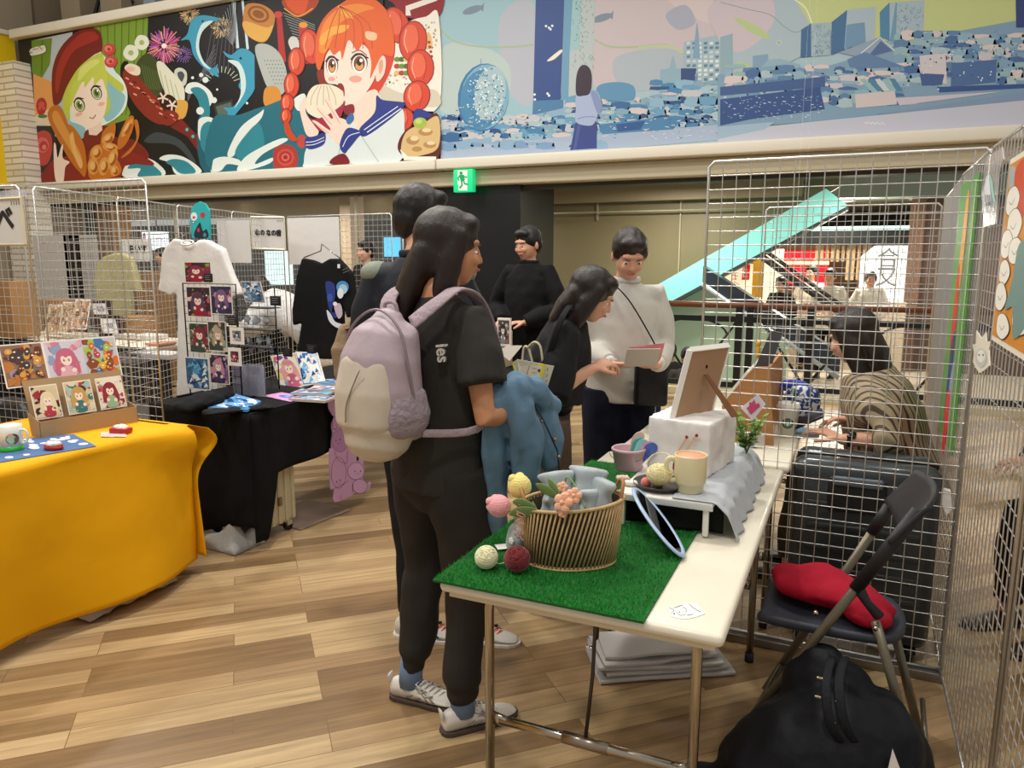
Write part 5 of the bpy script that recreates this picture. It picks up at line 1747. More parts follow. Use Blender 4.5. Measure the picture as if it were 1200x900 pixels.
cuppoly(GRN, ellpts(0, 0, .0145, .0145, 24), 3)
cuppoly('#f2f2ee', [(-.006, -.004), (-.004, .006), (0, .010), (.004, .006), (.006, -.004), (.003, -.010), (-.003, -.010)], 4)
cuppoly(GRN, [(-.003, .001), (.003, .001), (.002, .006), (0, .007), (-.002, .006)], 5)
for s_ in (-1, 1):
 for j in range(3): cuppoly('#f2f2ee', [(s_ * (.007 + j * .002), -.008 + j * .003), (s_ * (.0085 + j * .002), -.008 + j * .003), (s_ * (.010 + j * .001), .004 + j), (s_ * .0085, .005)][:3], 4)
mb.build('round_emblem', PRINT, cp)
# clear tumbler, packaging, phone, blue patterned bag and cap
q = AZ(908, 512, ZT)
tg = thing('clear_tumbler', 'clear plastic tumbler left of the paper coffee cup', 'tumbler', AZ(899, 518, ZT))
MB().lathe([(0, 0), (.022, 0), (.026, .002), (.030, .085), (.029, .085), (.025, .004), (0, .004)], n=30).build('cup', M('clear_plastic', '#eef4f6', .06, alpha=.25), tg)
q = AZ(880, 525, ZT)
tag(MB().box((q.x, q.y + .02, ZT + .03), (.09, .06, .06), rz=.3, bevel=.006).build('clear_box', M('clear_box', '#dfe0e0', .1, alpha=.45)), 'clear plastic box at the foot of the plywood stand', 'box')
q = AZ(880, 528, ZT)
bagp = AZ(945, 494, ZT)
mb = MB().tube([(0, 0, 0), (0, 0, .05), (0, 0, .12), (0, 0, .15)], [(.06, .04), (.075, .05), (.07, .045), (.045, .02)], 20, up=(1, .3, 0))
wrinkle(mb, .01, 18, seed=2)
BW = M('blue_white_pattern', '#ffffff', .7)
nt = BW.node_tree
tc = nt.nodes.new('ShaderNodeTexCoord')
vo = nt.nodes.new('ShaderNodeTexNoise')
vo.inputs['Scale'].default_value = 34
vo.inputs['Distortion'].default_value = 1.5
cr = nt.nodes.new('ShaderNodeValToRGB')
cr.color_ramp.interpolation = 'CONSTANT'
cr.color_ramp.elements[0].color = H('#2c4a8c')
cr.color_ramp.elements[1].position = .5
cr.color_ramp.elements[1].color = H('#e6eaf0')
nt.links.new(tc.outputs['Object'], vo.inputs[0])
nt.links.new(vo.outputs[0], cr.inputs[0])
nt.links.new(cr.outputs[0], nt.nodes['Principled BSDF'].inputs['Base Color'])
o = mb.build('patterned_bag', BW, sub=1)
q = AZ(938, 500, ZT)
o.location = (q.x - .005, q.y + .05, ZT)
o.scale = (1.2, 1.1, 1.2)
tag(o, 'blue and white patterned cloth bag behind the paper coffee cup', 'bag')
mb = MB().ell((0, 0, .0), (.07, .06, .025), n=20, m=10)
mb.ell((-.06, -.03, -.01), (.05, .035, .008), n=16, m=8)
o = mb.build('baseball_cap', M('royal_blue', '#1f3fae', .7))
q = AY(924, 452, 3.78)
o.location = (q.x, q.y, q.z - .02)
tag(o, 'royal blue cap lying above the patterned bag', 'cap')
st2 = thing('display_box', 'white storage box on the second table under the blue cap', 'box', (q.x, q.y + .02, ZT))
MB().box2((q.x - .09, q.y - .06, ZT), (q.x + .09, q.y + .1, q.z - .045), bevel=.006).build('box_body', M('pale_box', '#dcd8ce', .6), st2, world=True)
MB().box2((q.x - .093, q.y - .063, q.z - .065), (q.x + .093, q.y + .103, q.z - .043), bevel=.004).build('lid', M('pale_box_lid', '#c9c4b6', .6), st2, world=True)
q = AZ(943, 509, ZT)
ph = thing('notebook', 'blue notebook at the edge of the second table below the phone', 'notebook', (q.x, q.y, ZT))
MB().box((0, 0, .008), (.10, .13, .016), rz=.2, bevel=.002).build('cover', M('light_blue_cover', '#86b4d4', .5), ph)
MB().box((0, -.001, .007), (.097, .13, .010), rz=.2).build('pages', M('cream_paper', '#efe8d6', .7), ph)
# ================================================================== FLOOR THINGS AT THE RIGHT
# folded grey tarpaulin
TARP = M('grey_white_tarp', '#c9c7c4', .45, bump=.4, bscale=10, bdist=.008)
tp = thing('folded_tarpaulin', 'folded pale grey tarpaulin sheet on the floor under the table', 'tarpaulin', (-.60, 2.62, 0))
for k, (x0_, x1_, y0_, y1_, zz, rz_) in enumerate(((-.24, .26, -.13, .12, .010, .55), (-.22, .24, -.12, .11, .028, .57), (-.24, .22, -.12, .10, .046, .52), (-.23, .20, -.11, .11, .064, .60), (-.21, .17, -.10, .09, .084, .50))):
 m_ = MB().box2((x0_, y0_, zz - .009), (x1_, y1_, zz + .009), bevel=.0085)
 sx_ = MB()
 m_.v = [q_ for q_ in m_.v]
 rot = Matrix.Rotation(rz_, 4, 'Z')
 n_ = MB()
 def ft_(u, v, x0_=x0_, x1_=x1_, y0_=y0_, y1_=y1_, zz=zz, rot=rot, k=k):
  a = 2 * pi * v
  yy = (y0_ + y1_) / 2 + (y1_ - y0_) / 2 * math.copysign(min(1, abs(cos(a)) * 1.3), cos(a))
  xx = x0_ + (x1_ - x0_) * u
  h = zz + .009 * sin(a) + .010 * (k + 1) / 5 * sin(u * 5 + k) * .6 + .006 * noise.noise(V((xx * 9, yy * 9, k)))
  return rot @ V((xx, yy, max(h, .001)))
 n_.grid(ft_, 30, 24)
 n_.build('fold_layer', TARP, tp)
mb = MB()
for (x, y, z) in ((-.205, -.135, .08), (-.15, -.1, .05)):
 mb.lathe([(.004, 0), (.009, 0), (.009, .002), (.004, .002)], (x, y, z), 14)
mb.build('eyelet', CHROME, tp)
# large dark suitcase behind the panel
SC = M('gunmetal_shell', '#3b4144', .28, .5, coat=.3)
sx0, sx1, sy0, sy1, sz = -.185, .325, 2.99, 3.26, .745
su = thing('hard_suitcase', 'large dark grey hard-shell suitcase standing behind the front wire panel', 'suitcase', ((sx0 + sx1) / 2, (sy0 + sy1) / 2, 0))
MB().box2((sx0, sy0, .05), (sx1, (sy0 + sy1) / 2 - .004, sz), bevel=.05).build('front_shell', SC, su, world=True)
MB().box2((sx0, (sy0 + sy1) / 2 + .004, .05), (sx1, sy1, sz), bevel=.05).build('back_shell', SC, su, world=True)
ym = (sy0 + sy1) / 2
MB().box2((sx0 + .01, ym - .008, .06), (sx1 - .01, ym + .008, sz - .006)).build('zip_band', BLACKP, su, world=True)
mb = MB()
for k in range(6): mb.box2((sx0 + .06, sy0 - .006, .14 + k * .085), (sx1 - .06, sy0 + .03, .165 + k * .085), bevel=.005)
mb.build('ribs', SC, su, world=True)
cx = .045
mb = MB().box2((cx - .10, sy0 - .012, sz - .19), (cx + .10, sy0 + .02, sz - .055), bevel=.012)
mb.build('handle_recess', M('matt_black', '#101213', .6), su, world=True)
MB().box2((cx - .085, sy0 - .022, sz - .085), (cx + .085, sy0, sz - .05), bevel=.008).build('carry_handle', M('blue_grey_plastic', '#5b6470', .35), su, world=True)
for x in (cx - .13, cx + .04): MB().box2((x, ym - .03, sz - .012), (x + .05, ym + .03, sz + .004), bevel=.004).build('latch', BLACKP, su, world=True)
for x in (sx0 + .06, sx1 - .06):
 for y in (sy0 + .04, sy1 - .04):
  MB().tube([(x - .012, y, .026), (x + .012, y, .026)], .026, 16).build('wheel', BLACKP, su, world=True)
  MB().box2((x - .02, y - .02, .03), (x + .02, y + .02, .055)).build('wheel_mount', BLACKP, su, world=True)
q = AY(1107, 600, 3.0)
tag(MB().prism([AY(1103, 573, 3.02), AY(1114, 576, 3.02), AY(1116, 596, 3.02), AY(1109, 604, 3.02), AY(1104, 590, 3.02)], (0, .03, 0)).build('white_paper_scrap', M('white_card', '#f5f2ec', .5)), 'torn white paper stuck right of the dark suitcase', 'paper')
# ---------------------------------------------------------------- folding chair with red bag
fc = thing('folding_chair', 'dark folding chair with brown-grey steel legs, facing left beside the wire panel', 'chair', (0, 2.42, 0), R(0))
LEGM = M('taupe_steel', '#77705f', .35, .6)
DKB = M('dark_blue_plastic', '#2f3440', .5, bump=.2, bscale=200, bdist=.0005)
BKP = M('backrest_black', '#1e1d21', .5)
YN, YF = 2.235, 2.575
# near frame: long diagonal from back top down to the front foot
for nm, y, tp_, bt in (('near', YN, AY(1073, 603, YN), AY(858, 878, YN)), ('far', YF, AY(1040, 597, YF), AY(898, 790, YF))):
 bt.z = .012
 MB().tube([tp_, bt], [(.008, .014)] * 2, 10, up=(0, 1, 0)).build('leg', LEGM, fc, world=True)
 g0 = tp_.lerp(bt, .0)
 MB().tube([tp_ + (tp_ - bt).normalized() * .012, tp_.lerp(bt, .30 if nm == 'near' else .12)], [(.013, .019)] * 2, 12, up=(0, 1, 0)).build('sleeve', BKP, fc, world=True)
tn0, tf0 = AY(1026, 728, YN + .02), AY(1048, 740, YF - .02)
bn0, bf0 = AY(1083, 905, YN + .02), AY(1076, 862, YF - .02)
for a_, b_ in ((tn0, bn0), (tf0, bf0)):
 b_.z = .0
 MB().tube([a_, b_], [(.008, .014)] * 2, 10, up=(0, 1, 0)).build('leg', LEGM, fc, world=True)
xa_ = bn0.x
fn_, ff_ = AY(858, 878, YN), AY(898, 790, YF)
fn_.z = ff_.z = .02
# far front leg visible bend below the seat
a_, b_, c_ = AY(940, 742, YF), AY(900, 812, YF), AY(889, 850, YF)
mb = MB().tube([bn0 + V((0, .02, .12)), bf0 + V((0, -.02, .12))], .008, 8)
mb.tube([fn_.lerp(AY(1073, 603, YN), .12), ff_.lerp(AY(1040, 597, YF), .14)], .008, 8)
mb.build('crossbar', LEGM, fc, world=True)
# seat
S = [AY(898, 712, YN + .02), AY(1058, 735, YN + .03)]
zs = .435
o_ = [(-.185, YN + .015), (.10, YN + .012), (.175, YN + .06), (.195, YN + .17), (.175, YF - .06), (.10, YF - .012), (-.185, YF - .015), (-.205, YF - .08), (-.205, YN + .08)]
pts = [V((q[0], q[1], zs)) for q in spline(o_, 5, True)]
cc_ = V((0, (YN + YF) / 2, zs))
mb = MB()
rings = [(.94, -.026), (1, -.018), (1.0, -.004), (.975, .004), (.9, .002), (.5, -.004), (.02, -.006)]
n = len(pts)
vs = []
for s_, dz in rings: vs += [cc_ + (p - cc_) * s_ + V((0, 0, dz)) for p in pts]
fs = [tuple(reversed(range(n)))]
for i in range(len(rings) - 1):
 for k in range(n): fs.append((i * n + k, i * n + (k + 1) % n, (i + 1) * n + (k + 1) % n, (i + 1) * n + k))
fs.append(tuple(range((len(rings) - 1) * n, len(rings) * n)))
mb.add(vs, fs)
mb.build('seat', DKB, fc, world=True)
for y in (YN - .002, YF - .01):
 q = AY(1020, 712, y)
 mb = MB().tube([AY(1008, 693, y), AY(1016, 706, y), AY(1030, 722, y)], [(.016, .008), (.012, .008), (.016, .008)], 10, up=(1, 0, 1), rnd=True)
 mb.build('hinge', BKP, fc, world=True)
mb = MB()
for px, py in ((956, 717), (1026, 735)):
 q = AY(px, py, YN - .004)
 mb.tube([q, q + V((0, -.012, 0))], .007, 10)
mb.build('bolts', CHROME, fc, world=True)
# backrest: curved plate between the two tops
pn, pf_ = AY(1106, 607, YN - .01), AY(1046, 582, YF + .01)
def brf(u, v):
 y = YN - .025 + (YF - YN + .05) * u
 bow = .045 * (1 - (2 * u - 1) ** 2)
 b_ = AY(1073, 603, YN)
 x0_ = b_.x + .012
 return V((x0_ + bow * .8 - v * .085 + .012, y, b_.z + .030 - v * .150 * (.75 + .25 * sin(pi * u)) + .012 * sin(pi * u)))
tagb = MB().grid(brf, 20, 8).build('backrest', BKP, fc, world=True, solid=.014)
tagb.modifiers.new('bv', 'BEVEL').width = .003
# red cloth bag
mb = MB()
cz = zs + .005
mb.tube([(-.14, 2.44, cz + .045), (-.05, 2.42, cz + .055), (.05, 2.38, cz + .05), (.12, 2.33, cz + .032)], [(.085, .040), (.105, .050), (.10, .042), (.085, .030)], 22, up=(0, 1, 0), rnd=True)
mb.ell((.09, 2.31, cz + .03), (.07, .06, .03))
mb.ell((-.13, 2.46, cz + .04), (.06, .08, .042))
bb = blob(mb, .007, 4, (.012, 9, (1, 1, 1.6), 4))
o = bb.build('red_cloth_bag', fabric('crimson_cotton', '#a4102a', .5, 14, .012))
tag(o, 'crimson red cloth bag slumped on the seat of the folding chair', 'bag')
# black bag on the floor
NAVY = fabric('black_nylon', '#14161c', .5, 10, .02, rough=.6)
bg = thing('black_bag', 'large slumped black shoulder bag on the floor under the folding chair', 'bag', (.02, 2.18, 0))
mb = MB()
mb.tube([(-.20, 2.02, .10), (-.10, 2.06, .14), (.02, 2.12, .17), (.13, 2.18, .15), (.19, 2.22, .11)], [(.12, .08), (.16, .13), (.18, .16), (.17, .15), (.10, .10)], 24, up=(0, 1, 0), rnd=True)
mb.ell((.0, 2.22, .26), (.13, .09, .10))
mb.ell((-.02, 2.24, .33), (.06, .06, .05))
mb.ell((-.28, 1.95, .04), (.10, .10, .05))
for v_ in mb.v:
 if v_.z < .004: v_.z = .004
bb = blob(mb, .011, 4, (.016, 8, (1, 1, 1), 6))
for v_ in bb.v:
 v_.z = max(v_.z, .001)
bb.build('bag_body', NAVY, bg, world=True)
mb = MB()
for dx in (0, .05):
 mb.tube(spline([AY(975 + dx * 300, 770, 2.2), AY(968 + dx * 300, 800, 2.02), AY(972 + dx * 340, 845, 1.96), AY(985 + dx * 340, 870, 1.98)], 5), [(.012, .003)] * 16, 8, up=(1, 0, .2))
mb.build('shoulder_strap', fabric('strap_black', '#1b1d23', .3, 60), bg, world=True)
for q in ((961, 790), (959, 812), (983, 818), (976, 842)):
 p = AY(q[0], q[1], 2.0)
 MB().box(p + V((0, -.02, 0)), (.016, .004, .006), bevel=.001).build('buckle', CHROME, bg, world=True)
q = AY(1048, 890, 2.02)
MB().prism([AY(1046, 878, 2.0), AY(1056, 905, 2.0), AY(1040, 905, 2.0)], (0, .004, 0)).build('white_tag', M('white_card', '#f5f2ec', .5), bg, world=True)
# ================================================================== POSTERS ON THE RIGHT ROW
# orange cat poster on the wire panel (plane x = .35)
XP = .355
po = thing('orange_poster', 'orange poster with white cats and a red-haired figure, hung on the right wire panel', 'poster', (XP, 2.3, 1.25))
QP = lambda x, y: AX(1130 + x * 70 / 233, 170 + y * 270 / 900, XP)
a_, b_, c_, d_ = QP(172, 62), QP(105, 770), AX(1215, 428, XP), AX(1225, 155, XP)
yt, yb_ = (a_.y + b_.y) / 2, c_.y
z1_, z0_ = a_.z, (b_.z + c_.z) / 2
y_in = AX(1200, 400, XP).y - .35
MB().box2((XP, y_in, z0_), (XP + .004, b_.y, z1_)).build('sheet', M('cream_border', '#ece4d2', .5), po, world=True)
ar = Art(lambda y, z: V((XP, y, z)), (-1, 0, 0), .0001)
Yl, Yr = b_.y - .012, y_in + .01
Zt, Zb = z1_ - .015, z0_ + .015
ar.p('#d68a22', (Yl, Zt), (Yr, Zt), (Yr, Zb), (Yl, Zb))
# composition in a unit square u 0..1 left->right, v 0..1 top->down
W_ = Yl - Yr
def U(u, v): return (Yl - u * W_, Zt + (Zb - Zt) * v)
ar.b('#a7b4b4', U(.02, .02), U(.12, .04), U(.2, .14), U(.16, .2), U(.04, .16))
ar.b('#cf4a22', U(.12, .05), U(.3, .02), U(.42, .2), U(.34, .33), U(.22, .26), U(.15, .2))
for cx_, cy_, rx_, ry_ in ((.12, .22, .12, .08), (.2, .36, .13, .09), (.1, .46, .11, .08), (.28, .5, .12, .07), (.12, .62, .10, .07), (.1, .76, .11, .08), (.2, .92, .12, .07), (.5, .84, .14, .08)):
 pts = [U(cx_ + rx_ * cos(t) * (1 + .1 * cos(3 * t)), cy_ + ry_ * sin(t)) for t in [2 * pi * k / 14 for k in range(14)]]
 ar.b('#4a4038', *[(q[0], q[1]) for q in [U(cx_ + (rx_ + .008) * cos(t) * (1 + .1 * cos(3 * t)), cy_ + (ry_ + .004) * sin(t)) for t in [2 * pi * k / 14 for k in range(14)]]])
 ar.b('#f4efe4', *pts)
 ar.l('#4a4038', .002, U(cx_ - .05, cy_), U(cx_, cy_ + .02), U(cx_ + .05, cy_ - .01))
ar.b('#6f918c', U(.34, .48), U(.46, .46), U(.62, .6), U(.6, .85), U(.42, .95), U(.36, .8), U(.22, .82), U(.3, .66))
ar.mb.build('printed_picture', PRINT, po, world=True)
# white paper cut-out under it
pc = thing('paper_cutout', 'small white spiky-haired paper cut-out hanging below the orange poster', 'paper cut-out', (XP, 2.55, 1.1))
KX = lambda x, y: AX(1100 + x / 3, 300 + y / 3, XP)
MB().prism([KX(*q) for q in ((118, 312), (130, 308), (132, 262), (150, 290), (165, 268), (166, 300), (182, 300), (176, 330), (178, 385), (160, 402), (142, 412), (130, 392), (120, 372), (124, 340))], (.003, 0, 0)).build('paper', M('cream_card', '#e6dfcc', .6), pc, world=True)
ar = Art(KX, (-1, 0, 0), .0001)
ar.e('#c9ccc8', 150, 358, 20, 34)
ar.e('#f2eee2', 150, 352, 14, 22)
ar.e('#4a453c', 143, 348, 2.5, 4)
ar.e('#4a453c', 158, 348, 2.5, 4)
ar.mb.build('drawing', PRINT, pc, world=True)
# plastic sleeve with drawing in the corner
ps = thing('plastic_sleeve', 'crumpled clear plastic sleeve hanging in the top corner of the right panels', 'plastic sleeve', (XP - .01, 2.86, 1.55))
SX = lambda x, y: AX(1100 + x * 100 / 529, 130 + y * 170 / 900, XP - .015)
MB().prism([SX(295, 290), SX(390, 225), SX(400, 300), SX(365, 400), SX(350, 700), SX(280, 720), SX(265, 500)], (.004, 0, 0)).build('sleeve', M('hazy_plastic', '#d9d6d6', .2, alpha=.4), ps, world=True)
ar = Art(SX, (-1, 0, 0), .0003, .001)
ar.p('#9fcfc4', (312, 370), (335, 440), (355, 570), (338, 560), (322, 470))
ar.p('#e4e4ec', (300, 400), (316, 420), (330, 560), (290, 580), (284, 480))
for k in range(4): ar.l('#6f7480', 4, (290 + k * 10, 520), (296 + k * 10, 590))
ar.mb.build('drawing', PRINT, ps, world=True)
# green striped poster on the far side
XG = .345
gp = thing('green_poster', 'tall green poster with an orange, red and blue streak, behind the front wire panel', 'poster', (XG, 3.3, .75))
gy1_, gy0_, gz1, gz0 = 3.60, 3.07, 1.78, .74
MB().box2((XG, gy0_, gz0 + .05), (XG + .005, gy1_, gz1)).build('sheet', M('green_sheet', '#5f9a4c', .5), gp, world=True)
ar = Art(lambda y, z: V((XG, y, z)), (-1, 0, 0), .0001)
ar.b('#e8a23a', (3.36, 1.72), (3.28, 1.70), (3.30, 1.4), (3.42, 1.3), (3.40, 1.5))
ar.b('#d8382e', (3.42, 1.45), (3.34, 1.42), (3.32, 1.2), (3.44, 1.12))
ar.b('#32406e', (3.40, 1.15), (3.30, 1.2), (3.32, .9), (3.42, .86))
ar.b('#8f9cc0', (3.32, 1.05), (3.24, 1.1), (3.26, .85), (3.34, .85))
ar.b('#d8382e', (3.40, .95), (3.28, .98), (3.28, .76), (3.38, .76))
ar.p('#9fc088', (3.10, 1.76), (3.14, 1.76), (3.14, .8), (3.10, .8))
ar.mb.build('printed_picture', PRINT, gp, world=True)
# ================================================================== LEFT BOOTHS
# ---- wire panels
gl = 'wire mesh panels of the left booths'
panel((-4.10, 2.72), (-3.21, 2.74), 'wire panel between the yellow and the black table', z1=1.87, group=gl)
panel((-5.02, 2.66), (-4.12, 2.71), 'wire panel at the left edge, carrying the sign with one character', z1=1.87, group=gl)
bp = [(-4.11, 2.78), (-4.37, 3.50), (-4.64, 4.22), (-4.85, 4.98), (-5.04, 5.82)]
lbl = ['wire panel running away behind the cards, first of its row from the yellow table', 'wire panel running away, with the turquoise board hung above the white shirt', 'wire panel running away just left of the first white sheet', 'wire panel behind the white sheet and the name sign, last of its row']
for k in range(4): panel(bp[k], bp[k + 1], lbl[k], z1=1.87, group=gl)
panel((-5.02, 5.86), (-3.80, 5.80), 'wire panel facing the camera behind the black shirt', z1=1.87, group=gl)
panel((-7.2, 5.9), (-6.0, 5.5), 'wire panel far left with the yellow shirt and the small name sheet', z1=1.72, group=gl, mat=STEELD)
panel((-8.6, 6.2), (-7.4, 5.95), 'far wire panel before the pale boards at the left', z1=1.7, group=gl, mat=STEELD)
def label_card(name, label, cat, c, mat_col, pts=None, thick=.004, grp=None, parent=None):
 pass
def cardmap(c):
 """c = bottom-left, bottom-right, top-right, top-left as seen"""
 return lambda u, v: c[0].lerp(c[1], u).lerp(c[3].lerp(c[2], u), v)
def figure_art(ar, seed, pal, style='girl'):
 r = random.Random(seed)
 ar.p(pal[0], (0, 0), (1, 0), (1, 1), (0, 1))
 for k in range(24):
  cx, cy, q = r.random(), r.random(), r.uniform(.05, .2)
  pts = []
  for j in range(6):
   t = 2 * pi * j / 6
   rr = q * r.uniform(.6, 1.2)
   pts.append((min(.99, max(.01, cx + rr * cos(t))), min(.99, max(.01, cy + rr * .8 * sin(t)))))
  ar.p(r.choice(pal[1:]), *pts)
 if style == 'girl':
  hx, hy = r.uniform(.42, .58), r.uniform(.58, .66)
  hair = r.choice(pal[1:4])
  ar.e(hair, hx, hy, .27, .24)
  ar.b(hair, (hx - .28, hy), (hx - .33, hy - .4), (hx - .16, hy - .38), (hx - .1, hy))
  ar.b(hair, (hx + .28, hy), (hx + .33, hy - .38), (hx + .16, hy - .42), (hx + .1, hy))
  ar.b(pal[4], (hx - .2, .04), (hx - .14, hy - .25), (hx + .14, hy - .25), (hx + .22, .04))
  ar.e('#fbe2d2', hx, hy - .05, .15, .16)
  ar.b(hair, (hx - .2, hy + .02), (hx - .1, hy + .16), (hx + .12, hy + .16), (hx + .2, hy + .02), (hx + .07, hy + .03), (hx, hy - .01), (hx - .08, hy + .04))
  for s in (-1, 1):
   ar.e('#3a2430', hx + s * .065, hy - .07, .022, .032)
   ar.e('#ffffff', hx + s * .065 + .008, hy - .06, .007, .01)
  ar.e('#fbe2d2', hx + .16, .24, .07, .06)
  ar.e('#fbe2d2', hx - .14, .28, .06, .06)
  for k in range(16):
   x, y = r.uniform(.03, .9), r.uniform(.03, .9)
   if abs(x - hx) < .2 and y > hy - .3: continue
   ar.p(r.choice(pal[1:] + ('#ffffff',)), (x, y), (x + r.uniform(.03, .1), y + .02), (x + .04, y + r.uniform(.03, .09)))
 elif style == 'food':
  for k in range(26):
   cx, cy = r.uniform(.12, .88), r.uniform(.15, .85)
   ar.e(r.choice(pal[1:]), cx, cy, r.uniform(.04, .13), r.uniform(.03, .1), r.uniform(0, 90))
   ar.e(r.choice(('#f2d9a0', '#e8a868', '#fff2dc')), cx, cy, .03, .02)
 elif style == 'wave':
  for k in range(26):
   x, y = r.uniform(.1, .88), r.uniform(.1, .9)
   ar.p(r.choice(('#eef6fa', '#2f6fb0', '#66b8e0', '#1d3f80')), (x - .1, y - .08), (x + .02, y + .1), (x + .12, y - .02), (x + .03, y - .04))
def card(name, label, cat, c, seed, pal, style='girl', th=.003, border='#f2ede4', grp=None, parent=None, inset=.03, mat=None):
 c = [V(q) for q in c]
 n = (c[1] - c[0]).cross(c[3] - c[0]).normalized()
 if n.dot(V((0, 0, HC)) - c[0]) < 0: n = -n
 mb = MB()
 mb.prism(c, -n * th, border)
 m = cardmap(c)
 ar = Art(lambda x, y: m(inset + x * (1 - 2 * inset), inset + y * (1 - 2 * inset)), n, .00006, .0005)
 figure_art(ar, seed, pal, style)
 mb.merge(ar.mb)
 o = mb.build(name, mat or PRINT, parent, world=parent is not None)
 if parent is None: tag(o, label, cat, grp)
 elif label: o['label'] = label
 return o
# ---------------------------------------------------------------- yellow table and cloth
yx0, yx1, yy0, yy1 = -3.62, -2.80, .55, 2.50
ty = folding_table('folding table under the yellow cloth', yx0 + .02, yx1 - .02, yy0 + .02, yy1 - .02, z=ZT - .005, leg_y=(.15, .06))
YC = fabric('yellow_cotton', '#e9a800', .35, 5, .02, rough=.75)
T0 = AZ(238, 512, ZT)
def ycloth(u, v):
 # u along the table edge (far corner at 1), v : 0 hem, .78 edge, 1 inside of the top
 y = yy0 - .1 + (yy1 - yy0 + .1) * u
 if v < .8:
  s = v / .8
  z = .07 + (ZT + .004 - .07) * s
  flare = (1 - s)
  x = yx1 + .012 + .035 * flare + .02 * flare * sin(u * 9) + .035 * flare * flare * sin(u * 16 + 1) + .012 * noise.noise(V((u * 6, s * 3, 1)))
  corner = max(0, (u - .86) / .14)
  x += corner ** 2 * (.06 * math.exp(-((s - .9) / .14) ** 2) - .02 * (1 - s))
  y += corner ** 2 * .02 * flare
  return V((x, y, z))
 s = (v - .8) / .2
 return V((yx1 + .012 - s * (yx1 - yx0 + .01), y, ZT + .006))
def yend(u, v):
 # far end of the cloth, hanging in a bulging corner fold
 x = yx1 + .012 - u * (yx1 - yx0 + .02)
 if v < .8:
  s = v / .8
  z = .09 + (ZT + .004 - .09) * s
  b = .10 * (1 - u) ** 4 * math.exp(-((s - .86) / .16) ** 2) + .02
  return V((x + (1 - u) ** 6 * (.06 * math.exp(-((s - .9) / .14) ** 2) + .05 * (1 - s)), yy1 + b + .012 * sin(u * 22) * (1 - s), z))
 s = (v - .8) / .2
 return V((x, yy1 + .02 - s * .04, ZT + .006))
t = thing('yellow_tablecloth', 'bright yellow cloth over the table at the left edge, hanging almost to the floor', 'tablecloth', (-3.2, 1.5, 0))
MB().grid(ycloth, 110, 40).build('long_side', YC, t, world=True, solid=.002)
MB().grid(yend, 60, 40).build('end_side', YC, t, world=True, solid=.002)
q = AZ(170, 672, 0)
mb = MB().grid(lambda u, v: V((-3.1 + .3 * u, 1.95 + .45 * v, .008 + .03 * abs(noise.noise(V((u * 5, v * 5, 2)))))), 16, 20)
tag(mb.build('white_sheet', fabric('white_sheet', '#d9d6d2', .5, 20)), 'crumpled white sheet on the floor under the yellow cloth', 'sheet')
# things on the yellow table
zt_ = ZT + .008
dsp = thing('card_display', 'kraft cardboard display stand on the yellow table holding three picture cards', 'display stand', AZ(100, 510, zt_))
KR = M('kraft_card', '#a98a62', .75, var=.04)
b0, b1 = AZ(48, 514, zt_), AZ(162, 494, zt_)
d_ = (b1 - b0)
dn = V((d_.y, -d_.x, 0)).normalized()  # towards the camera
if dn.dot(-b0) < 0: dn = -dn
h1 = AY(43, 485, b0.y).z
back = -dn * .09
MB().prism([b0, b1, b1 + V((0, 0, .072)), b0 + V((0, 0, .072))], back * .04).build('front_panel', KR, dsp, world=True)
MB().prism([b0 + back * .5, b1 + back * .5, b1 + back * 1.5 + V((0, 0, .235)), b0 + back * 1.5 + V((0, 0, .235))], back * .04).build('back_panel', KR, dsp, world=True)
MB().prism([b0, b0 + back, b0 + back * 1.3 + V((0, 0, .10)), b0 + V((0, 0, .072))], d_.normalized() * .003).build('side_panel', KR, dsp, world=True)
MB().prism([b1, b1 + back, b1 + back * 1.3 + V((0, 0, .10)), b1 + V((0, 0, .072))], -d_.normalized() * .003).build('side_panel', KR, dsp, world=True)
PW = ('#e9d2b0', '#8c2a30', '#b04a44', '#e8b878', '#c8d0b0', '#6b8a5a', '#f2e6d4')
PP = ('#d6d0dc', '#d9819a', '#e0a0b4', '#c86a86', '#e7b0bc', '#8fa6c4', '#efc24a')
PF = ('#8d6f5a', '#7d2c2a', '#c07a38', '#d9a24c', '#5b3a34', '#ab8f9c', '#403c40')
def on_line(s0, s1, z0, z1, dep, lean=.02):
 a, b = b0.lerp(b1, s0) + back * dep, b0.lerp(b1, s1) + back * dep
 return [a + V((0, 0, z0)), b + V((0, 0, z0)), b + back * lean / .09 + V((0, 0, z1)), a + back * lean / .09 + V((0, 0, z1))]
for s0, s1, sd, pal, lb in ((.02, .28, 3, ('#d8c8a0', '#7c1f2c', '#a02a38', '#e8d8b0', '#b83848', '#3c2020', '#e4c8a8'), 'picture card with dark red roses, leftmost in the kraft stand'),
       (.34, .62, 5, ('#d9c7a2', '#c9a05a', '#bf3a34', '#e8d9b8', '#3f7a78', '#a8c4c0', '#3a3c44'), 'picture card of a girl in a red beret, middle of the kraft stand'),
       (.67, .95, 9, ('#efe4d4', '#8f2f3c', '#b34a54', '#c06068', '#9cb890', '#f4dccc', '#e9c9b0'), 'picture card of a girl with red-brown hair, right in the kraft stand')):
 card('picture_card', lb, 'card', on_line(s0, s1, .072, .215, .55, .04), sd, pal, grp='picture cards in the kraft stand')
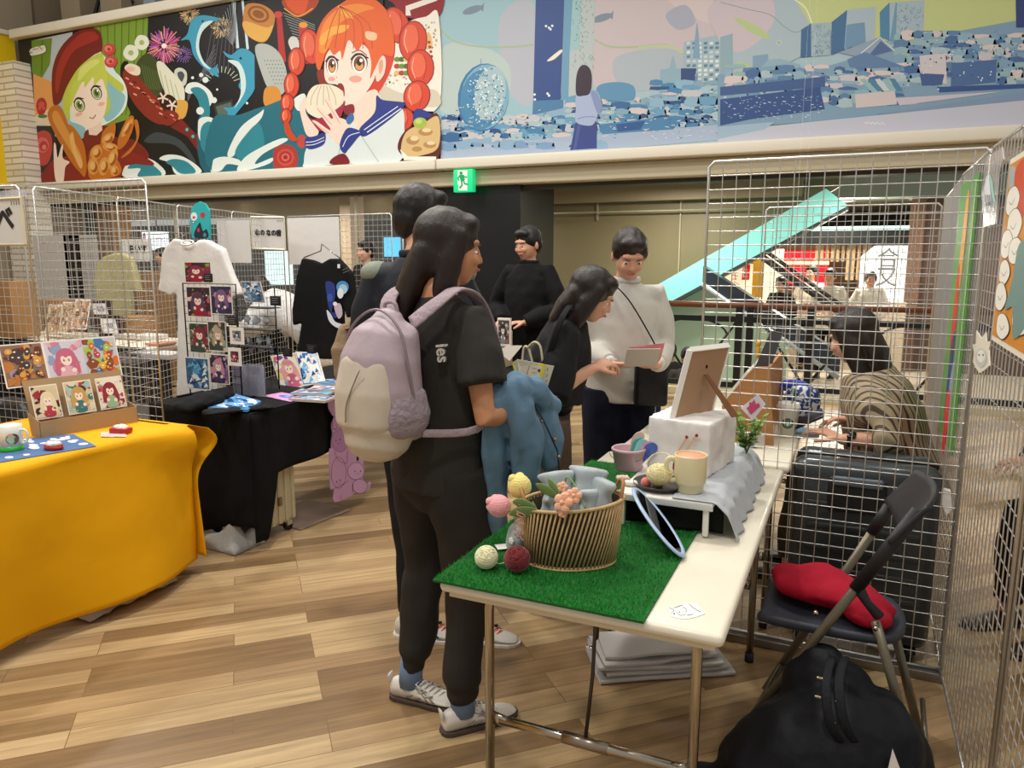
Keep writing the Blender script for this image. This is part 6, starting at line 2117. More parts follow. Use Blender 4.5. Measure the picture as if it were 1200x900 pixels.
for s0, s1, sd, pal, st_, lb in ((-.14, .27, 4, PF, 'food', 'brown and wine red print behind the kraft stand, leftmost of three'), (.27, .67, 6, PP, 'girl', 'print of a girl with a pink bob behind the kraft stand'),
                                 (.65, 1.03, 8, ('#c8c8d0', '#d8742c', '#efb838', '#4878b0', '#c23c40', '#a8c850', '#8f4a28'), 'food', 'orange and blue food print behind the kraft stand, rightmost of three')):
 card('art_print', lb, 'print', on_line(s0, s1, .21, .395, 1.5, .05), sd, pal, st_, grp='square prints above the kraft stand')
# frosted mug with green bottom
q = AZ(14, 528, zt_)
m_ = thing('frosted_mug', 'frosted white mug with a green bottom at the left edge of the yellow table', 'mug', q)
MB().lathe([(0, 0), (.040, 0), (.043, .004), (.0435, .024)], n=36).build('green_base', M('green_glass', '#35b83e', .2), m_)
MB().lathe([(.0435, .024), (.043, .105), (.0405, .106), (.040, .03), (0, .03)], n=36).build('cup', M('frosted_glass', '#dfe6e2', .4, coat=.2), m_)
dv = V((.9, .42, 0))
MB().tube(spline([dv * r_ + V((0, 0, z)) for r_, z in ((.042, .085), (.062, .084), (.070, .06), (.062, .035), (.042, .032))], 5), .005, 8).build('handle', MATS['frosted_glass'], m_)
ar = Art(lambda x, y: V((cos(x) * .0442, sin(x) * .0442, y)), (0, 0, 0), 0, 0)
ar.n = V((0, 0, 0))
a0 = math.atan2(-q.y, -q.x) + .15
mb = MB()
def mugpoly(col, cx, cy, rx, ry, k):
 vs = []
 for (x, y) in ellpts(cx, cy, rx, ry, 14): vs.append(V((cos(a0 + x / .044) * (.0438 + k * .0003), sin(a0 + x / .044) * (.0438 + k * .0003), y)))
 mb.add(vs, [tuple(range(14))], col, False)
mugpoly('#5a4a44', 0, .055, .024, .022, 1)
mugpoly('#9fd0b0', -.004, .055, .017, .016, 2)
mugpoly('#6b5a50', .013, .05, .008, .012, 3)
mugpoly('#e8b0a0', -.006, .072, .009, .006, 3)
mb.build('drawing', PRINT, m_)
# jeans-blue print sheet
q = [AZ(0, 542, zt_ + .001), AZ(113, 523, zt_ + .001), AZ(86, 509, zt_ + .001), AZ(-40, 520, zt_ + .001)]
mb = MB().prism(q, (0, 0, .0015), '#54709e')
ar = Art(cardmap(q), (0, 0, 1), .0001, .0018)
rr = random.Random(2)
for k in range(16):
 cx, cy = rr.uniform(.1, .95), rr.uniform(.1, .9)
 ar.e('#eef0f2', cx, cy, rr.uniform(.02, .06), rr.uniform(.03, .09))
mb.merge(ar.mb)
tag(mb.build('blue_print_sheet', CLOTHPRINT), 'denim blue sheet with white shapes lying on the yellow cloth', 'sheet')
# red trays with clear bags
RED = M('red_tray', '#b01a22', .4)
for (px, py, wx, wy, rz, lb) in ((142, 507, .085, .045, .25, 'red rectangular tray with clear wrapped sweets on the yellow cloth'), (63, 527, .080, .05, .3, 'small red oval tray with wrapped sweets on the blue sheet')):
 q = AZ(px, py, zt_ + .002)
 tr_ = thing('red_tray', lb, 'tray', q, rz)
 if px == 142:
  MB().box2((-wx / 2, -wy / 2, 0), (wx / 2, wy / 2, .022), bevel=.003).build('tray_body', RED, tr_)
 else:
  MB().lathe([(0, 0), (.8, 0), (1, .3), (1, 1), (.93, 1), (.9, .5), (0, .45)], n=30, m=Matrix.Diagonal((wx / 2, wy / 2, .018, 1))).build('tray_body', RED, tr_)
 m2 = MB().ell((0, 0, .024), (wx * .42, wy * .42, .012), n=22, m=12)
 wrinkle(m2, .006, 70, seed=px)
 m2.build('wrapped_sweets', M('cellophane', '#e8d8d4', .15, bump=.8, bscale=80, var=.3, vscale=60), tr_)
m2 = MB().grid(lambda u, v: AZ(118 + 30 * u, 512 - 6 * v + 3 * u * 0, zt_ + .002) + V((0, 0, .004 * abs(noise.noise(V((u * 6, v * 6, 0)))))), 10, 8)
tag(m2.build('clear_wrapper', M('cellophane', '')), 'empty clear wrapper on the yellow cloth left of the red tray', 'wrapper')
# black jacket behind the table at the left
mb = MB().tube([AY(-25, 485, 2.9), AY(10, 478, 2.9), AY(38, 492, 2.85), AY(45, 515, 2.8)], [(.10, .07), (.12, .08), (.10, .07), (.06, .05)], 18, rnd=True)
mb.tube([AY(-20, 520, 2.9), AY(35, 515, 2.9)], [(.12, .08), (.10, .08)], 16, rnd=True)
bb = blob(mb, .014, 3, (.02, 8, (1, 1, 1), 1))
tag(bb.build('black_jacket', fabric('black_leather', '#141216', .3, 20, rough=.4)), 'black jacket heaped behind the yellow table at the left edge', 'jacket')
mb = MB().box2((-3.95, 2.80, 0), (-3.35, 3.2, .42), bevel=.02)
for k in range(4): pass
st_ = thing('storage_crate', 'dark storage crate under the black jacket, left of the wire panel', 'crate', (-3.7, 2.98, 0))
MB().box2((-4.0, 2.80, 0), (-3.45, 3.15, .60), bevel=.02).build('crate_body', M('dark_crate', '#201f22', .6), st_, world=True)
MB().box2((-4.02, 2.78, .58), (-3.43, 3.17, .63), bevel=.01).build('lid', M('dark_crate_lid', '#2b2a2e', .5), st_, world=True)
# ---------------------------------------------------------------- black table
BX0, BX1, BY0, BY1 = -3.40, -2.72, 2.84, 4.66
tb = folding_table('folding table under the black cloth', BX0 + .02, BX1 - .02, BY0 + .02, BY1 - .02, z=ZT - .005, leg_y=(.12, .12))
BC_ = fabric('black_cotton', '#0d0d10', .4, 8, .02, rough=.9)
def bfront(u, v):  # side along the aisle
 y = BY0 - .035 + (BY1 - BY0 + .045) * u
 hem = .38 + .04 * u
 if u < .10: hem = .06 if u < .045 else .06 + (u - .045) / .055 * .32
 s = v
 z = hem + (ZT + .004 - hem) * s
 return V((BX1 + .008 + .02 * (1 - s) * (1 + sin(u * 30)) * .6, y, z))
def bend_(u, v):  # near end
 x = BX0 - .02 + (BX1 - BX0 + .055) * u
 hem = .10 - .04 * sin(u * 5)
 z = hem + (ZT + .004 - hem) * v
 return V((x, BY0 - .012 - .025 * (1 - v) * (1 + sin(u * 16)) * .6, z))
t = thing('black_tablecloth', 'black cloth over the table behind the yellow one', 'tablecloth', ((BX0 + BX1) / 2, 3.7, 0))
MB().grid(bfront, 70, 16).build('aisle_side', BC_, t, world=True, solid=.002)
MB().grid(bend_, 50, 16).build('near_side', BC_, t, world=True, solid=.002)
MB().box2((BX0 - .02, BY0 - .012, ZT + .0), (BX1 + .01, BY1 + .01, ZT + .006)).build('top_side', BC_, t, world=True)
zb = ZT + .007
# under it: suitcase, sheets, brown paper
sc_ = thing('beige_suitcase', 'cream ribbed suitcase standing on its wheels under the black table', 'suitcase', (-3.0, 3.15, 0), 0)
SCM = M('cream_shell', '#cfc6a6', .4)
c0_, c1_ = AZ(312, 622, 0), AZ(350, 608, 0)
sx = BX1 - .05
y0_, y1_ = AX(306, 590, sx).y, AX(347, 590, sx).y
MB().box2((sx - .40, y0_, .055), (sx, y1_, .50), bevel=.03).build('shell', SCM, sc_, world=True)
mb = MB()
for k in range(5):
 y = y0_ + (y1_ - y0_) * (k + .5) / 5
 mb.box2((sx - .01, y - .012, .07), (sx + .008, y + .012, .48), bevel=.003)
mb.build('ribs', SCM, sc_, world=True)
for y in (y0_ + .04, y1_ - .04):
 for x in (sx - .03, sx - .36):
  MB().tube([(x - .012, y, .028), (x + .012, y, .028)], .027, 16).build('wheel', BLACKP, sc_, world=True)
  MB().box2((x - .018, y - .02, .03), (x + .018, y + .02, .06), bevel=.004).build('wheel_mount', SCM, sc_, world=True)
MB().box2((sx - .002, (y0_ + y1_) / 2 - .012, .17), (sx + .014, (y0_ + y1_) / 2 + .012, .22), bevel=.003).build('latch', M('dull_gold', '#8f8468', .4, .7), sc_, world=True)
def crumple(name, label, px0, px1, py, mat, wid, seed, z=.05, depth=.18):
 a, b = AZ(px0, py[0], 0), AZ(px1, py[1], 0)
 d = (b - a)
 n = V((-d.y, d.x, 0)).normalized()
 if n.y < 0: n = -n
 def f(u, v):
  p = a + d * u + n * depth * v
  return V((p.x, p.y, .004 + z * (.5 + .8 * noise.noise(V((u * 2.2 + seed, v * 1.6, seed)))) * sin(pi * min(1, max(0, v))) ** .5 * sin(pi * u) ** .5))
 return tag(MB().grid(f, 28, 18).build(name, mat, solid=.002), label, 'sheet')
WS = fabric('white_wrap', '#b9bab8', .5, 20)
crumple('white_wrapping', 'crumpled white wrapping on the floor at the near foot of the black cloth', 228, 275, (640, 652), WS, .2, 3, .16, .15)
crumple('white_wrapping', 'folded white cloth on the floor beside the chrome leg of the black table', 283, 312, (648, 636), WS, .1, 5, .14, .16)
crumple('brown_paper', 'flattened brown paper on the floor behind the cream suitcase', 352, 412, (622, 598), M('brown_paper', '#8b7668', .7, var=.1), .3, 7, .03, .38)
# ---------------------------------------------------------------- bunny board hanging on the aisle side
xB = BX1 + .045
bn = thing('rabbit_board', 'pink board cut out as a pile of rabbits, hanging from the black table', 'board', (xB, 3.9, .25))
KB = lambda x, y: AX(370 + x * 80 / 450, 440 + y * 160 / 900, xB)
outl = [(150, 140), (165, 165), (150, 215), (128, 175), (105, 162), (85, 180), (88, 220), (112, 262), (125, 285), (108, 310), (106, 350), (112, 380), (104, 440), (104, 480), (94, 490), (90, 600), (96, 680), (100, 752), (122, 752), (126, 836), (240, 790), (250, 778), (340, 760), (364, 720), (360, 700), (335, 715), (310, 680), (322, 630), (312, 580), (318, 540), (305, 508), (290, 530), (284, 575), (268, 570), (280, 480), (320, 480), (330, 440), (290, 300), (280, 140)]
PK = '#c79ac0'
mb = MB().prism([KB(*q) for q in spline([(x, y, 0) for x, y in outl], 3, True) for q in [(q.x, q.y)]], (-.006, 0, 0), PK)
ar = Art(KB, (1, 0, 0), .0001, .0004)
DK_, MD = '#7c5378', '#b282ac'
ar.e(DK_, 160, 430, 56, 76)
ar.e(MD, 160, 430, 53, 73)
for cx in (125, 180):
 ar.e(DK_, cx, 315, 18, 46)
 ar.e('#c090ba', cx, 315, 15, 43)
ar.e(DK_, 150, 640, 50, 104)
ar.e(PK, 150, 640, 47, 101)
ar.e(DK_, 264, 630, 56, 58)
ar.e('#d0a4c8', 264, 630, 53, 55)
ar.e(DK_, 290, 730, 50, 48)
ar.e('#cfa2c6', 290, 730, 47, 45)
ar.e(DK_, 245, 450, 30, 36)
ar.e('#c898c0', 245, 450, 27, 33)
for x, y in ((132, 428), (158, 422), (136, 700), (160, 690), (256, 632), (293, 630), (240, 440), (258, 446)): ar.e('#3f2a40', x, y, 3.5, 5)
for pts in (((140, 445), (148, 450), (156, 444)), ((146, 712), (150, 716), (156, 710)), ((268, 645), (274, 650), (282, 644)), ((110, 355), (160, 345), (212, 350)), ((150, 245), (190, 225)), ((100, 752), (170, 720), (215, 690)), ((245, 715), (240, 770)), ((160, 790), (166, 820)), ((120, 500), (150, 560), (200, 580)), ((205, 500), (206, 560), (190, 585))):
 ar.l(DK_, 2.2, *pts)
mb.merge(ar.mb)
mb.build('rabbit_cutout', attr_mat('rabbit_board_print', .5), bn, world=True)
mb = MB()
q = KB(200, 140)
mb.box2((BX1 - .05, q.y - .04, zb), (xB + .002, q.y + .04, zb + .002))
mb.box2((xB - .001, q.y - .04, q.z - .01), (xB + .001, q.y + .04, zb + .002))
mb.build('hanging_tape', M('black_tape', '#151518', .5), bn, world=True)
# ---------------------------------------------------------------- wire rack with cards on the black table
yk = 3.10
RKM = M('black_wire', '#1c1c1f', .4, .6)
wr = thing('card_rack', 'black wire rack on the near corner of the black table, full of picture cards', 'rack', (-3.2, yk, zb))
a_, b_ = AY(214, 332, yk), AY(276, 334, yk)
xw0, xw1 = a_.x, b_.x
zt0 = a_.z
mb = MB()
mb.tube([(xw0, yk, zb), (xw0, yk, zt0), (xw1, yk, zt0), (xw1, yk, zb)], .004, 6)
for k in range(1, 9): mb.tube([(xw0 + (xw1 - xw0) * k / 9, yk, zb + .03), (xw0 + (xw1 - xw0) * k / 9, yk, zt0)], .0013, 4)
for k in range(1, 15): mb.tube([(xw0, yk, zb + (zt0 - zb) * k / 15), (xw1, yk, zb + (zt0 - zb) * k / 15)], .0013, 4)
mb.build('grid', RKM, wr, world=True)
for x in (xw0, xw1): MB().box2((x - .01, yk - .09, zb), (x + .01, yk + .09, zb + .008)).build('foot', RKM, wr, world=True)
PR = ('#3a2430', '#8c2b4c', '#c05070', '#5a3a58', '#a01c3c', '#7fae3c', '#e8c8c0')
PD = ('#2c2c44', '#4a3c70', '#7c5a8c', '#c08ca0', '#3c3460', '#a8506c', '#e0c8d0')
PG = ('#3c4038', '#8c2c40', '#6a7458', '#b8a890', '#3a5048', '#8fae88', '#dcc8c0')
PBL = ('#3f6a90', '#1f3f70', '#5aa0d0', '#a8c8dc', '#2c5a94', '#e0eaf0', '#20304c')
PSV = ('#6c7480', '#8f9cac', '#c4ccd8', '#404854', '#9aa8bc', '#e4e8f0', '#5c6478')
def ycard(px0, py0, px1, py1, y, sd, pal, lb, grp='picture cards on the black rack', skew=0, style='girl', name='picture_card', cat='card', **k):
 a, b = AY(px0, py1, y), AY(px1, py0, y)
 return card(name, lb, cat, [V((a.x + skew, y, a.z)), V((b.x + skew, y, a.z)), V((b.x, y, b.z)), V((a.x, y, b.z))], sd, pal, style, grp=grp, **k)
ycard(217, 307, 247, 331, yk - .006, 11, PR, 'dark pink picture card above the top wire of the black rack')
ycard(220, 336, 246, 371, yk - .008, 12, PR, 'crimson picture card, upper left on the black rack')
ycard(248, 335, 271, 368, yk - .010, 13, PD, 'purple picture card, upper right on the black rack')
ycard(223, 379, 246, 413, yk - .008, 14, PG, 'green and brown picture card, middle left on the black rack')
ycard(245, 377, 264, 411, yk - .010, 15, PG, 'wine red picture card, middle right on the black rack')
ycard(219, 420, 244, 455, yk - .012, 16, PBL, 'blue picture card, lower left on the black rack', style='wave')
ycard(247, 416, 267, 449, yk - .012, 17, PD, 'dark violet picture card, lower right on the black rack')
BLK = M('black_card', '#141416', .45)
def blk_label(px, py, y, w_, lb):
 p = AY(px, py, y)
 t_ = thing('price_label', lb, 'label', (p.x, y, p.z - .02), 0, 'black price labels')
 MB().box2((-w_ / 2, -.002, 0), (w_ / 2, .002, w_ * .72), bevel=.001).build('card', BLK, t_)
 ar_ = Art(lambda x, z: V((x, -.002, z)), (0, -1, 0), .0002, .0004)
 for k in range(3): ar_.l('#8f8c90', w_ * .04, (-w_ * .35, w_ * (.2 + .17 * k)), (w_ * (.3 - .1 * (k % 2)), w_ * (.22 + .17 * k)), sm=False)
 ar_.mb.build('lettering', PRINT, t_)
for px, py, w_, lb in ((244, 326, .062, 'black price label beside the top card of the black rack'), (273, 377, .066, 'black price label right of the middle cards of the rack'), (323, 354, .075, 'black price label at the right of the silver card'),
                       (320, 411, .066, 'black price label below the clear packets'), (337, 414, .07, 'black price label on top of the colourful book'), (365, 410, .07, 'black price label on top of the blue book')):
 blk_label(px, py, yk - .02 if px < 300 else (3.42 if px < 330 else 3.63), w_, lb)
for px0, py0, px1, py1, lb, sd, pal in ((270, 384, 285, 403, 'small white pack with a grey drawing hung right of the rack', 21, PSV), (268, 408, 282, 428, 'small white pack with a pink drawing hung right of the rack', 22, PR)):
 ycard(px0, py0, px1, py1, yk - .015, sd, pal, lb, 'small white packs', inset=.2, name='charm_pack', cat='charm pack')
# purple wrapped packs standing on the cloth
for k, (px, lb) in enumerate(((284, 'purple wrapped pack on the black cloth, left one'), (301, 'purple wrapped pack on the black cloth, right one'))):
 a, b = AY(px - 8.5, 461, 3.22), AY(px + 8.5, 430, 3.22)
 t_ = thing('wrapped_pack', lb, 'pack', ((a.x + b.x) / 2, 3.22, zb), 0, 'purple wrapped packs')
 h_ = b.z - zb
 MB().box2((-(b.x - a.x) / 2, -.006, 0), ((b.x - a.x) / 2, .006, h_), bevel=.003).build('pack_body', M('purple_pack', '#55507c', .3), t_)
 MB().box2((-(b.x - a.x) / 2 - .004, -.008, 0), ((b.x - a.x) / 2 + .004, -.0065, h_ + .015)).build('clear_sleeve', M('clear_sleeve', '#e4e4f0', .1, alpha=.3), t_)
# second wire rack with silver cards and clear packets
yq = 3.45
a_, b_ = AY(276, 348, yq), AY(322, 350, yq)
w2 = thing('wire_stand', 'slim black wire stand with shelves of clear packets beside the card rack', 'rack', ((a_.x + b_.x) / 2, yq, zb))
mb = MB()
for x in (a_.x, b_.x): mb.tube([(x, yq, zb), (x, yq, a_.z + .06)], .004, 6)
for k in range(10): mb.tube([(a_.x, yq, zb + (a_.z - zb) * (k + 1) / 10), (b_.x, yq, zb + (a_.z - zb) * (k + 1) / 10)], .0016, 4)
for k in range(6): mb.tube([(a_.x + (b_.x - a_.x) * k / 5, yq, zb), (a_.x + (b_.x - a_.x) * k / 5, yq, a_.z)], .0013, 4)
mb.build('grid', RKM, w2, world=True)
for zq in (360, 385, 405):
 z = AY(300, zq, yq).z
 MB().box2((a_.x, yq - .10, z), (b_.x + .04, yq, z + .004)).build('shelf', RKM, w2, world=True)
ycard(283, 330, 305, 354, yq - .06, 31, PSV, 'silver blue picture card leaning on top of the slim wire stand', None, skew=.03, style='wave')
rr = random.Random(9)
CL = M('crumpled_cellophane', '#b9c2d0', .12, bump=.9, bscale=60, bdist=.01, alpha=.75)
for k in range(9):
 px, py = 290 + (k % 3) * 12 + (k // 3) * 2, (378, 402, 412)[k // 3]
 p = AY(px, py, yq - .05)
 m2 = MB().ell((0, 0, .022), (.022, .012, .024), n=14, m=8)
 wrinkle(m2, .010, 50, seed=k)
 o = m2.build('clear_packet', CL)
 o.location = (p.x, yq - .05, p.z - .01)
 o.rotation_euler = (0, rr.uniform(-.5, .5), rr.uniform(-1, 1))
 tag(o, 'crumpled clear packet, %s on the %s shelf of the slim wire stand' % (('leftmost', 'middle one', 'rightmost')[k % 3], ('top', 'middle', 'bottom')[k // 3]), 'packet', 'clear packets on the slim wire stand')
# open books leaning, book stack, folded blue cloth, pink print
for c_, sd, pal, lb in (((( 330, 458), (362, 452), (347, 413), (317, 417)), 41, ('#e8c8a0', '#e4a0a0', '#7a3c9c', '#f0e080', '#d06080', '#6cb0d8', '#f8e8e0'), 'colourful pink and yellow art book leaning on the black table'),
      (((355, 452), (381, 449), (371, 413), (346, 412)), 42, ('#3c88c8', '#203c7c', '#7cc0e8', '#8c7cc0', '#e0f0f8', '#2c60a8', '#e8f4fa'), 'blue art book leaning on the black table')):
 P = [AY(x, y, 3.55 - .0 * i + (.12 if i > 1 else 0)) for i, (x, y) in enumerate(c_)]
 card('art_book', lb, 'book', P, sd, pal, 'girl' if sd == 41 else 'wave', th=.012, grp=None)
for k, (px0, px1, py, col, lb) in enumerate(((345, 392, 466, '#b8a0a0', 'book stack bottom volume on the aisle edge of the black table'), (347, 392, 461, '#7fb0cc', 'blue covered book second in the stack'), (366, 410, 459, '#d9a8a0', 'pink covered book lying at the right of the stack'), (374, 412, 454, '#6c9cc0', 'pale blue book on top at the right of the stack'))):
 p = AZ((px0 + px1) / 2, py, zb + .01)
 t_ = thing('art_book', lb, 'book', (p.x, p.y, zb + .013 * k * .9), .15 + k * .1, 'flat books on the black table')
 MB().box2((-.11, -.08, 0), (.11, .08, .011), bevel=.001).build('pages', M('book_pages', '#d9d2c8', .7), t_)
 m_b = MB().box2((-.112, -.082, .011), (.112, .082, .0122), col=col)
 ar_ = Art(lambda x, y: V((-.11 + .22 * x, -.08 + .16 * y, .0123)), (0, 0, 1), .00005, .0001)
 figure_art(ar_, 50 + k, (col, '#e8d0d8', '#5c86b8', '#b04a68', '#f0e0c0', '#384060', '#a8c8dc'), 'wave')
 m_b.merge(ar_.mb)
 m_b.build('cover', PRINT, t_)
q = [AZ(308, 464, zb + .002), AZ(340, 471, zb + .002), AZ(361, 465, zb + .002), AZ(330, 460, zb + .002)]
m_b = MB().prism(q, (0, 0, .002), '#d89cd0')
ar_ = Art(cardmap(q), (0, 0, 1), .0001, .0024)
ar_.e('#4c78c8', .5, .5, .22, .2)
ar_.e('#8fb4e8', .55, .55, .1, .1)
ar_.e('#6a50b0', .75, .4, .06, .06)
m_b.merge(ar_.mb)
tag(m_b.build('pink_print', PRINT), 'pink print with a blue blot lying flat on the black cloth', 'print')
q = [AZ(243, 477, zb + .01), AZ(290, 480, zb + .02), AZ(306, 470, zb + .02), AZ(263, 458, zb + .03)]
m_b = MB().prism(q, (0, 0, -.012), '#5c92cc')
ar_ = Art(cardmap(q), (0, 0, 1), .0001, .0006)
figure_art(ar_, 61, ('#6a9cd4', '#e8eef6', '#2c4c8c', '#9cc0e4', '#e4ecf4', '#ffffff', '#3c64a4'), 'wave')
m_b.merge(ar_.mb)
tag(m_b.build('folded_blue_shirt', CLOTHPRINT), 'folded blue printed shirt on the near end of the black table', 'shirt')
m_b = MB().tube([AZ(212, 478, zb + .02), AZ(240, 470, zb + .03), AZ(262, 462, zb + .03)], [(.06, .03), (.09, .045), (.07, .03)], 16, up=(1, 1, 0), rnd=True)
m_b.tube([AZ(240, 484, zb + .012), AZ(318, 476, zb + .012)], [(.05, .012), (.05, .012)], 14, up=(0, 1, 0), rnd=True)
tag(blob(m_b, .01, 3, (.01, 14, (1, 1, 1), 3)).build('black_cloth_heap', fabric('black_jersey', '#111114', .4, 20)), 'heap of black cloth around the folded blue shirt', 'cloth')
# ---------------------------------------------------------------- hanging shirts
def tshirt(name, label, pts, y, mat, wr_, neck=None, depth=.05, hang=True, grp=None, hookz=None, art=None, cat='shirt'):
 t_ = thing(name, label, cat, (sum(p[0] for p in pts) / len(pts), y, min(p[2] for p in pts)), 0, grp)
 q = spline([(p[0], p[2], 0) for p in pts], 1, True)
 mb_ = MB().prism([V((p[0], y - depth / 2, p[2])) for p in pts], (0, depth, 0))
 bb_ = blob(mb_, .011, 6, wr_)
 bb_.build('shirt_body', mat, t_, world=True)
 return t_
yT = 2.97
P_ = lambda lst, y: [AY(px, py, y) for px, py in lst]
ws_pts = P_([(206, 279), (218, 281), (226, 288), (237, 281), (246, 282), (262, 292), (283, 345), (268, 352), (261, 340), (262, 500), (210, 500), (208, 340), (203, 348), (186, 341), (192, 300), (197, 287)], yT + .45)
t_ = tshirt('white_shirt', 'white long T-shirt hanging from the wire panel behind the card rack', ws_pts, yT + .45, fabric('white_cotton', '#e9e7e4', .4, 12, .02), (.012, 5, (1, 1, .4), 2))
nk = AY(225, 283, yT + .45)
MB().tube([nk + V((.03 * cos(t) * 1.6, -.035 + .01 * sin(t), .004 + .014 * sin(t) - .012)) for t in [2 * pi * k / 24 for k in range(24)]], .005, 6, closed=True).build('collar', MATS['white_cotton'], t_, world=True)
MB().tube([AY(208, 280, yT + .45), AY(223, 271, yT + .45), AY(224, 262, yT + .45), AY(228, 260, yT + .45)], .003, 6).build('hanger', CHROME, t_, world=True)
yK = 5.55
bs_pts = P_([(356, 302), (368, 304), (378, 308), (388, 303), (398, 303), (413, 320), (420, 365), (409, 372), (402, 350), (403, 420), (350, 420), (356, 378), (346, 380), (345, 364), (350, 325)], yK)
t_ = tshirt('black_shirt', 'black T-shirt with a blue and white figure print hanging on the far wire panel', bs_pts, yK, fabric('black_tshirt', '#0f0f12', .3, 8), (.014, 3, (1, 1, .4), 5), depth=.07)
ar_ = Art(lambda x, y: AY(350 + x * 90 / 736, 290 + y * 110 / 900, yK - .06), (0, -1, 0), .0003, .0)
ar_.e('#4a90c8', 420, 380, 60, 60)
ar_.e('#a8cce8', 425, 400, 42, 48)
ar_.e('#e4eef6', 400, 440, 30, 50)
ar_.b('#2c3c88', (260, 330), (340, 350), (350, 470), (320, 620), (400, 600), (350, 680), (290, 580), (270, 460))
ar_.b('#dfe4f0', (270, 600), (290, 700), (350, 760), (420, 780), (420, 740), (350, 710), (310, 640))
ar_.b('#c8b8c8', (340, 560), (400, 540), (420, 640), (380, 680))
ar_.e('#3c5cb0', 300, 480, 26, 40)
ar_.e('#eef2f8', 350, 540, 20, 20)
ar_.p('#e8e8e8', (373, 160), (398, 160), (398, 198), (373, 198))
ar_.l('#6a6a70', 6, (420, 220), (480, 190))
ar_.l('#6a6a70', 6, (425, 245), (490, 215))
ar_.mb.build('figure_print', PRINT, t_, world=True)
MB().tube([AY(356, 302, yK), AY(376, 294, yK), AY(377, 286, yK), AY(399, 303, yK)], .006, 6).build('hanger', CHROME, t_, world=True)
# yellow shirt far left
yY = 5.6
ys_pts = P_([(122, 301), (135, 297), (145, 297), (155, 302), (160, 318), (165, 342), (156, 338), (155, 372), (116, 372), (115, 338), (112, 335), (116, 308)], yY)
tshirt('yellow_shirt', 'pale olive yellow T-shirt hanging on the far left wire panel', ys_pts, yY, fabric('olive_tshirt', '#b3ab78', .3, 8), (.012, 3, (1, 1, .5), 7), depth=.06)
# turquoise board
yV = 4.28
c_ = P_([(225, 279), (222, 262), (224, 246), (228, 239), (234, 236), (241, 239), (245, 247), (246, 262), (246, 280)], yV)
tq = thing('turquoise_board', 'turquoise rounded deck board with red and black drawings above the white shirt', 'board', (AY(234, 260, yV).x, yV, AY(234, 280, yV).z))
MB().prism(c_, (0, .012, 0), '#35b8bc').build('deck', attr_mat('board_print', .3), tq, world=True)
ar_ = Art(lambda x, y: AY(200 + x / 4.736, 220 + y / 4.736, yV), (0, -1, 0), .0002)
ar_.e('#eef2f0', 130, 160, 18, 24)
ar_.e('#d84a50', 130, 165, 8, 8)
ar_.e('#c8404c', 178, 152, 14, 16)
ar_.b('#24303c', (132, 250), (150, 210), (165, 195), (180, 240), (200, 230), (208, 275), (140, 278))
ar_.e('#c83c48', 155, 235, 7, 12)
ar_.e('#5c8c98', 190, 262, 9, 12)
ar_.mb.build('drawing', PRINT, tq, world=True)
# ---------------------------------------------------------------- sheets and name signs on the panels
SHEET = M('white_sheet_card', '#dcd9d6', .6, bump=.3, bscale=12, bdist=.01)
def sheet(px0, py0, px1, py1, y, name, label, cat, mat=None, txt=None, size=.1, frame_=False, tdx=0, tdz=0, sw=0, off=.008, z_=0, grp=None):
 a, b = AY(px0, py1, y), AY(px1, py0, y)
 t_ = thing(name, label, cat, ((a.x + b.x) / 2, y, a.z), 0, grp)
 c = [V((a.x, y, a.z + sw)), V((b.x, y, a.z - sw)), V((b.x, y, b.z - sw)), V((a.x, y, b.z + sw))]
 MB().prism(c, (0, .004, 0)).build('sheet', mat or SHEET, t_, world=True)
 if frame_:
  cc = c + [c[0]]
  m_f = MB()
  for i in range(4): m_f.tube([cc[i] - V((0, .002, 0)), cc[i + 1] - V((0, .002, 0))], .008, 4, smooth=False)
  m_f.build('clear_pocket_edge', M('yellowed_plastic', '#d6cba8', .3), t_, world=True)
  m_f = MB()
  for k in range(4): m_f.box(((c[2].x - .05 * (b.x - a.x) * (1 + k)), y - .003, c[2].z - .1 * (b.z - a.z)), (.003, .002, .02))
  m_f.build('lettering', M('grey_ink', '#6b6f70', .6), t_, world=True)
 if txt:
  ang = -math.atan2(2 * sw, b.x - a.x)
  text_mb(txt, size, Matrix.Translation(((a.x + b.x) / 2 + tdx, y - .003, (a.z + b.z) / 2 + tdz)) @ Matrix.Rotation(-ang, 4, 'Y') @ Matrix.Rotation(pi / 2, 4, 'X'), off).build('lettering', M('ink', '#26241f', .6), t_, world=True)
 return t_
sheet(-26, 232, 25, 287, 2.64, 'name_sign', 'white name sign with bold black characters at the left edge', 'sign', txt='るべ', size=.135, frame_=True, tdx=-.012, tdz=.01, off=.007)
sheet(296, 254, 333, 292, 5.45, 'name_sign', 'white name sign with five bold black characters above the leaning person', 'sign', txt='なの なの香', size=.058, frame_=True, sw=.006, off=.0035)
sheet(145, 280, 177, 305, 5.70, 'name_sign', 'small white name sign with three black characters above the yellow shirt', 'sign', txt='らいす', size=.09, tdx=.01, off=.005)
sheet(257, 258, 292, 308, 4.83, 'white_sheet', 'blank white sheet on the wire panel left of the five-character name sign', 'sheet')
sheet(339, 254, 397, 310, 5.78, 'white_sheet', 'blank white sheet on the wire panel above the black shirt', 'sheet')
sheet(58, 275, 92, 474, 6.4, 'pale_board', 'tall pale grey board at the far left, left one of a pair', 'board', M('pale_grey_board', '#b9b6b0', .6))
sheet(93, 275, 113, 474, 6.4, 'pale_board', 'tall pale grey board at the far left, right one of a pair', 'board', M('pale_grey_board', ''))
sheet(0, 222, 30, 232, 2.645, 'clear_strip', 'pale strip above the name sign at the left edge', 'sheet', M('clear_sleeve', ''))
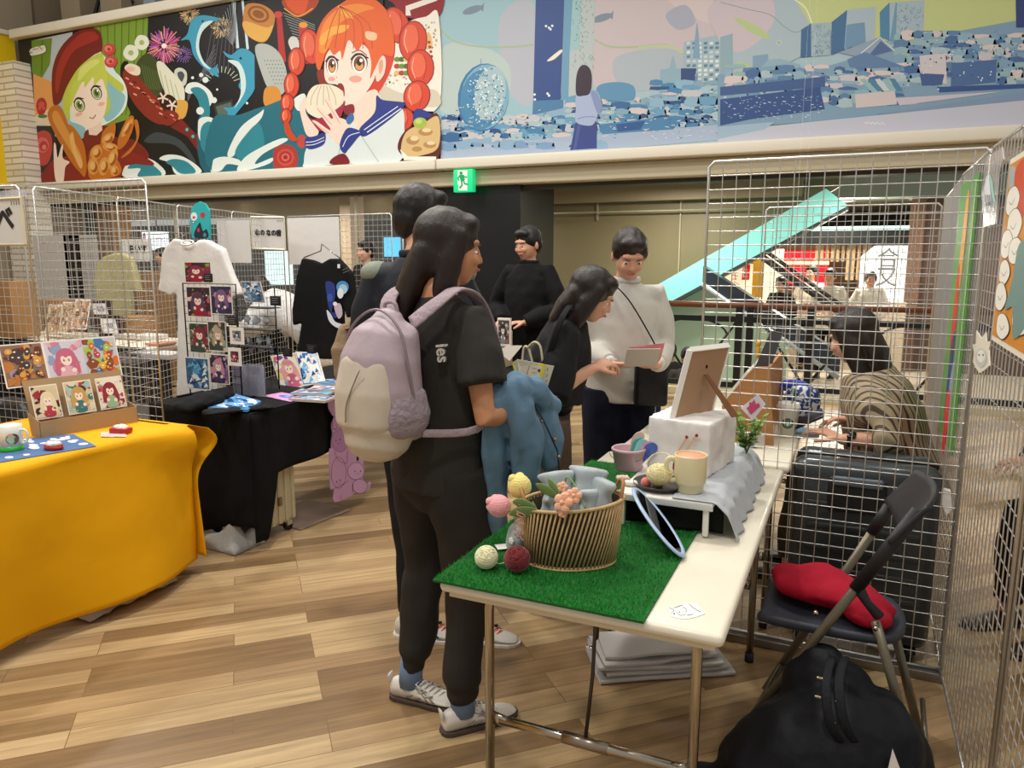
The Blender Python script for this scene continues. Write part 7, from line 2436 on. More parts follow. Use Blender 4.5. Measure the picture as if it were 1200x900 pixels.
# ---------------------------------------------------------------- far left tables with boxes and leaning cards
for (x0_, x1_, y0_, y1_, zz, lb) in ((-7.6, -5.4, 4.5, 5.2, .74, 'far left table with the leaning cards'), (-6.6, -5.5, 6.3, 6.9, .74, 'far table under the yellow shirt')):
 folding_table(lb, x0_, x1_, y0_, y1_, z=zz, group=None)
for (x0_, x1_, y_, lb) in ((-7.6, -5.4, 4.49, 'dark cloth hanging from the far left table'), (-6.6, -5.5, 6.29, 'dark cloth hanging from the far table under the yellow shirt')):
 tag(MB().grid(lambda u, v: V((x0_ + (x1_ - x0_) * u, y_ + .01 * sin(u * 40) * (1 - v), .06 + .68 * v)), 60, 6).build('dark_table_skirt', BC_, solid=.002), lb, 'cloth')
rr = random.Random(4)
for k, (px, py, w_, h_, c, lb) in enumerate(((72, 375, 17, 34, '#c9b08c', 'leaning kraft card sheet on the far left table, first from the left'), (87, 372, 14, 34, '#c4a884', 'leaning kraft card sheet on the far left table, second from the left'), (102, 368, 15, 32, '#c9a488', 'leaning kraft card sheet on the far left table, third from the left'))):
 y = 4.75
 a = AY(px - w_ / 2, py + h_ / 2, y)
 b = AY(px + w_ / 2, py - h_ / 2, y)
 card('card_sheet', lb, 'card', [V((a.x, y - .1, a.z)), V((b.x, y - .1, a.z)), V((b.x - .1, y + .05, b.z)), V((a.x - .1, y + .05, b.z))], 70 + k, (c, '#8c6a50', '#b08868', '#e4ccb0', '#a87c60', '#d8bc98', '#70503c'), 'food', grp='leaning kraft sheets')
for k, (px, py, w_, h_, lb) in enumerate(((116, 362, 19, 13, 'white card on a dark stand on the far left table, upper one'), (127, 382, 20, 17, 'white card on a dark stand on the far left table, lower one'))):
 y = 4.9
 a, b = AY(px - w_ / 2, py + h_ / 2, y), AY(px + w_ / 2, py - h_ / 2, y)
 t_ = thing('card_stand', lb, 'stand', ((a.x + b.x) / 2, y, a.z - .05))
 MB().prism([(a.x - .02, y, a.z - .14 + k * .05), (b.x + .04, y, a.z - .14 + k * .05), (b.x - .01, y + .06, b.z + .02), (a.x - .07, y + .06, b.z + .02)], (0, .01, 0)).build('stand_board', M('maroon_board', '#3a2024', .6), t_, world=True)
 ar_ = Art(lambda x, y_: AY(x, y_, 4.84), (0, -1, 0), .0003)
 ar_.p('#ecebee', (px - w_ / 2, py - h_ / 2), (px + w_ / 2 - 2, py - h_ / 2), (px + w_ / 2 + 2, py + h_ / 2), (px - w_ / 2 + 4, py + h_ / 2))
 for j in range(4): ar_.l('#8a7a90', 1.2, (px - 2 + j * 2, py - 3), (px + j * 2, py + 3))
 ar_.mb.build('white_card', PRINT, t_, world=True)
KRB = M('cardboard', '#9c7346', .8, var=.08)
for (px0, py0, px1, py1, y, lb) in ((160, 318, 182, 462, 6.5, 'tall brown cardboard box right of the yellow shirt'), (50, 352, 70, 392, 5.2, 'light wooden drawer box at the far left'), (138, 372, 160, 392, 5.0, 'low brown cardboard box under the yellow shirt'), (0, 330, 10, 395, 4.4, 'tan board at the left edge behind the wire panel')):
 a, b = AY(px0, py1, y), AY(px1, py0, y)
 t_ = thing('cardboard_box', lb, 'box', ((a.x + b.x) / 2, y, a.z), 0)
 MB().box2((a.x, y, a.z), (b.x, y + .25, b.z), bevel=.004).build('box_body', KRB, t_, world=True)
 MB().box2((a.x + .02, y - .002, (a.z + b.z) / 2 - .01), (b.x - .02, y, (a.z + b.z) / 2 + .01)).build('tape', M('paper_tape', '#b8905c', .5), t_, world=True)
# white trays, papers and dark clutter on the tables behind the racks
for k, (px, py, y, sx_, col, lb) in enumerate(((165, 400, 5.0, .5, '#d4d0c8', 'white flat box on the far table right of the leaning cards'), (195, 432, 4.2, .3, '#c8c4c4', 'white paper pile behind the card rack'), (175, 430, 4.3, .25, '#8f8c94', 'grey paper pile left of the card rack'),
                                               (160, 405, 4.95, .35, '#b9a48c', 'flat tan tray on the far table'), (188, 392, 4.7, .16, '#c8846c', 'small orange print on the far table'))):
 p = AY(px, py, y)
 t_ = MB().box((0, 0, .02), (sx_, .2, .04 if k < 2 else .02), bevel=.004)
 o = t_.build('paper_pile', M('pile_%d' % k, col, .7))
 o.location = (p.x, y, .725 if y < 4.4 else .745)
 tag(o, lb, 'paper pile')
tag(MB().box2((-5.9, 3.9, 0), (-4.9, 4.3, .72), bevel=.02).build('dark_cabinet', M('dark_crate', '')), 'dark low cabinet behind the running wire panels, under the paper piles', 'cabinet')
q = AY(415, 420, 5.4)
for k, (px, py, lb) in enumerate(((405, 392, 'black gadget on a stand beside the black shirt'), (408, 440, 'blue box of prints on the far end of the black table'))):
 p = AY(px, py, 4.4)
 o = MB().box((0, 0, .05), (.16, .12, .10), bevel=.006).build('small_box', M('sbox%d' % k, ('#2a2c30', '#5a6ea8')[k], .5))
 o.location = (p.x, 4.4, ZT + .009)
 tag(o, lb, 'box')
# booth beyond the two visitors: framed picture and tan bags
yF_ = 4.6
ft_ = folding_table('small dark-clothed table behind the girl with the backpack', -2.45, -1.85, 4.35, 4.95, z=.74)
mb = MB()
cs_ = [(-2.47, 4.33), (-1.83, 4.33), (-1.83, 4.97), (-2.47, 4.97)]
mb.grid(lambda u, v: V((V(cs_[int(u * 4) % 4]).lerp(V(cs_[(int(u * 4) + 1) % 4]), u * 4 - int(u * 4)).x, V(cs_[int(u * 4) % 4]).lerp(V(cs_[(int(u * 4) + 1) % 4]), u * 4 - int(u * 4)).y + .006 * sin(u * 90) * (1 - v), .08 + .67 * v)), 80, 4)
mb.box2((-2.475, 4.325, .742), (-1.825, 4.975, .748))
tag(mb.build('black_tablecloth', BC_), 'black cloth over the small table behind the girl with the backpack', 'tablecloth')
ycard(583, 373, 598, 405, 4.6, 81, ('#5c4a44', '#a86a48', '#c8a08c', '#38303c', '#7c8c94', '#d8c8bc', '#b0584c'), 'upright framed picture between the girl and the person in black', None, name='framed_picture', cat='picture', th=.02, inset=.08)
tag(MB().box2((AY(578, 400, 4.7).x, 4.65, .74), (AY(594, 400, 4.7).x, 4.8, AY(585, 388, 4.7).z), bevel=.01).build('tan_gift_bag', M('tan_paper', '#cdb98c', .7)), 'tan paper gift bag left of the upright framed picture', 'bag')
tag(MB().prism([AY(583, 412, 4.0), AY(597, 423, 4.0), AY(612, 405, 4.0), AY(594, 405, 4.0)], (0, .004, 0)).build('white_flyer', M('white_card', '')), 'white flyer sticking up behind the denim jacket', 'flyer')
# ================================================================== PEOPLE
SKIN = M('skin', '#d9a489', .5, bump=.1, bscale=200, bdist=.0005, spec=.35)
SKIN2 = M('tan_skin', '#c78d68', .5, bump=.1, bscale=200, bdist=.0005, spec=.35)
HAIR = M('black_hair', '#140f0f', .45, bump=.5, bscale=30, bdist=.004, stretch=(9, 9, 1))
HAIRB = M('dark_brown_hair', '#20130f', .42, bump=.5, bscale=26, bdist=.004, stretch=(10, 10, .8))
J0 = dict(head=(0, .02, 1.535), neck=(0, 0, 1.40), sL=(-.165, 0, 1.34), sR=(.165, 0, 1.34), eL=(-.21, -.03, 1.07), eR=(.21, -.03, 1.07),
          wL=(-.21, .06, .84), wR=(.21, .06, .84), hL=(-.085, 0, .87), hR=(.085, 0, .87), kL=(-.095, .02, .48), kR=(.095, .02, .48),
          aL=(-.10, -.02, .09), aR=(.10, -.02, .09), dL=(0, .2, -1), dR=(0, .2, -1), nL=(1, 0, 0), nR=(-1, 0, 0), look=(0, 1, 0), footL=(0, 1, 0), footR=(0, 1, 0))
def hand(mb, w_, d, n, thumb, curl=.5, s=1.0, spread=.0215):
 """w_ wrist, d along the hand, n palm normal, thumb = +1/-1 which side the thumb leaves"""
 d = V(d).normalized()
 n = V(n)
 n = (n - d * n.dot(d)).normalized()
 sd = d.cross(n) * thumb
 mb.tube([w_ - d * .01, w_ + d * .03 * s, w_ + d * .065 * s, w_ + d * .088 * s], [(.022 * s, .016 * s), (.033 * s, .015 * s), (.038 * s, .014 * s), (.036 * s, .011 * s)], 14, up=sd, rnd=True)
 L = ((.040, .026, .020), (.046, .029, .021), (.042, .027, .020), (.033, .021, .017))
 for i in range(4):
  o = 1.5 - i
  b = w_ + d * (.082 - .004 * abs(o)) * s + sd * o * spread * s
  dd = (d + sd * o * .06).normalized()
  pts = [b - dd * .012 * s, b]
  a = 0
  for j in range(3):
   a += curl * (.75, 1.0, .7)[j] * (1 + .10 * i)
   pts.append(pts[-1] + (dd * cos(a) + n * sin(a)) * L[i][j] * s)
  mb.tube(pts, [.0086 * s, .0084 * s, .0078 * s, .0070 * s, .0058 * s], 9, rnd=True)
 b = w_ + d * .022 * s + sd * .020 * s
 pts = [b, b + (d * .55 + sd * .75 + n * .25).normalized() * .034 * s]
 pts.append(pts[-1] + (d * .8 + sd * .35 + n * .45).normalized() * .030 * s)
 pts.append(pts[-1] + (d * .85 + sd * .05 + n * .5).normalized() * .024 * s)
 mb.tube(pts, [.0125 * s, .0105 * s, .0092 * s, .0072 * s], 10, rnd=True)
def person(label, loc, rz, h=1.65, J=None, top=None, bottom=None, shoe=None, hair=None, skin=None, curl=(.4, .4), build=1.0, detail=True, glasses=False, feet=True, wide=1.0):
 s = h / 1.65
 j = dict(J0)
 j.update(J or {})
 nor = ('dL', 'dR', 'nL', 'nR', 'look', 'footL', 'footR')
 P = {k: (V(v) if k in nor else V(v) * s) for k, v in j.items()}
 root = thing('person', label, 'person', loc, rz)
 skin = skin or SKIN
 hip = (P['hL'] + P['hR']) / 2
 N = P['neck']
 side = (P['sR'] - P['sL']).normalized()
 hside = (P['hR'] - P['hL']).normalized()
 spine = [hip - (N - hip).normalized() * .05 * s, hip.lerp(N, .0), hip.lerp(N, .28), hip.lerp(N, .58), hip.lerp(N, .83), hip.lerp(N, .95), N + (N - hip).normalized() * .01]
 HD = P['head']
 look = P['look'].normalized()
 hu = (V((0, 0, 1)) - look * look.z * 1).normalized()
 hr = look.cross(hu).normalized()
 hm = Matrix((hr, look, hu)).transposed()  # local x right, y forward, z up
 def hp(x, y, z): return HD + hm @ (V((x, y, z)) * s)
 b = MB()
 rad = [(.12, .085), (.15, .10), (.122, .088), (.148, .098), (.155, .085), (.085, .062), (.054, .055)]
 b.tube(spine, [(x * s * build, y * s * build) for x, y in rad], 22, up=side, rnd=True)
 b.tube([N - (HD - N) * .25, N.lerp(HD, .35), HD + hm @ V((0, -.015 * s, -.04 * s))], [.056 * s, .050 * s, .052 * s], 16)
 # head: skull, face, jaw, nose, ears
 b.ell(hp(0, -.012, .025), (.076 * s, .094 * s, .092 * s), rot=hm)
 b.ell(hp(0, .018, -.02), (.066 * s, .074 * s, .088 * s), rot=hm)
 b.ell(hp(0, .038, -.078), (.038 * s, .036 * s, .026 * s), rot=hm)
 b.tube([hp(0, .083, .016), hp(0, .092, -.010), hp(0, .097, -.024)], [.006 * s, .008 * s, .0095 * s], 8, rnd=True)
 for q in (-1, 1):
  b.ell(hp(q * .009, .090, -.027), .0065 * s, n=8, m=6)
  b.ell(hp(q * .078, -.008, -.008), (.010 * s, .018 * s, .030 * s), rot=hm, n=12, m=8)
  b.ell(hp(q * .030, .076, -.022), (.022 * s, .016 * s, .022 * s), rot=hm, n=12, m=8)
 b.ell(hp(0, .072, .032), (.052 * s, .018 * s, .012 * s), rot=hm, n=14, m=8)
 b.ell(hp(0, .084, -.052), (.022 * s, .010 * s, .010 * s), rot=hm, n=12, m=8)
 for q, sh, el, wr, dd, nn_ in (('L', 'sL', 'eL', 'wL', 'dL', 'nL'), ('R', 'sR', 'eR', 'wR', 'dR', 'nR')):
  S_, E_, W_ = P[sh], P[el], P[wr]
  S_ = S_.lerp(hip.lerp(N, .8), .14)
  b.tube([S_, S_.lerp(E_, .35), E_, E_.lerp(W_, .3), W_], [.048 * s, .043 * s, .036 * s, .037 * s, .0235 * s], 14, rnd=True)
  hand(b, W_, P[dd], P[nn_], (1 if q == 'L' else -1), curl[0 if q == 'L' else 1], s * 1.0)
  K_, A_ = P['k' + q], P['a' + q]
  Hh = P['h' + q]
  b.tube([Hh, Hh.lerp(K_, .4), K_, K_.lerp(A_, .3), K_.lerp(A_, .7), A_ - V((0, 0, .02))], [(.078 * s)] + [.070 * s, .050 * s, .050 * s, .038 * s, .034 * s], 14, rnd=True)
  if feet:
   f = P['foot' + q].normalized()
   b.tube([A_ - V((0, 0, .055 * s)) - f * .02, A_ - V((0, 0, .062 * s)) + f * .09 * s, A_ - V((0, 0, .066 * s)) + f * .13 * s], [.024 * s, .014 * s, .008 * s], 10, rnd=True)
 body = blob(b, .0052, 2)
 body.build('body', skin, root)
 if detail:
  for q in (-1, 1):
   e = MB().ell(hp(q * .031, .0775, .002), (.0125 * s, .007 * s, .0058 * s), rot=hm, n=14, m=10).build('eye', M('eye_white', '#efece8', .2), root)
   MB().ell(hp(q * .031, .0832, .002), (.0058 * s, .003 * s, .0052 * s), rot=hm, n=12, m=8).build('iris', M('dark_iris', '#241512', .2), e)
   MB().tube([hp(q * .016, .092, .021), hp(q * .031, .091, .026), hp(q * .048, .082, .022)], [.002 * s, .003 * s, .0015 * s], 6).build('eyebrow', HAIR, root)
  MB().tube([hp(-.020, .088, -.052), hp(-.008, .0945, -.050), hp(0, .0955, -.052), hp(.008, .0945, -.050), hp(.020, .088, -.052)], [.002 * s, .0045 * s, .004 * s, .0045 * s, .002 * s], 8).build('mouth', M('lips', '#b0625a', .4), root)
 # ---- top
 if top:
  t = MB()
  ea, zh = top.get('ease', .018), top.get('hem', -.04)
  up_ = (N - hip).normalized()
  lo = hip + up_ * zh * s
  pts = [lo, lo.lerp(N, .22), hip.lerp(N, .45), hip.lerp(N, .62), hip.lerp(N, .80), hip.lerp(N, .92), N + up_ * .004]
  rr = [(.158, .118), (.150, .110), (.142, .108), (.150, .102), (.148, .082), (.094, .062), (.046, .046)]
  wd = top.get('wide', 1)
  t.tube(pts, [((x * build * wd + ea) * s, (y * build * wd + ea) * s) for x, y in rr], 26, up=side)
  for q, sh, el, wr in (('L', 'sL', 'eL', 'wL'), ('R', 'sR', 'eR', 'wR')):
   S_, E_, W_ = P[sh], P[el], P[wr]
   inn = S_.lerp(hip.lerp(N, .8), .35)
   k_ = top.get('sleeve', 1.0)
   if k_ <= .5:
    en = S_.lerp(E_, k_ * 2)
    S_ = S_ + (inn - S_) * .12
    t.tube([inn, S_, S_.lerp(en, .5), en], [.070 * s, (.052 + ea * .5) * s, (.056 + ea) * s, (.060 + ea) * s], 18)
   else:
    en = E_.lerp(W_, (k_ - .5) * 2)
    S_ = S_ + (inn - S_) * .12
    t.tube([inn, S_, S_.lerp(E_, .5), E_, E_.lerp(en, .5), en], [.070 * s, (.050 + ea * .5) * s, (.050 + ea) * s, (.046 + ea) * s, (.042 + ea) * s, (.032 + ea * .7) * s], 18)
  bb_ = blob(t, .0095, 3, (top.get('wr', .006), top.get('wf', 9), (1, 1, .8), 3))
  o = bb_.build(top.get('name', 'shirt'), top['mat'], root)
  if top.get('collar'):
   c_ = N + up_ * .012 * s
   MB().tube([c_ + side * (.068 * s * cos(a_)) + side.cross(up_) * (-.066 * s * sin(a_)) for a_ in [2 * pi * k / 24 for k in range(24)]], [(.014 * s, .006 * s)] * 24, 8, up=up_, closed=True).build('collar', top['collar'], root)
  if top.get('cuff'):
   for q in 'LR':
    E_, W_ = P['e' + q], P['w' + q]
    MB().tube([E_.lerp(W_, .86), E_.lerp(W_, .99)], [.038 * s, .033 * s], 16).build('cuff', top['cuff'], root)
  if top.get('yoke'):
   y_ = MB()
   for q in 'LR':
    S_ = P['s' + q]
    y_.ell(S_ + V((0, 0, .012)), (.066 * s, .070 * s, .046 * s))
   y_.ell(hip.lerp(N, .90), (.10 * s, .09 * s, .06 * s))
   blob(y_, .01, 3).build('shoulder_panel', top['yoke'], root)
 # ---- trousers
 if bottom:
  for_legs = bottom.get('r', (.098, .088, .074, .066, .058))
  t = MB()
  t.tube([hip + (N - hip).normalized() * .10 * s, hip + (N - hip).normalized() * .02 * s, hip - V((0, 0, .04 * s))], [(.142 * s * build, .105 * s * build), (.168 * s * build, .122 * s * build), (.150 * s * build, .115 * s * build)], 24, up=hside, rnd=True)
  for q in 'LR':
   K_, A_ = P['k' + q], P['a' + q]
   Hh = P['h' + q]
   en = K_.lerp(A_, bottom.get('len', .93))
   t.tube([Hh + V((0, 0, .0)), Hh.lerp(K_, .45), K_, K_.lerp(en, .5), en], [x * s for x in for_legs], 20)
   if bottom.get('cuffed'):
    t.tube([en + (A_ - K_) * .0, en + (A_ - K_).normalized() * .055 * s], [.045 * s, .042 * s], 16)
  blob(t, .0095, 3, (bottom.get('wr', .013), bottom.get('wf', 6), (1, 1, .7), 8)).build('trousers', bottom['mat'], root)
 # ---- shoes
 if shoe:
  for q in 'LR':
   f = P['foot' + q].normalized()
   A_ = P['a' + q]
   make_shoe(root, V((A_.x, A_.y, A_.z - .09 * s)), f, s * shoe.get('size', 1), shoe)
   K_ = P['k' + q]
   if shoe.get('sock'): MB().tube([A_ - V((0, 0, .035)), A_.lerp(K_, .05), A_.lerp(K_, .20)], [.041 * s, .041 * s, .042 * s], 14).build('sock', shoe['sock'], root)
 if hair: hair(root, hp, hm, s)
 return root, P
def make_shoe(root, a, f, s, sh):
 """a = ground point under the ankle, f = forward"""
 f = V((f.x, f.y, 0)).normalized()
 r_ = V((f.y, -f.x, 0))
 st = ((-.072, .020, .026, .066), (-.060, .032, .028, .078), (-.03, .036, .030, .086), (.0, .037, .031, .084), (.04, .038, .028, .070), (.08, .044, .026, .054), (.115, .047, .024, .044), (.15, .044, .021, .036), (.178, .033, .017, .030), (.192, .015, .014, .022))
 vs = []
 n = 16
 for (y, wd, zc, top_) in st:
  for k in range(n):
   t = 2 * pi * k / n
   x = cos(t) * wd * (1 if sin(t) < .2 else .86)
   z = .016 + (top_ - .016) * (.5 + .5 * sin(t)) if sin(t) > -.5 else .014
   vs.append(a + r_ * x * s + f * y * s + V((0, 0, max(.012, z) * s)))
 fs = []
 for i in range(len(st) - 1):
  for k in range(n): fs.append((i * n + k, i * n + (k + 1) % n, (i + 1) * n + (k + 1) % n, (i + 1) * n + k))
 fs.append(tuple(reversed(range(n))))
 fs.append(tuple(range((len(st) - 1) * n, len(st) * n)))
 o = MB().add(vs, fs).build('shoe', sh['mat'], root, sub=1)
 out = []
 for (y, wd) in ((-.078, .012), (-.07, .026), (-.05, .036), (0, .040), (.05, .042), (.09, .048), (.13, .049), (.165, .042), (.188, .026), (.199, .008)): out.append((y, wd))
 pts = [a + r_ * wd * s + f * y * s for y, wd in out] + [a - r_ * wd * s + f * y * s for y, wd in reversed(out)]
 MB().prism([p + V((0, 0, .001)) for p in pts], (0, 0, .016 * s)).build('sole', sh.get('sole', BLACKP), o, bev=.003)
 if sh.get('lace'):
  lc = MB()
  for k in range(5):
   y = .045 + k * .017
   z = .0735 - k * .0075
   lc.tube([a + r_ * .018 * s + f * y * s + V((0, 0, (z - .003) * s)), a + f * (y + .006) * s + V((0, 0, (z + .004) * s)), a - r_ * .018 * s + f * (y + .010) * s + V((0, 0, (z - .003) * s))], .003 * s, 6)
  lc.tube([a + f * .04 * s + V((0, 0, .080 * s)), a + f * .035 * s + r_ * .03 * s + V((0, 0, .078 * s)), a + f * .06 * s + r_ * .035 * s + V((0, 0, .068 * s))], .0025 * s, 5)
  lc.build('laces', sh['lace'], o)
 if sh.get('stripe'):
  for q in (-1, 1):
   sm_ = MB()
   for p0, p1 in (((.0, .030), (.075, .060)), ((.03, .028), (.10, .050)), ((.085, .028), (.03, .066)), ((.11, .028), (.055, .062))):
    def sp(y, z):
     wdt = .0375 if y < .05 else .0375 + (y - .05) * .14
     return a + f * y * s + V((0, 0, z * s)) + r_ * q * (wdt - (z - .03) * .28 * (1 + y * 3)) * s
    sm_.tube([sp(*p0), sp((p0[0] + p1[0]) / 2, (p0[1] + p1[1]) / 2), sp(*p1)], [(.0045 * s, .0022 * s)] * 3, 6, up=(0, 0, 1))
   sm_.build('side_stripe', sh['stripe'], o)
 if sh.get('sock'):
  pass
 if sh.get('tab'):
  MB().tube([a - f * .074 * s + V((0, 0, .060 * s)), a - f * .077 * s + V((0, 0, .084 * s))], [(.019 * s, .004 * s), (.019 * s, .004 * s)], 10, up=r_, rnd=True).build('heel_tab', sh['tab'], o)
# ---- hairs
def short_hair(mat=None, cut=-.03):
 def f(root, hp, hm, s):
  b = MB()
  b.ell(hp(0, -.020, .040), (.086 * s, .100 * s, .094 * s), rot=hm)
  b.ell(hp(0, -.055, -.005), (.076 * s, .062 * s, .078 * s), rot=hm)
  b.ell(hp(0, .045, .085), (.062 * s, .040 * s, .032 * s), rot=hm)
  for q in (-1, 1): b.ell(hp(q * .070, .010, .030), (.016 * s, .034 * s, .040 * s), rot=hm)
  bb_ = blob(b, .008, 3, (.004, 40, (1, 1, .4), 2))
  bb_.build('hair', mat or HAIR, root)
 return f
def long_hair(drop, mat=None, bias=0, wide=1):
 """drop: list of (local point offsets relative to head in head space) for the falling part"""
 def f(root, hp, hm, s):
  b = MB()
  b.ell(hp(0, -.020, .040), (.090 * s, .104 * s, .096 * s), rot=hm)
  b.ell(hp(0, -.050, -.02), (.084 * s, .068 * s, .090 * s), rot=hm)
  b.ell(hp(0, .045, .085), (.062 * s, .042 * s, .034 * s), rot=hm)
  for q in (-1, 1):
   b.tube([hp(q * .070, .015, .05), hp(q * .082, .0, -.03), hp(q * .078, -.01, -.11), hp(q * .07, -.02, -.18)], [(.022 * s, .036 * s), (.02 * s, .04 * s), (.022 * s, .04 * s), (.016 * s, .03 * s)], 12, up=hm @ V((1, 0, 0)), rnd=True)
  pts = [hp(*p[:3]) for p in drop]
  b.tube(pts, [(p[3] * s, p[4] * s) for p in drop], 18, up=hm @ V((1, 0, 0)), rnd=True)
  for k in range(7):
   o = (k - 3) / 3
   b.tube([hp(p[0] + o * p[3] * .8, p[1] - .004, p[2]) for p in drop] + [hp(drop[-1][0] + o * .04, drop[-1][1], drop[-1][2] - .05 - .02 * (k % 3))], [.016 * s] * len(drop) + [.004 * s], 8)
  blob(b, .0085, 2, (.003, 30, (1, 1, .2), 2)).build('hair', mat or HAIRB, root)
 return f
def LW(loc, rz, p, s=1.0):
 return (frame(loc, rz).inverted() @ V(p)) / s
# ================= 1. girl with the backpack
TG = fabric('charcoal_jersey', '#34322f', .5, 7, .02)
TG2 = fabric('charcoal_twill', '#302d2a', .5, 5, .03)
gloc, grz = V((-1.165, 2.02, 0)), R(-14)
sg = 1.62 / 1.65
aLg, aRg = LW(gloc, grz, (-1.305, 2.035, .088), sg), LW(gloc, grz, (-1.065, 1.965, .088), sg)
girl, PG_ = person('person in a charcoal T-shirt and joggers with very long dark hair, wearing a backpack', gloc, grz, 1.62,
                   J=dict(head=(.0, .06, 1.545), neck=(0, .01, 1.40), look=(.75, .8, -.12), sL=(-.160, 0, 1.335), sR=(.160, .0, 1.335),
                          eR=(.225, -.04, 1.06), wR=(.225, .11, 1.06), dR=(-.1, .9, -.35), nR=(-.3, 0, -1),
                          eL=(-.20, -.02, 1.07), wL=(-.10, .22, 1.04), dL=(.4, .9, 0), nL=(0, 0, -1),
                          kL=(-.115, .05, .47), kR=(.115, .0, .47), aL=aLg, aR=aRg, footL=(.95, .35, 0), footR=(.42, .9, 0)),
                   top=dict(mat=TG, name='t_shirt', sleeve=.33, ease=.016, hem=-.07, wr=.007, wf=7),
                   bottom=dict(mat=TG2, r=(.105, .094, .078, .070, .058), len=.80, cuffed=True, wr=.018, wf=7),
                   shoe=dict(mat=M('white_leather', '#d8d2c8', .4, bump=.2, bscale=60), sole=M('dark_sole', '#4a3c34', .6), lace=M('white_lace', '#e2ded6', .7), stripe=M('silver_stripe', '#a8a49c', .3, .5),
                             sock=M('blue_sock', '#6f88a8', .9), tab=M('white_leather', '')),
                   hair=long_hair([(0, -.075, .0, .080, .045), (-.01, -.105, -.10, .085, .045), (-.03, -.13, -.20, .090, .045), (-.05, -.16, -.30, .085, .04), (-.07, -.175, -.38, .06, .03)]), skin=SKIN2, curl=(.5, .5))
# lettering down the back of the T-shirt
GM = frame(gloc, grz)
a_ = AY(494, 402, 1.9)
tx = text_mb('ies', .05, GM @ Matrix.Translation((.118, -.106, 1.225)) @ Matrix.Rotation(R(26), 4, 'Z') @ Matrix.Rotation(R(84), 4, 'Y') @ Matrix.Rotation(pi / 2, 4, 'X'), .0008, depth=.006)
tx.build('shirt_lettering', M('pale_ink', '#c8c4bc', .7), girl, world=True)
# backpack: its own thing, in the girl's space
bpk = thing('backpack', 'lavender and cream backpack worn by the person in charcoal', 'backpack', GM @ V((0, -.2, .90)), grz)
BP0 = V((0, -.2, .90))
def bl(mb): # move girl-space pieces to the backpack's space
 mb.v = [q - BP0 for q in mb.v]
 return mb
LAV = fabric('lavender_nylon', '#b3a2ab', .3, 22, .008, rough=.45)
CRM = fabric('cream_nylon', '#cfc4b4', .35, 12, .01, rough=.5)
mb = MB()
cxb, cyb = -.02, -.235
def bs(m):
 m.v = [V((cxb + (q.x - cxb) * .87, q.y, 1.165 + (q.z - 1.155) * .84)) for q in m.v]
 return bl(m)
mb.tube([(cxb, cyb + .01, .97), (cxb, cyb + .01, 1.00), (cxb, cyb + .01, 1.11), (cxb, cyb + .015, 1.21), (cxb, cyb + .03, 1.29), (cxb, cyb + .05, 1.34)],
  [(.125, .085), (.150, .105), (.155, .108), (.145, .098), (.120, .075), (.060, .04)], 28, up=(1, 0, 0), rnd=True)
mb.tube([(cxb, cyb + .07, .96), (cxb, cyb + .07, 1.30)], [(.13, .05), (.11, .04)], 20, up=(1, 0, 0), rnd=True)
bs(blob(mb, .008, 4, (.005, 9, (1, 1, .6), 3))).build('pack_body', LAV, bpk)
mb = MB()
mb.tube([(cxb, cyb - .035, .965), (cxb, cyb - .045, 1.0), (cxb, cyb - .045, 1.10), (cxb, cyb - .03, 1.20), (cxb, cyb - .008, 1.265)],
  [(.105, .045), (.125, .060), (.128, .062), (.115, .055), (.085, .035)], 26, up=(1, 0, 0), rnd=True)
bs(blob(mb, .008, 4, (.005, 8, (1, 1, .5), 9))).build('front_panel', CRM, bpk, label='cream front panel')
mb = MB()
mb.tube([(cxb, cyb - .0, .945), (cxb, cyb + .005, .97)], [(.125, .095), (.145, .108)], 26, up=(1, 0, 0), rnd=True)
bs(blob(mb, .008, 3)).build('base_panel', CRM, bpk)
for s_ in (1, -1):
 mb = MB()
 mb.tube([(cxb + s_ * .112, cyb + .02, .99), (cxb + s_ * .120, cyb + .02, 1.03), (cxb + s_ * .118, cyb + .02, 1.085)], [(.048, .075), (.050, .078), (.044, .070)], 20, up=(1, 0, 0), rnd=True)
 bs(blob(mb, .008, 3, (.004, 14, (1, 1, 1), 5))).build('side_pocket', fabric('mesh_pocket', '#a295a0', .5, 60), bpk)
# zips
zs_ = MB().tube(spline([(cxb + .155, cyb + .02, 1.06), (cxb + .150, cyb + .0, 1.20), (cxb + .115, cyb + .0, 1.315), (cxb + .03, cyb + .0, 1.375), (cxb - .06, cyb + .0, 1.355), (cxb - .135, cyb, 1.28), (cxb - .15, cyb, 1.15)], 5), .0045, 6)
bs(zs_).build('zip', M('zip_mauve', '#8c7c86', .5), bpk)
zs_ = MB().tube(spline([(cxb + .05, cyb - .098, 1.19), (cxb + .0, cyb - .110, 1.08), (cxb - .01, cyb - .110, 1.01)], 5), .0025, 5)
bs(zs_).build('front_zip', M('zip_grey', '#9c9284', .5), bpk)
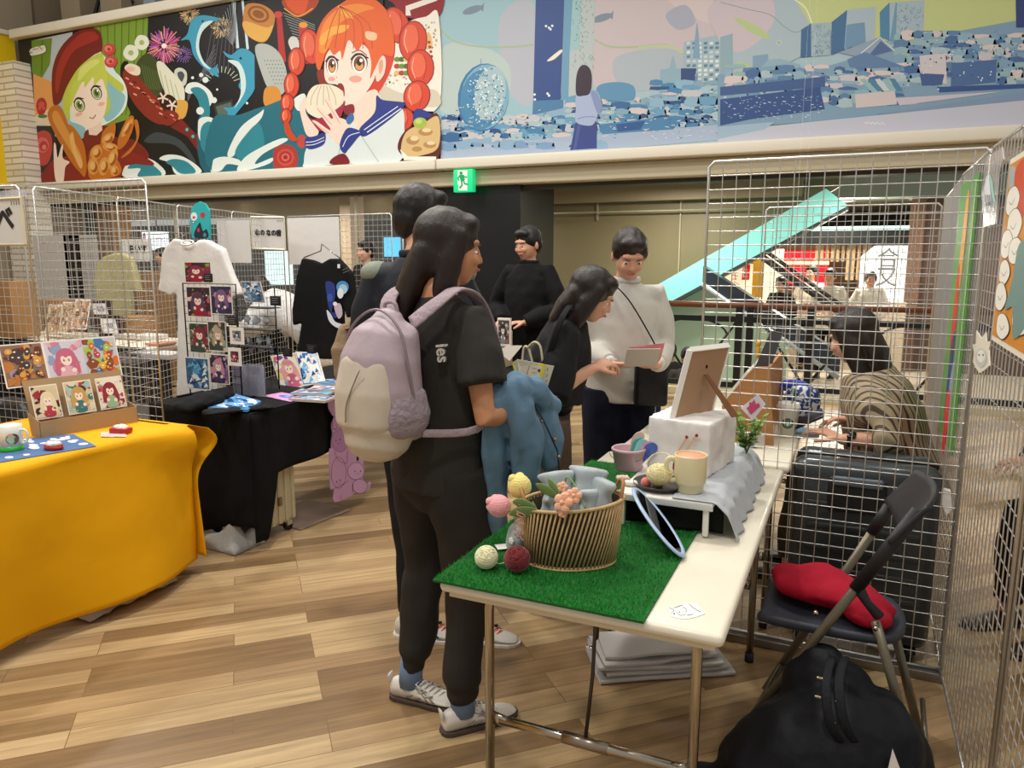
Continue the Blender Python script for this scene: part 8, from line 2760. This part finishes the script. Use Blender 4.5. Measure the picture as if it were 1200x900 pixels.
# straps over the shoulders and round the arms
for s_, nm in ((1, 'R'), (-1, 'L')):
 sx_ = s_ * .105
 pts = [(cxb * .5 + s_ * .05, -.15, 1.31), (sx_, -.10, 1.375), (sx_ * 1.05, -.03, 1.405), (sx_ * 1.08, .05, 1.375), (sx_ * 1.1, .108, 1.28), (sx_ * 1.25, .115, 1.17)]
 m2 = MB().tube(spline(pts, 5), [(.030, .007)] * 26, 10, up=(1, 0, 0))
 bl(m2).build('shoulder_strap', fabric('strap_lavender', '#a8979f', .4, 60), bpk)
 pts = [(sx_ * 1.25, .115, 1.18), (s_ * .175, .06, 1.08), (s_ * .190, -.04, 1.00), (cxb + s_ * .125, -.18, 1.00)]
 m2 = MB().tube(spline(pts, 5), [(.012, .0025)] * 16, 8, up=(0, .3, 1))
 bl(m2).build('lower_strap', fabric('strap_lavender', ''), bpk)
m2 = MB().tube(spline([(cxb - .03, cyb + .06, 1.325), (cxb - .02, cyb + .06, 1.365), (cxb + .02, cyb + .06, 1.365), (cxb + .03, cyb + .06, 1.325)], 5), .006, 8)
bl(m2).build('carry_loop', M('strap_lavender', ''), bpk)
# denim jacket over the forearm
DEN = fabric('denim', '#64839d', .6, 26, .006, var=.3, vscale=9)  # tone noise paints fold highlights and shading into the cloth colour
dj = thing('denim_jacket', 'pale blue denim jacket hung over the forearm of the person with the backpack', 'jacket', GM @ V((.12, .25, .62)), grz)
D0 = V((.12, .25, .62))
mb = MB()
JO = V((.055, -.075, .025))
for pts_, rr_, u_ in (([(.16, .08, 1.05), (.17, .16, 1.075), (.17, .25, 1.06), (.17, .35, 1.0)], [(.050, .048), (.062, .054), (.066, .052), (.050, .042)], None),
                      ([(.18, .12, 1.08), (.215, .15, 1.02), (.225, .17, .92), (.21, .18, .82), (.19, .18, .76)], [(.052, .036), (.062, .034), (.066, .034), (.056, .030), (.040, .024)], (.3, 1, 0)),
                      ([(.15, .12, 1.05), (.14, .12, .96), (.135, .125, .85), (.125, .13, .74), (.12, .14, .64)], [(.05, .044), (.056, .040), (.052, .036), (.044, .030), (.036, .026)], (0, 1, 0)),
                      ([(.15, .28, 1.05), (.18, .31, .98), (.20, .32, .89), (.20, .32, .82)], [(.045, .034), (.052, .036), (.05, .032), (.036, .025)], (.4, 1, 0))):
 mb.tube([V(p) + JO for p in pts_], rr_, 18, up=u_, rnd=True)
bb = blob(mb, .007, 1, (.014, 15, (1.1, 1.1, .5), 5))
bb.v = [V((.215 + (q.x - .215) * .88, q.y, q.z)) for q in bb.v]
bb.v = [q - D0 for q in bb.v]
bb.build('jacket_cloth', DEN, dj)
mb = MB()
for p0, p1 in (((.262, .145, 1.06), (.300, .215, .90)), ((.300, .215, .90), (.275, .26, .78)), ((.20, .105, 1.0), (.205, .14, .84)), ((.205, .14, .84), (.185, .165, .70)), ((.235, .15, .80), (.10, .14, .80))):
 mb.tube([V(p0) - D0, (V(p0) + V(p1)) / 2 - D0 + V((.006, -.004, 0)), V(p1) - D0], .003, 5)
mb.build('seam', M('dark_seam', '#26405c', .8), dj)
mb = MB()
for p in ((.275, .165, 1.0), (.298, .20, .94), (.300, .22, .88), (.215, .125, .90)): mb.ell(V(p) - D0, .006, n=10, m=6)
mb.build('buttons', M('copper_button', '#a88a6a', .3, .8), dj)
# ================= 2. man in navy behind her
NV = fabric('navy_nylon', '#23262f', .5, 7, .02, rough=.6)
SG = fabric('sage_panel', '#8a9284', .4, 14)
BK = fabric('black_twill', '#131316', .5, 6, .02)
man, PM = person('person in a navy jacket with a sage shoulder panel and black trousers, behind the backpack', (-1.60, 2.62, 0), R(8), 1.75,
                 J=dict(head=(0, .06, 1.55), neck=(0, .01, 1.41), look=(.9, .6, -.15), eL=(-.235, .0, 1.06), wL=(-.17, .20, .96), dL=(.4, .8, -.1), eR=(.22, .02, 1.07), wR=(.12, .22, 1.0), dR=(-.3, 1, 0), nR=(-.4, 0, -1), nL=(.4, 0, -1),
      aL=LW((-1.60, 2.62, 0), R(8), (-1.53, 2.42, .09), 1.06), kL=(-.06, -.02, .48), aR=LW((-1.60, 2.62, 0), R(8), (-1.32, 2.50, .09), 1.06), kR=(.15, .0, .48), footR=(1, .0, 0), footL=(1, .1, 0)),
                 top=dict(mat=NV, name='jacket', sleeve=1.0, ease=.028, hem=-.03, yoke=SG, collar=NV, wr=.012, wf=6),
                 bottom=dict(mat=BK, r=(.098, .085, .068, .058, .052), len=.97),
                 shoe=dict(mat=M('white_leather', ''), sole=M('white_rubber', '#e8e4dc', .5), lace=M('orange_lace', '#f0592a', .7), stripe=M('black_stripe', '#1c1a1c', .5)), hair=short_hair(), curl=(.5, .5))
# tan bag at his left side
TBZ = [AY(404, 386, 2.66), V((-1.80, 2.56, 1.25)), V((-1.76, 2.62, 1.42))]
tbg = thing('tan_bag', 'tan cloth bag at the hip of the person in navy, left of the backpack', 'bag', AY(402, 440, 2.62))
m2 = MB().tube([AY(403, 438, 2.62), AY(401, 410, 2.63), AY(404, 385, 2.66)], [(.045, .03), (.05, .035), (.03, .02)], 16, rnd=True)
blob(m2, .008, 2, (.006, 12, (1, 1, 1), 1)).build('bag_cloth', fabric('tan_canvas', '#8f7a60', .4, 30), tbg, world=True)
MB().tube(spline(TBZ, 5), [(.012, .003)] * 11, 6).build('strap', M('tan_canvas', ''), tbg, world=True)
# ================= 3. person in black top and brown trousers
BR_ = fabric('brown_twill', '#5f4d42', .5, 6, .025)
BT = fabric('black_cotton_top', '#1d1d20', .4, 8, .015)
p3, P3 = person('person in a black top and wide brown trousers, bending over the table', (-1.21, 3.0, 0), R(-68), 1.56,
 J=dict(head=(0.02, .21, 1.41), neck=(0, .12, 1.31), look=(.1, 1, -.5), sL=(-.155, .09, 1.25), sR=(.155, .09, 1.25), eR=(.20, .03, 1.00), wR=(.12, .21, 1.10), dR=(-.5, .8, .3), nR=(-.4, 0, -1), eL=(-.19, .04, 1.0), wL=(-.10, .22, 1.08), dL=(.5, .8, .3), nL=(.4, 0, -1)),
 top=dict(mat=BT, name='top', sleeve=.5, ease=.026, hem=.09, wr=.01, wide=1.1),
    bottom=dict(mat=BR_, r=(.125, .125, .12, .115, .11), len=.95, wr=.014, wf=4),
    shoe=dict(mat=M('black_shoe', '#17161a', .4), sole=M('white_rubber', '')), hair=long_hair([(0, -.07, .0, .078, .045), (0, -.085, -.08, .082, .045), (0, -.09, -.16, .07, .04)]), curl=(.7, .7))
# her black shoulder bag
sb = thing('shoulder_bag', 'black shoulder bag with white handles, at the back of the person in brown trousers', 'bag', AY(640, 500, 2.9))
m2 = MB()
m2.tube([AY(642, 478, 2.92), AY(640, 455, 2.92), AY(636, 425, 2.95), AY(632, 408, 2.98)], [(.11, .05), (.12, .055), (.10, .05), (.07, .03)], 20, up=(1, .2, 0), rnd=True)
blob(m2, .009, 3, (.008, 9, (1, 1, 1), 3)).build('bag_body', fabric('black_leather_bag', '#15151a', .2, 30, rough=.35), sb, world=True)
mb = MB()
mb.tube(spline([AY(624, 425, 2.84), AY(619, 408, 2.84), AY(614, 408, 2.84), AY(612, 424, 2.84)], 5), .005, 8)
mb.tube(spline([AY(636, 424, 2.82), AY(633, 406, 2.82), AY(626, 401, 2.82), AY(618, 408, 2.84)], 5), .005, 8)
mb.build('handle', M('cream_handle', '#d6cfb4', .5), sb, world=True)
mb = MB().tube(spline([AY(640, 430, 2.83), AY(650, 395, 2.82), AY(660, 370, 2.86), AY(668, 358, 2.95)], 5), [(.014, .003)] * 16, 8, up=(1, 0, 0))
mb.build('strap', BK, sb, world=True)
# yellow flyer sheet
fy = thing('yellow_flyer', 'large flyer with a yellow border and small print, held between jacket and black bag', 'flyer', AY(628, 480, 2.45))
C4 = [AY(618, 492, 2.40), AY(600, 425, 2.36), AY(606, 421, 2.36), AY(649, 429, 2.46), AY(632, 484, 2.47), AY(628, 490, 2.46)]
mb = MB().prism(C4, (0, .003, 0), '#e6e2d4')
FQ = [AY(619, 489, 2.40), AY(630, 486, 2.462), AY(647, 430, 2.457), AY(606, 423, 2.36)]
FM = lambda x, y: AY(560 + x / 10, 370 + y / 10, 2.36 + (560 + x / 10 - 600) / 49 * .10 - .004)
ar = Art(FM, (.3, -.95, 0), .0002)
ar.p('#e2d93a', (400, 560), (480, 525), (800, 570), (700, 900), (640, 1160), (600, 1200), (560, 1100))
ar.p('#e4dfcc', (420, 590), (490, 555), (755, 590), (670, 880), (620, 1080), (600, 1120), (540, 960))
for k in range(8): ar.l('#b03a34', 14, (600 - k * 5, 590 + k * 17), (606 - k * 5, 596 + k * 17), sm=False)
for x, y in ((720, 640), (700, 725)): ar.p('#4a4a48', (x - 16, y - 18), (x + 16, y - 14), (x + 12, y + 20), (x - 18, y + 16))
for k in range(4): ar.l('#6a6a66', 8, (820 - k * 2, 610 + k * 70), (812 - k * 12, 650 + k * 70), sm=False)
for k in range(3): ar.l('#6a6a66', 5, (640, 610 + k * 50), (690, 620 + k * 50), sm=False)
ar.l('#4a5aa8', 20, (680, 820), (660, 870), sm=False)
mb.merge(ar.mb)
mb.build('sheet', PRINT, fy, world=True)
# ================= 4. man in a pale shirt reading a booklet
PW_ = fabric('pale_grey_sweat', '#c9c7c0', .4, 7, .02)
NVT = fabric('dark_navy_denim', '#141a2c', .4, 10, .015)
loc4 = V((-1.045, 3.64, 0))
rz4 = R(-152)
p4, P4 = person('person in a pale grey cardigan and navy trousers reading a booklet', loc4, rz4, 1.62,
    J=dict(head=(0, .09, 1.53), neck=(0, .02, 1.40), look=(.0, 1, -.55), sL=(-.165, 0, 1.34), sR=(.165, 0, 1.34), eR=(.20, .0, 1.07), wR=(.10, .25, 1.02), dR=(-.75, .6, .05), nR=(-.2, -.2, 1),
                       eL=(-.20, .0, 1.07), wL=(-.11, .26, 1.02), dL=(.7, .65, .05), nL=(.2, -.2, 1), aR=(.11, -.02, .09), aL=(-.11, .02, .09)),
    top=dict(mat=PW_, name='cardigan', sleeve=.95, ease=.024, hem=-.06, cuff=fabric('pale_cuff', '#d6d6d2', .3, 60), wr=.010, wf=7, wide=1.05, collar=fabric('pale_cuff', '')),
    bottom=dict(mat=NVT, r=(.12, .115, .105, .10, .098), len=.95), shoe=dict(mat=M('black_shoe', ''), sole=M('white_rubber', '')), hair=short_hair(HAIRB), curl=(.5, .5))
M4 = frame(loc4, rz4)
bo = thing('booklet', 'grey booklet with pink pages held by the person in the cardigan', 'booklet', M4 @ V((0, .34, 1.0)), rz4)
mb = MB()
mb.box((-.0, .062, .055), (.15, .004, .11), rot=Matrix.Rotation(R(-38), 3, 'X'))
mb.build('cover', M('grey_cover', '#b9b0a8', .6), bo)
mb = MB()
for k in range(4): mb.box((-.010 - .006 * k, .044 - k * .003, .062 + k * .003), (.15, .001, .105), rot=Matrix.Rotation(R(-38), 3, 'X') @ Matrix.Rotation(R(3 * k), 3, 'Z'))
mb.build('pages', M('pink_pages', '#d88a90', .6), bo)
cb = thing('crossbody_bag', 'black crossbody bag hanging in front of the pale cardigan', 'bag', M4 @ V((-.10, .16, .80)), rz4)
MB().box((0, .02, .10), (.16, .06, .22), bevel=.02).build('bag_body', fabric('black_leather_bag', ''), cb)
MB().tube(spline([(-.06, .02, .20), (.02, .035, .34), (.12, .02, .50), (.20, -.06, .585), (.22, -.16, .58)], 5), [(.012, .003)] * 21, 8, up=(0, 1, 0)).build('strap', BK, cb)
mb = MB()
mb.box((0, -.0, 0), (.002, .008, .30))
ln = MB().tube([M4 @ V((-.12, .195, 1.0)), M4 @ V((-.12, .20, .55))], .003, 6)
tag(ln.build('hanging_cord', M('grey_cord', '#8f939c', .5)), 'thin grey cord hanging from the crossbody bag', 'cord')
# ================= 5. person in black farther away
p5, P5 = person('person all in black standing farther back, above the denim jacket', (-2.22, 5.2, 0), R(170), 1.70,
    J=dict(eL=(-.26, .02, 1.08), eR=(.26, .02, 1.08), wL=(-.10, .20, 1.0), wR=(.10, .20, 1.0), dL=(.7, .6, 0), dR=(-.7, .6, 0), nL=(0, 0, -1), nR=(0, 0, -1), look=(.2, 1, -.2)),
    top=dict(mat=fabric('black_knit', '#0e0e10', .4, 8), name='coat', sleeve=1.0, ease=.03, hem=-.25, wide=1.08, collar=BK),
    bottom=dict(mat=BK, len=.95), shoe=dict(mat=M('black_shoe', ''), sole=M('white_rubber', '')), hair=short_hair(), curl=(.6, .6))
p5b, _ = person('person in a dark maroon top, farther back between the girl and the person in black', (-2.95, 5.0, 0), R(-165), 1.62,
    J=dict(wL=(-.10, .20, 1.0), wR=(.10, .20, 1.0), dL=(.7, .6, 0), dR=(-.7, .6, 0), nL=(0, 0, -1), nR=(0, 0, -1), look=(-.1, 1, -.2)),
    top=dict(mat=fabric('maroon_top', '#2c1a1e', .4, 8), name='top', sleeve=1.0, ease=.03, hem=-.05), bottom=dict(mat=BK, len=.95), shoe=dict(mat=M('black_shoe', ''), sole=M('white_rubber', '')),
    hair=long_hair([(0, -.07, .0, .078, .045), (0, -.085, -.10, .082, .045), (0, -.09, -.2, .07, .04)], HAIRB), curl=(.6, .6))
# ================= 6. seated vendor behind the wire panel
def stripe_mat():
 m = M('striped_brown_shirt', '#8f8068', .8, bump=.4, bscale=8, bdist=.015)
 nt = m.node_tree
 tc = nt.nodes.new('ShaderNodeTexCoord')
 wv = nt.nodes.new('ShaderNodeTexWave')
 wv.inputs['Scale'].default_value = 11
 wv.inputs['Distortion'].default_value = .9
 wv.inputs['Detail Scale'].default_value = .6
 cr = nt.nodes.new('ShaderNodeValToRGB')
 cr.color_ramp.elements[0].position = .18
 cr.color_ramp.elements[0].color = H('#4a3c32')
 cr.color_ramp.elements[1].position = .32
 cr.color_ramp.elements[1].color = H('#a08f74')
 nt.links.new(tc.outputs['Object'], wv.inputs[0])
 nt.links.new(wv.outputs[0], cr.inputs[0])
 nt.links.new(cr.outputs[0], nt.nodes['Principled BSDF'].inputs['Base Color'])
 return m
loc6, rz6 = V((.22, 3.60, 0)), R(78)
s6 = 1.62 / 1.65
L6 = lambda p: LW(loc6, rz6, p, s6)
wl6, wr6 = AY(987, 515, 3.38), AY(1003, 492, 3.50)
p6, P6 = person('seated person in a brown striped loose top with a black wristwatch, behind the wire panel', loc6, rz6, 1.62,
    J=dict(hL=(-.10, 0, .50), hR=(.10, 0, .50), kL=(-.12, .40, .50), kR=(.12, .40, .50), aL=(-.12, .42, .09), aR=(.12, .42, .09), neck=(0, .16, 1.02), head=(0, .24, 1.165), sL=(-.17, .13, .96), sR=(.17, .13, .96),
                       eL=L6((.14, 3.34, .77)), wL=L6(wl6), dL=L6(AY(950, 498, 3.42)) - L6(wl6), nL=(.1, .1, -1), eR=L6((.13, 3.62, .84)), wR=L6(wr6), dR=(-.25, .9, 0), nR=(-.2, 0, -1), look=(.05, 1, -.35)),
    top=dict(mat=stripe_mat(), name='top', sleeve=.62, ease=.055, hem=-.02, wide=1.15, wr=.014, wf=7),
    bottom=dict(mat=fabric('olive_trousers', '#4c4638', .4, 8), len=.9), shoe=dict(mat=M('black_shoe', '')), hair=long_hair([(0, -.07, .0, .078, .045), (0, -.085, -.09, .082, .045), (0, -.08, -.17, .07, .04)]), curl=(.35, .45))
M6 = frame(loc6, rz6)
s6 = 1.62 / 1.65
wv_ = L6(wl6) * s6
ev_ = L6((.14, 3.34, .77)) * s6
wt = thing('wristwatch', 'black square smartwatch on the wrist nearest the camera', 'watch', M6 @ wv_, rz6)
ax_ = (wv_ - ev_).normalized()
c_ = -ax_ * .035
MB().tube([c_ + V((ax_.y * cos(t) * .031, -ax_.x * cos(t) * .031, sin(t) * .031)) for t in [2 * pi * k / 24 for k in range(24)]], [(.009, .0025)] * 24, 8, up=ax_, closed=True).build('strap', BLACKP, wt)
MB().box(c_ + V((-.024, -.006, .024)), (.030, .034, .012), rot=Matrix.Rotation(R(-40), 3, 'Y'), bevel=.005).build('case', M('watch_case', '#17191f', .15, .3), wt)
pq = AY(945, 492, 3.46)
tag(MB().box(pq, (.012, .075, .15), rot=Matrix.Rotation(R(60), 3, 'Y') @ Matrix.Rotation(.3, 3, 'Z'), bevel=.003).build('smartphone', M('phone_dark', '#22252e', .2)), 'dark phone held over the second table by the seated person', 'phone')
stl = thing('stool', 'small stool under the seated person', 'stool', loc6)
MB().lathe([(0, .36), (.16, .36), (.17, .37), (.17, .395), (.16, .405), (0, .405)], loc6, 28).build('seat', M('grey_seat', '#55565a', .6), stl, world=True)
for k in range(4):
 a = R(45 + 90 * k)
 MB().tube([loc6 + V((cos(a) * .11, sin(a) * .11, .36)), loc6 + V((cos(a) * .17, sin(a) * .17, 0))], .011, 8).build('leg', CHROME, stl, world=True)
# ================= 7. background people
wsh = fabric('white_shirt_person', '#e0e0e0', .6, 9, .03)
p7, _ = person('person in a loose white shirt bending down behind the left wire panels', (-5.22, 6.2, 0), R(105), 1.72,
               J=dict(hL=(-.09, -.1, .74), hR=(.09, -.1, .74), kL=(-.10, .15, .42), kR=(.10, .15, .42), aL=(-.10, 0, .09), aR=(.10, 0, .09), neck=(.05, .34, 1.03), head=(.06, .42, 1.12), look=(.1, 1, -.9), sL=(-.13, .28, 1.0), sR=(.21, .28, 1.0), eL=(-.22, .35, .78), wL=(-.12, .5, .72), eR=(.26, .38, .78), wR=(.16, .5, .72), dL=(.3, 1, -.3), dR=(-.3, 1, -.3), nL=(0, 0, -1), nR=(0, 0, -1)),
               top=dict(mat=wsh, name='shirt', sleeve=1.0, ease=.06, hem=-.06, wide=1.2, wr=.016, wf=6), bottom=dict(mat=BK, len=.95), shoe=dict(mat=M('black_shoe', ''), sole=M('white_rubber', '')), hair=short_hair(), curl=(.5, .5))
# small pair on the far side and shop staff
for (px, py, y, zf, h, rz, lb, tmat, hr_) in ((785, 424, 10.0, -1.3, 1.66, 20, 'person with a brown bob seen below the railing, head and shoulders only', fabric('dark_top', '#241f20'), HAIRB), (806, 420, 9.2, -1.3, 1.70, 200, 'person in a dark cap seen below the railing, beside the photo frame', fabric('dark_top2', '#3a3834'), HAIR),
          (974, 312, 12.9, -.42, 1.72, 170, 'shop worker with black hair in white before the white screen', fabric('staff_white', '#e4ddd2'), HAIR), (1021, 316, 12.9, -.42, 1.68, 185, 'shop worker in white standing right before the screen characters', fabric('staff_white', ''), HAIR),
          (952, 305, 13.6, -.42, 1.76, 160, 'person before the red lit wall of the food counter', fabric('staff_pale', '#d8cfc0'), HAIR), (916, 330, 12.6, -.42, 1.6, 150, 'person in black standing at the left end of the food counter', fabric('dark_top', ''), HAIR)):
 q = AY(px, py, y)
 person(lb, (q.x, y, zf), R(rz), h, J=dict(wL=(-.10, .20, 1.0), wR=(.10, .20, 1.0), dL=(.7, .6, 0), dR=(-.7, .6, 0), nL=(0, 0, -1), nR=(0, 0, -1)), top=dict(mat=tmat, name='top', sleeve=1.0, ease=.04, hem=-.1, wide=1.1), bottom=dict(mat=BK, len=.95), shoe=dict(mat=M('black_shoe', '')), hair=short_hair(hr_), curl=(.5, .5))
p8, _ = person('person in dark clothes standing far back, behind the black shirt on the panel', (AY(430, 300, 7.2).x, 7.2, 0), R(160), 1.66, top=dict(mat=fabric('dark_top', ''), name='top', sleeve=1.0, ease=.04, hem=-.1), bottom=dict(mat=BK, len=.95), shoe=dict(mat=M('black_shoe', '')), hair=short_hair(), curl=(.4, .4))
p9, _ = person('dark-haired person standing far back between the white name sheet and the white shirt', (AY(193, 310, 7.4).x, 7.4, 0), R(150), 1.60, top=dict(mat=fabric('grey_top', '#6a5f5c'), name='top', sleeve=1.0, ease=.04, hem=-.1), bottom=dict(mat=BK, len=.95), shoe=dict(mat=M('black_shoe', '')), hair=short_hair(), curl=(.4, .4))
p10, _ = person('person in a grey top behind the wire panels at the right edge', (1.05, 3.6, 0), R(120), 1.60,
    J=dict(hL=(-.10, 0, .50), hR=(.10, 0, .50), kL=(-.12, .40, .50), kR=(.12, .40, .50), aL=(-.12, .42, .09), aR=(.12, .42, .09), neck=(0, .05, 1.04), head=(0, .08, 1.18), sL=(-.17, .03, .98), sR=(.17, .03, .98), eL=(-.20, .16, .75), wL=(-.13, .37, .72), eR=(.2, .16, .75), wR=(.13, .37, .72), dL=(.1, 1, 0), dR=(-.1, 1, 0), nL=(0, 0, -1), nR=(0, 0, -1)),
    top=dict(mat=fabric('grey_blue_top', '#5c6270'), name='top', sleeve=1.0, ease=.04, hem=-.02), bottom=dict(mat=BK, len=.95), shoe=dict(mat=M('black_shoe', '')), hair=short_hair(), curl=(.4, .4))
stl = thing('stool', 'small stool under the person in grey at the right edge', 'stool', (1.05, 3.6, 0))
l_ = V((1.05, 3.6, 0))
MB().lathe([(0, .36), (.16, .36), (.17, .37), (.17, .395), (.16, .405), (0, .405)], l_, 28).build('seat', M('grey_seat', ''), stl, world=True)
for k in range(4):
 a = R(45 + 90 * k)
 MB().tube([l_ + V((cos(a) * .11, sin(a) * .11, .36)), l_ + V((cos(a) * .17, sin(a) * .17, 0))], .011, 8).build('leg', CHROME, stl, world=True)
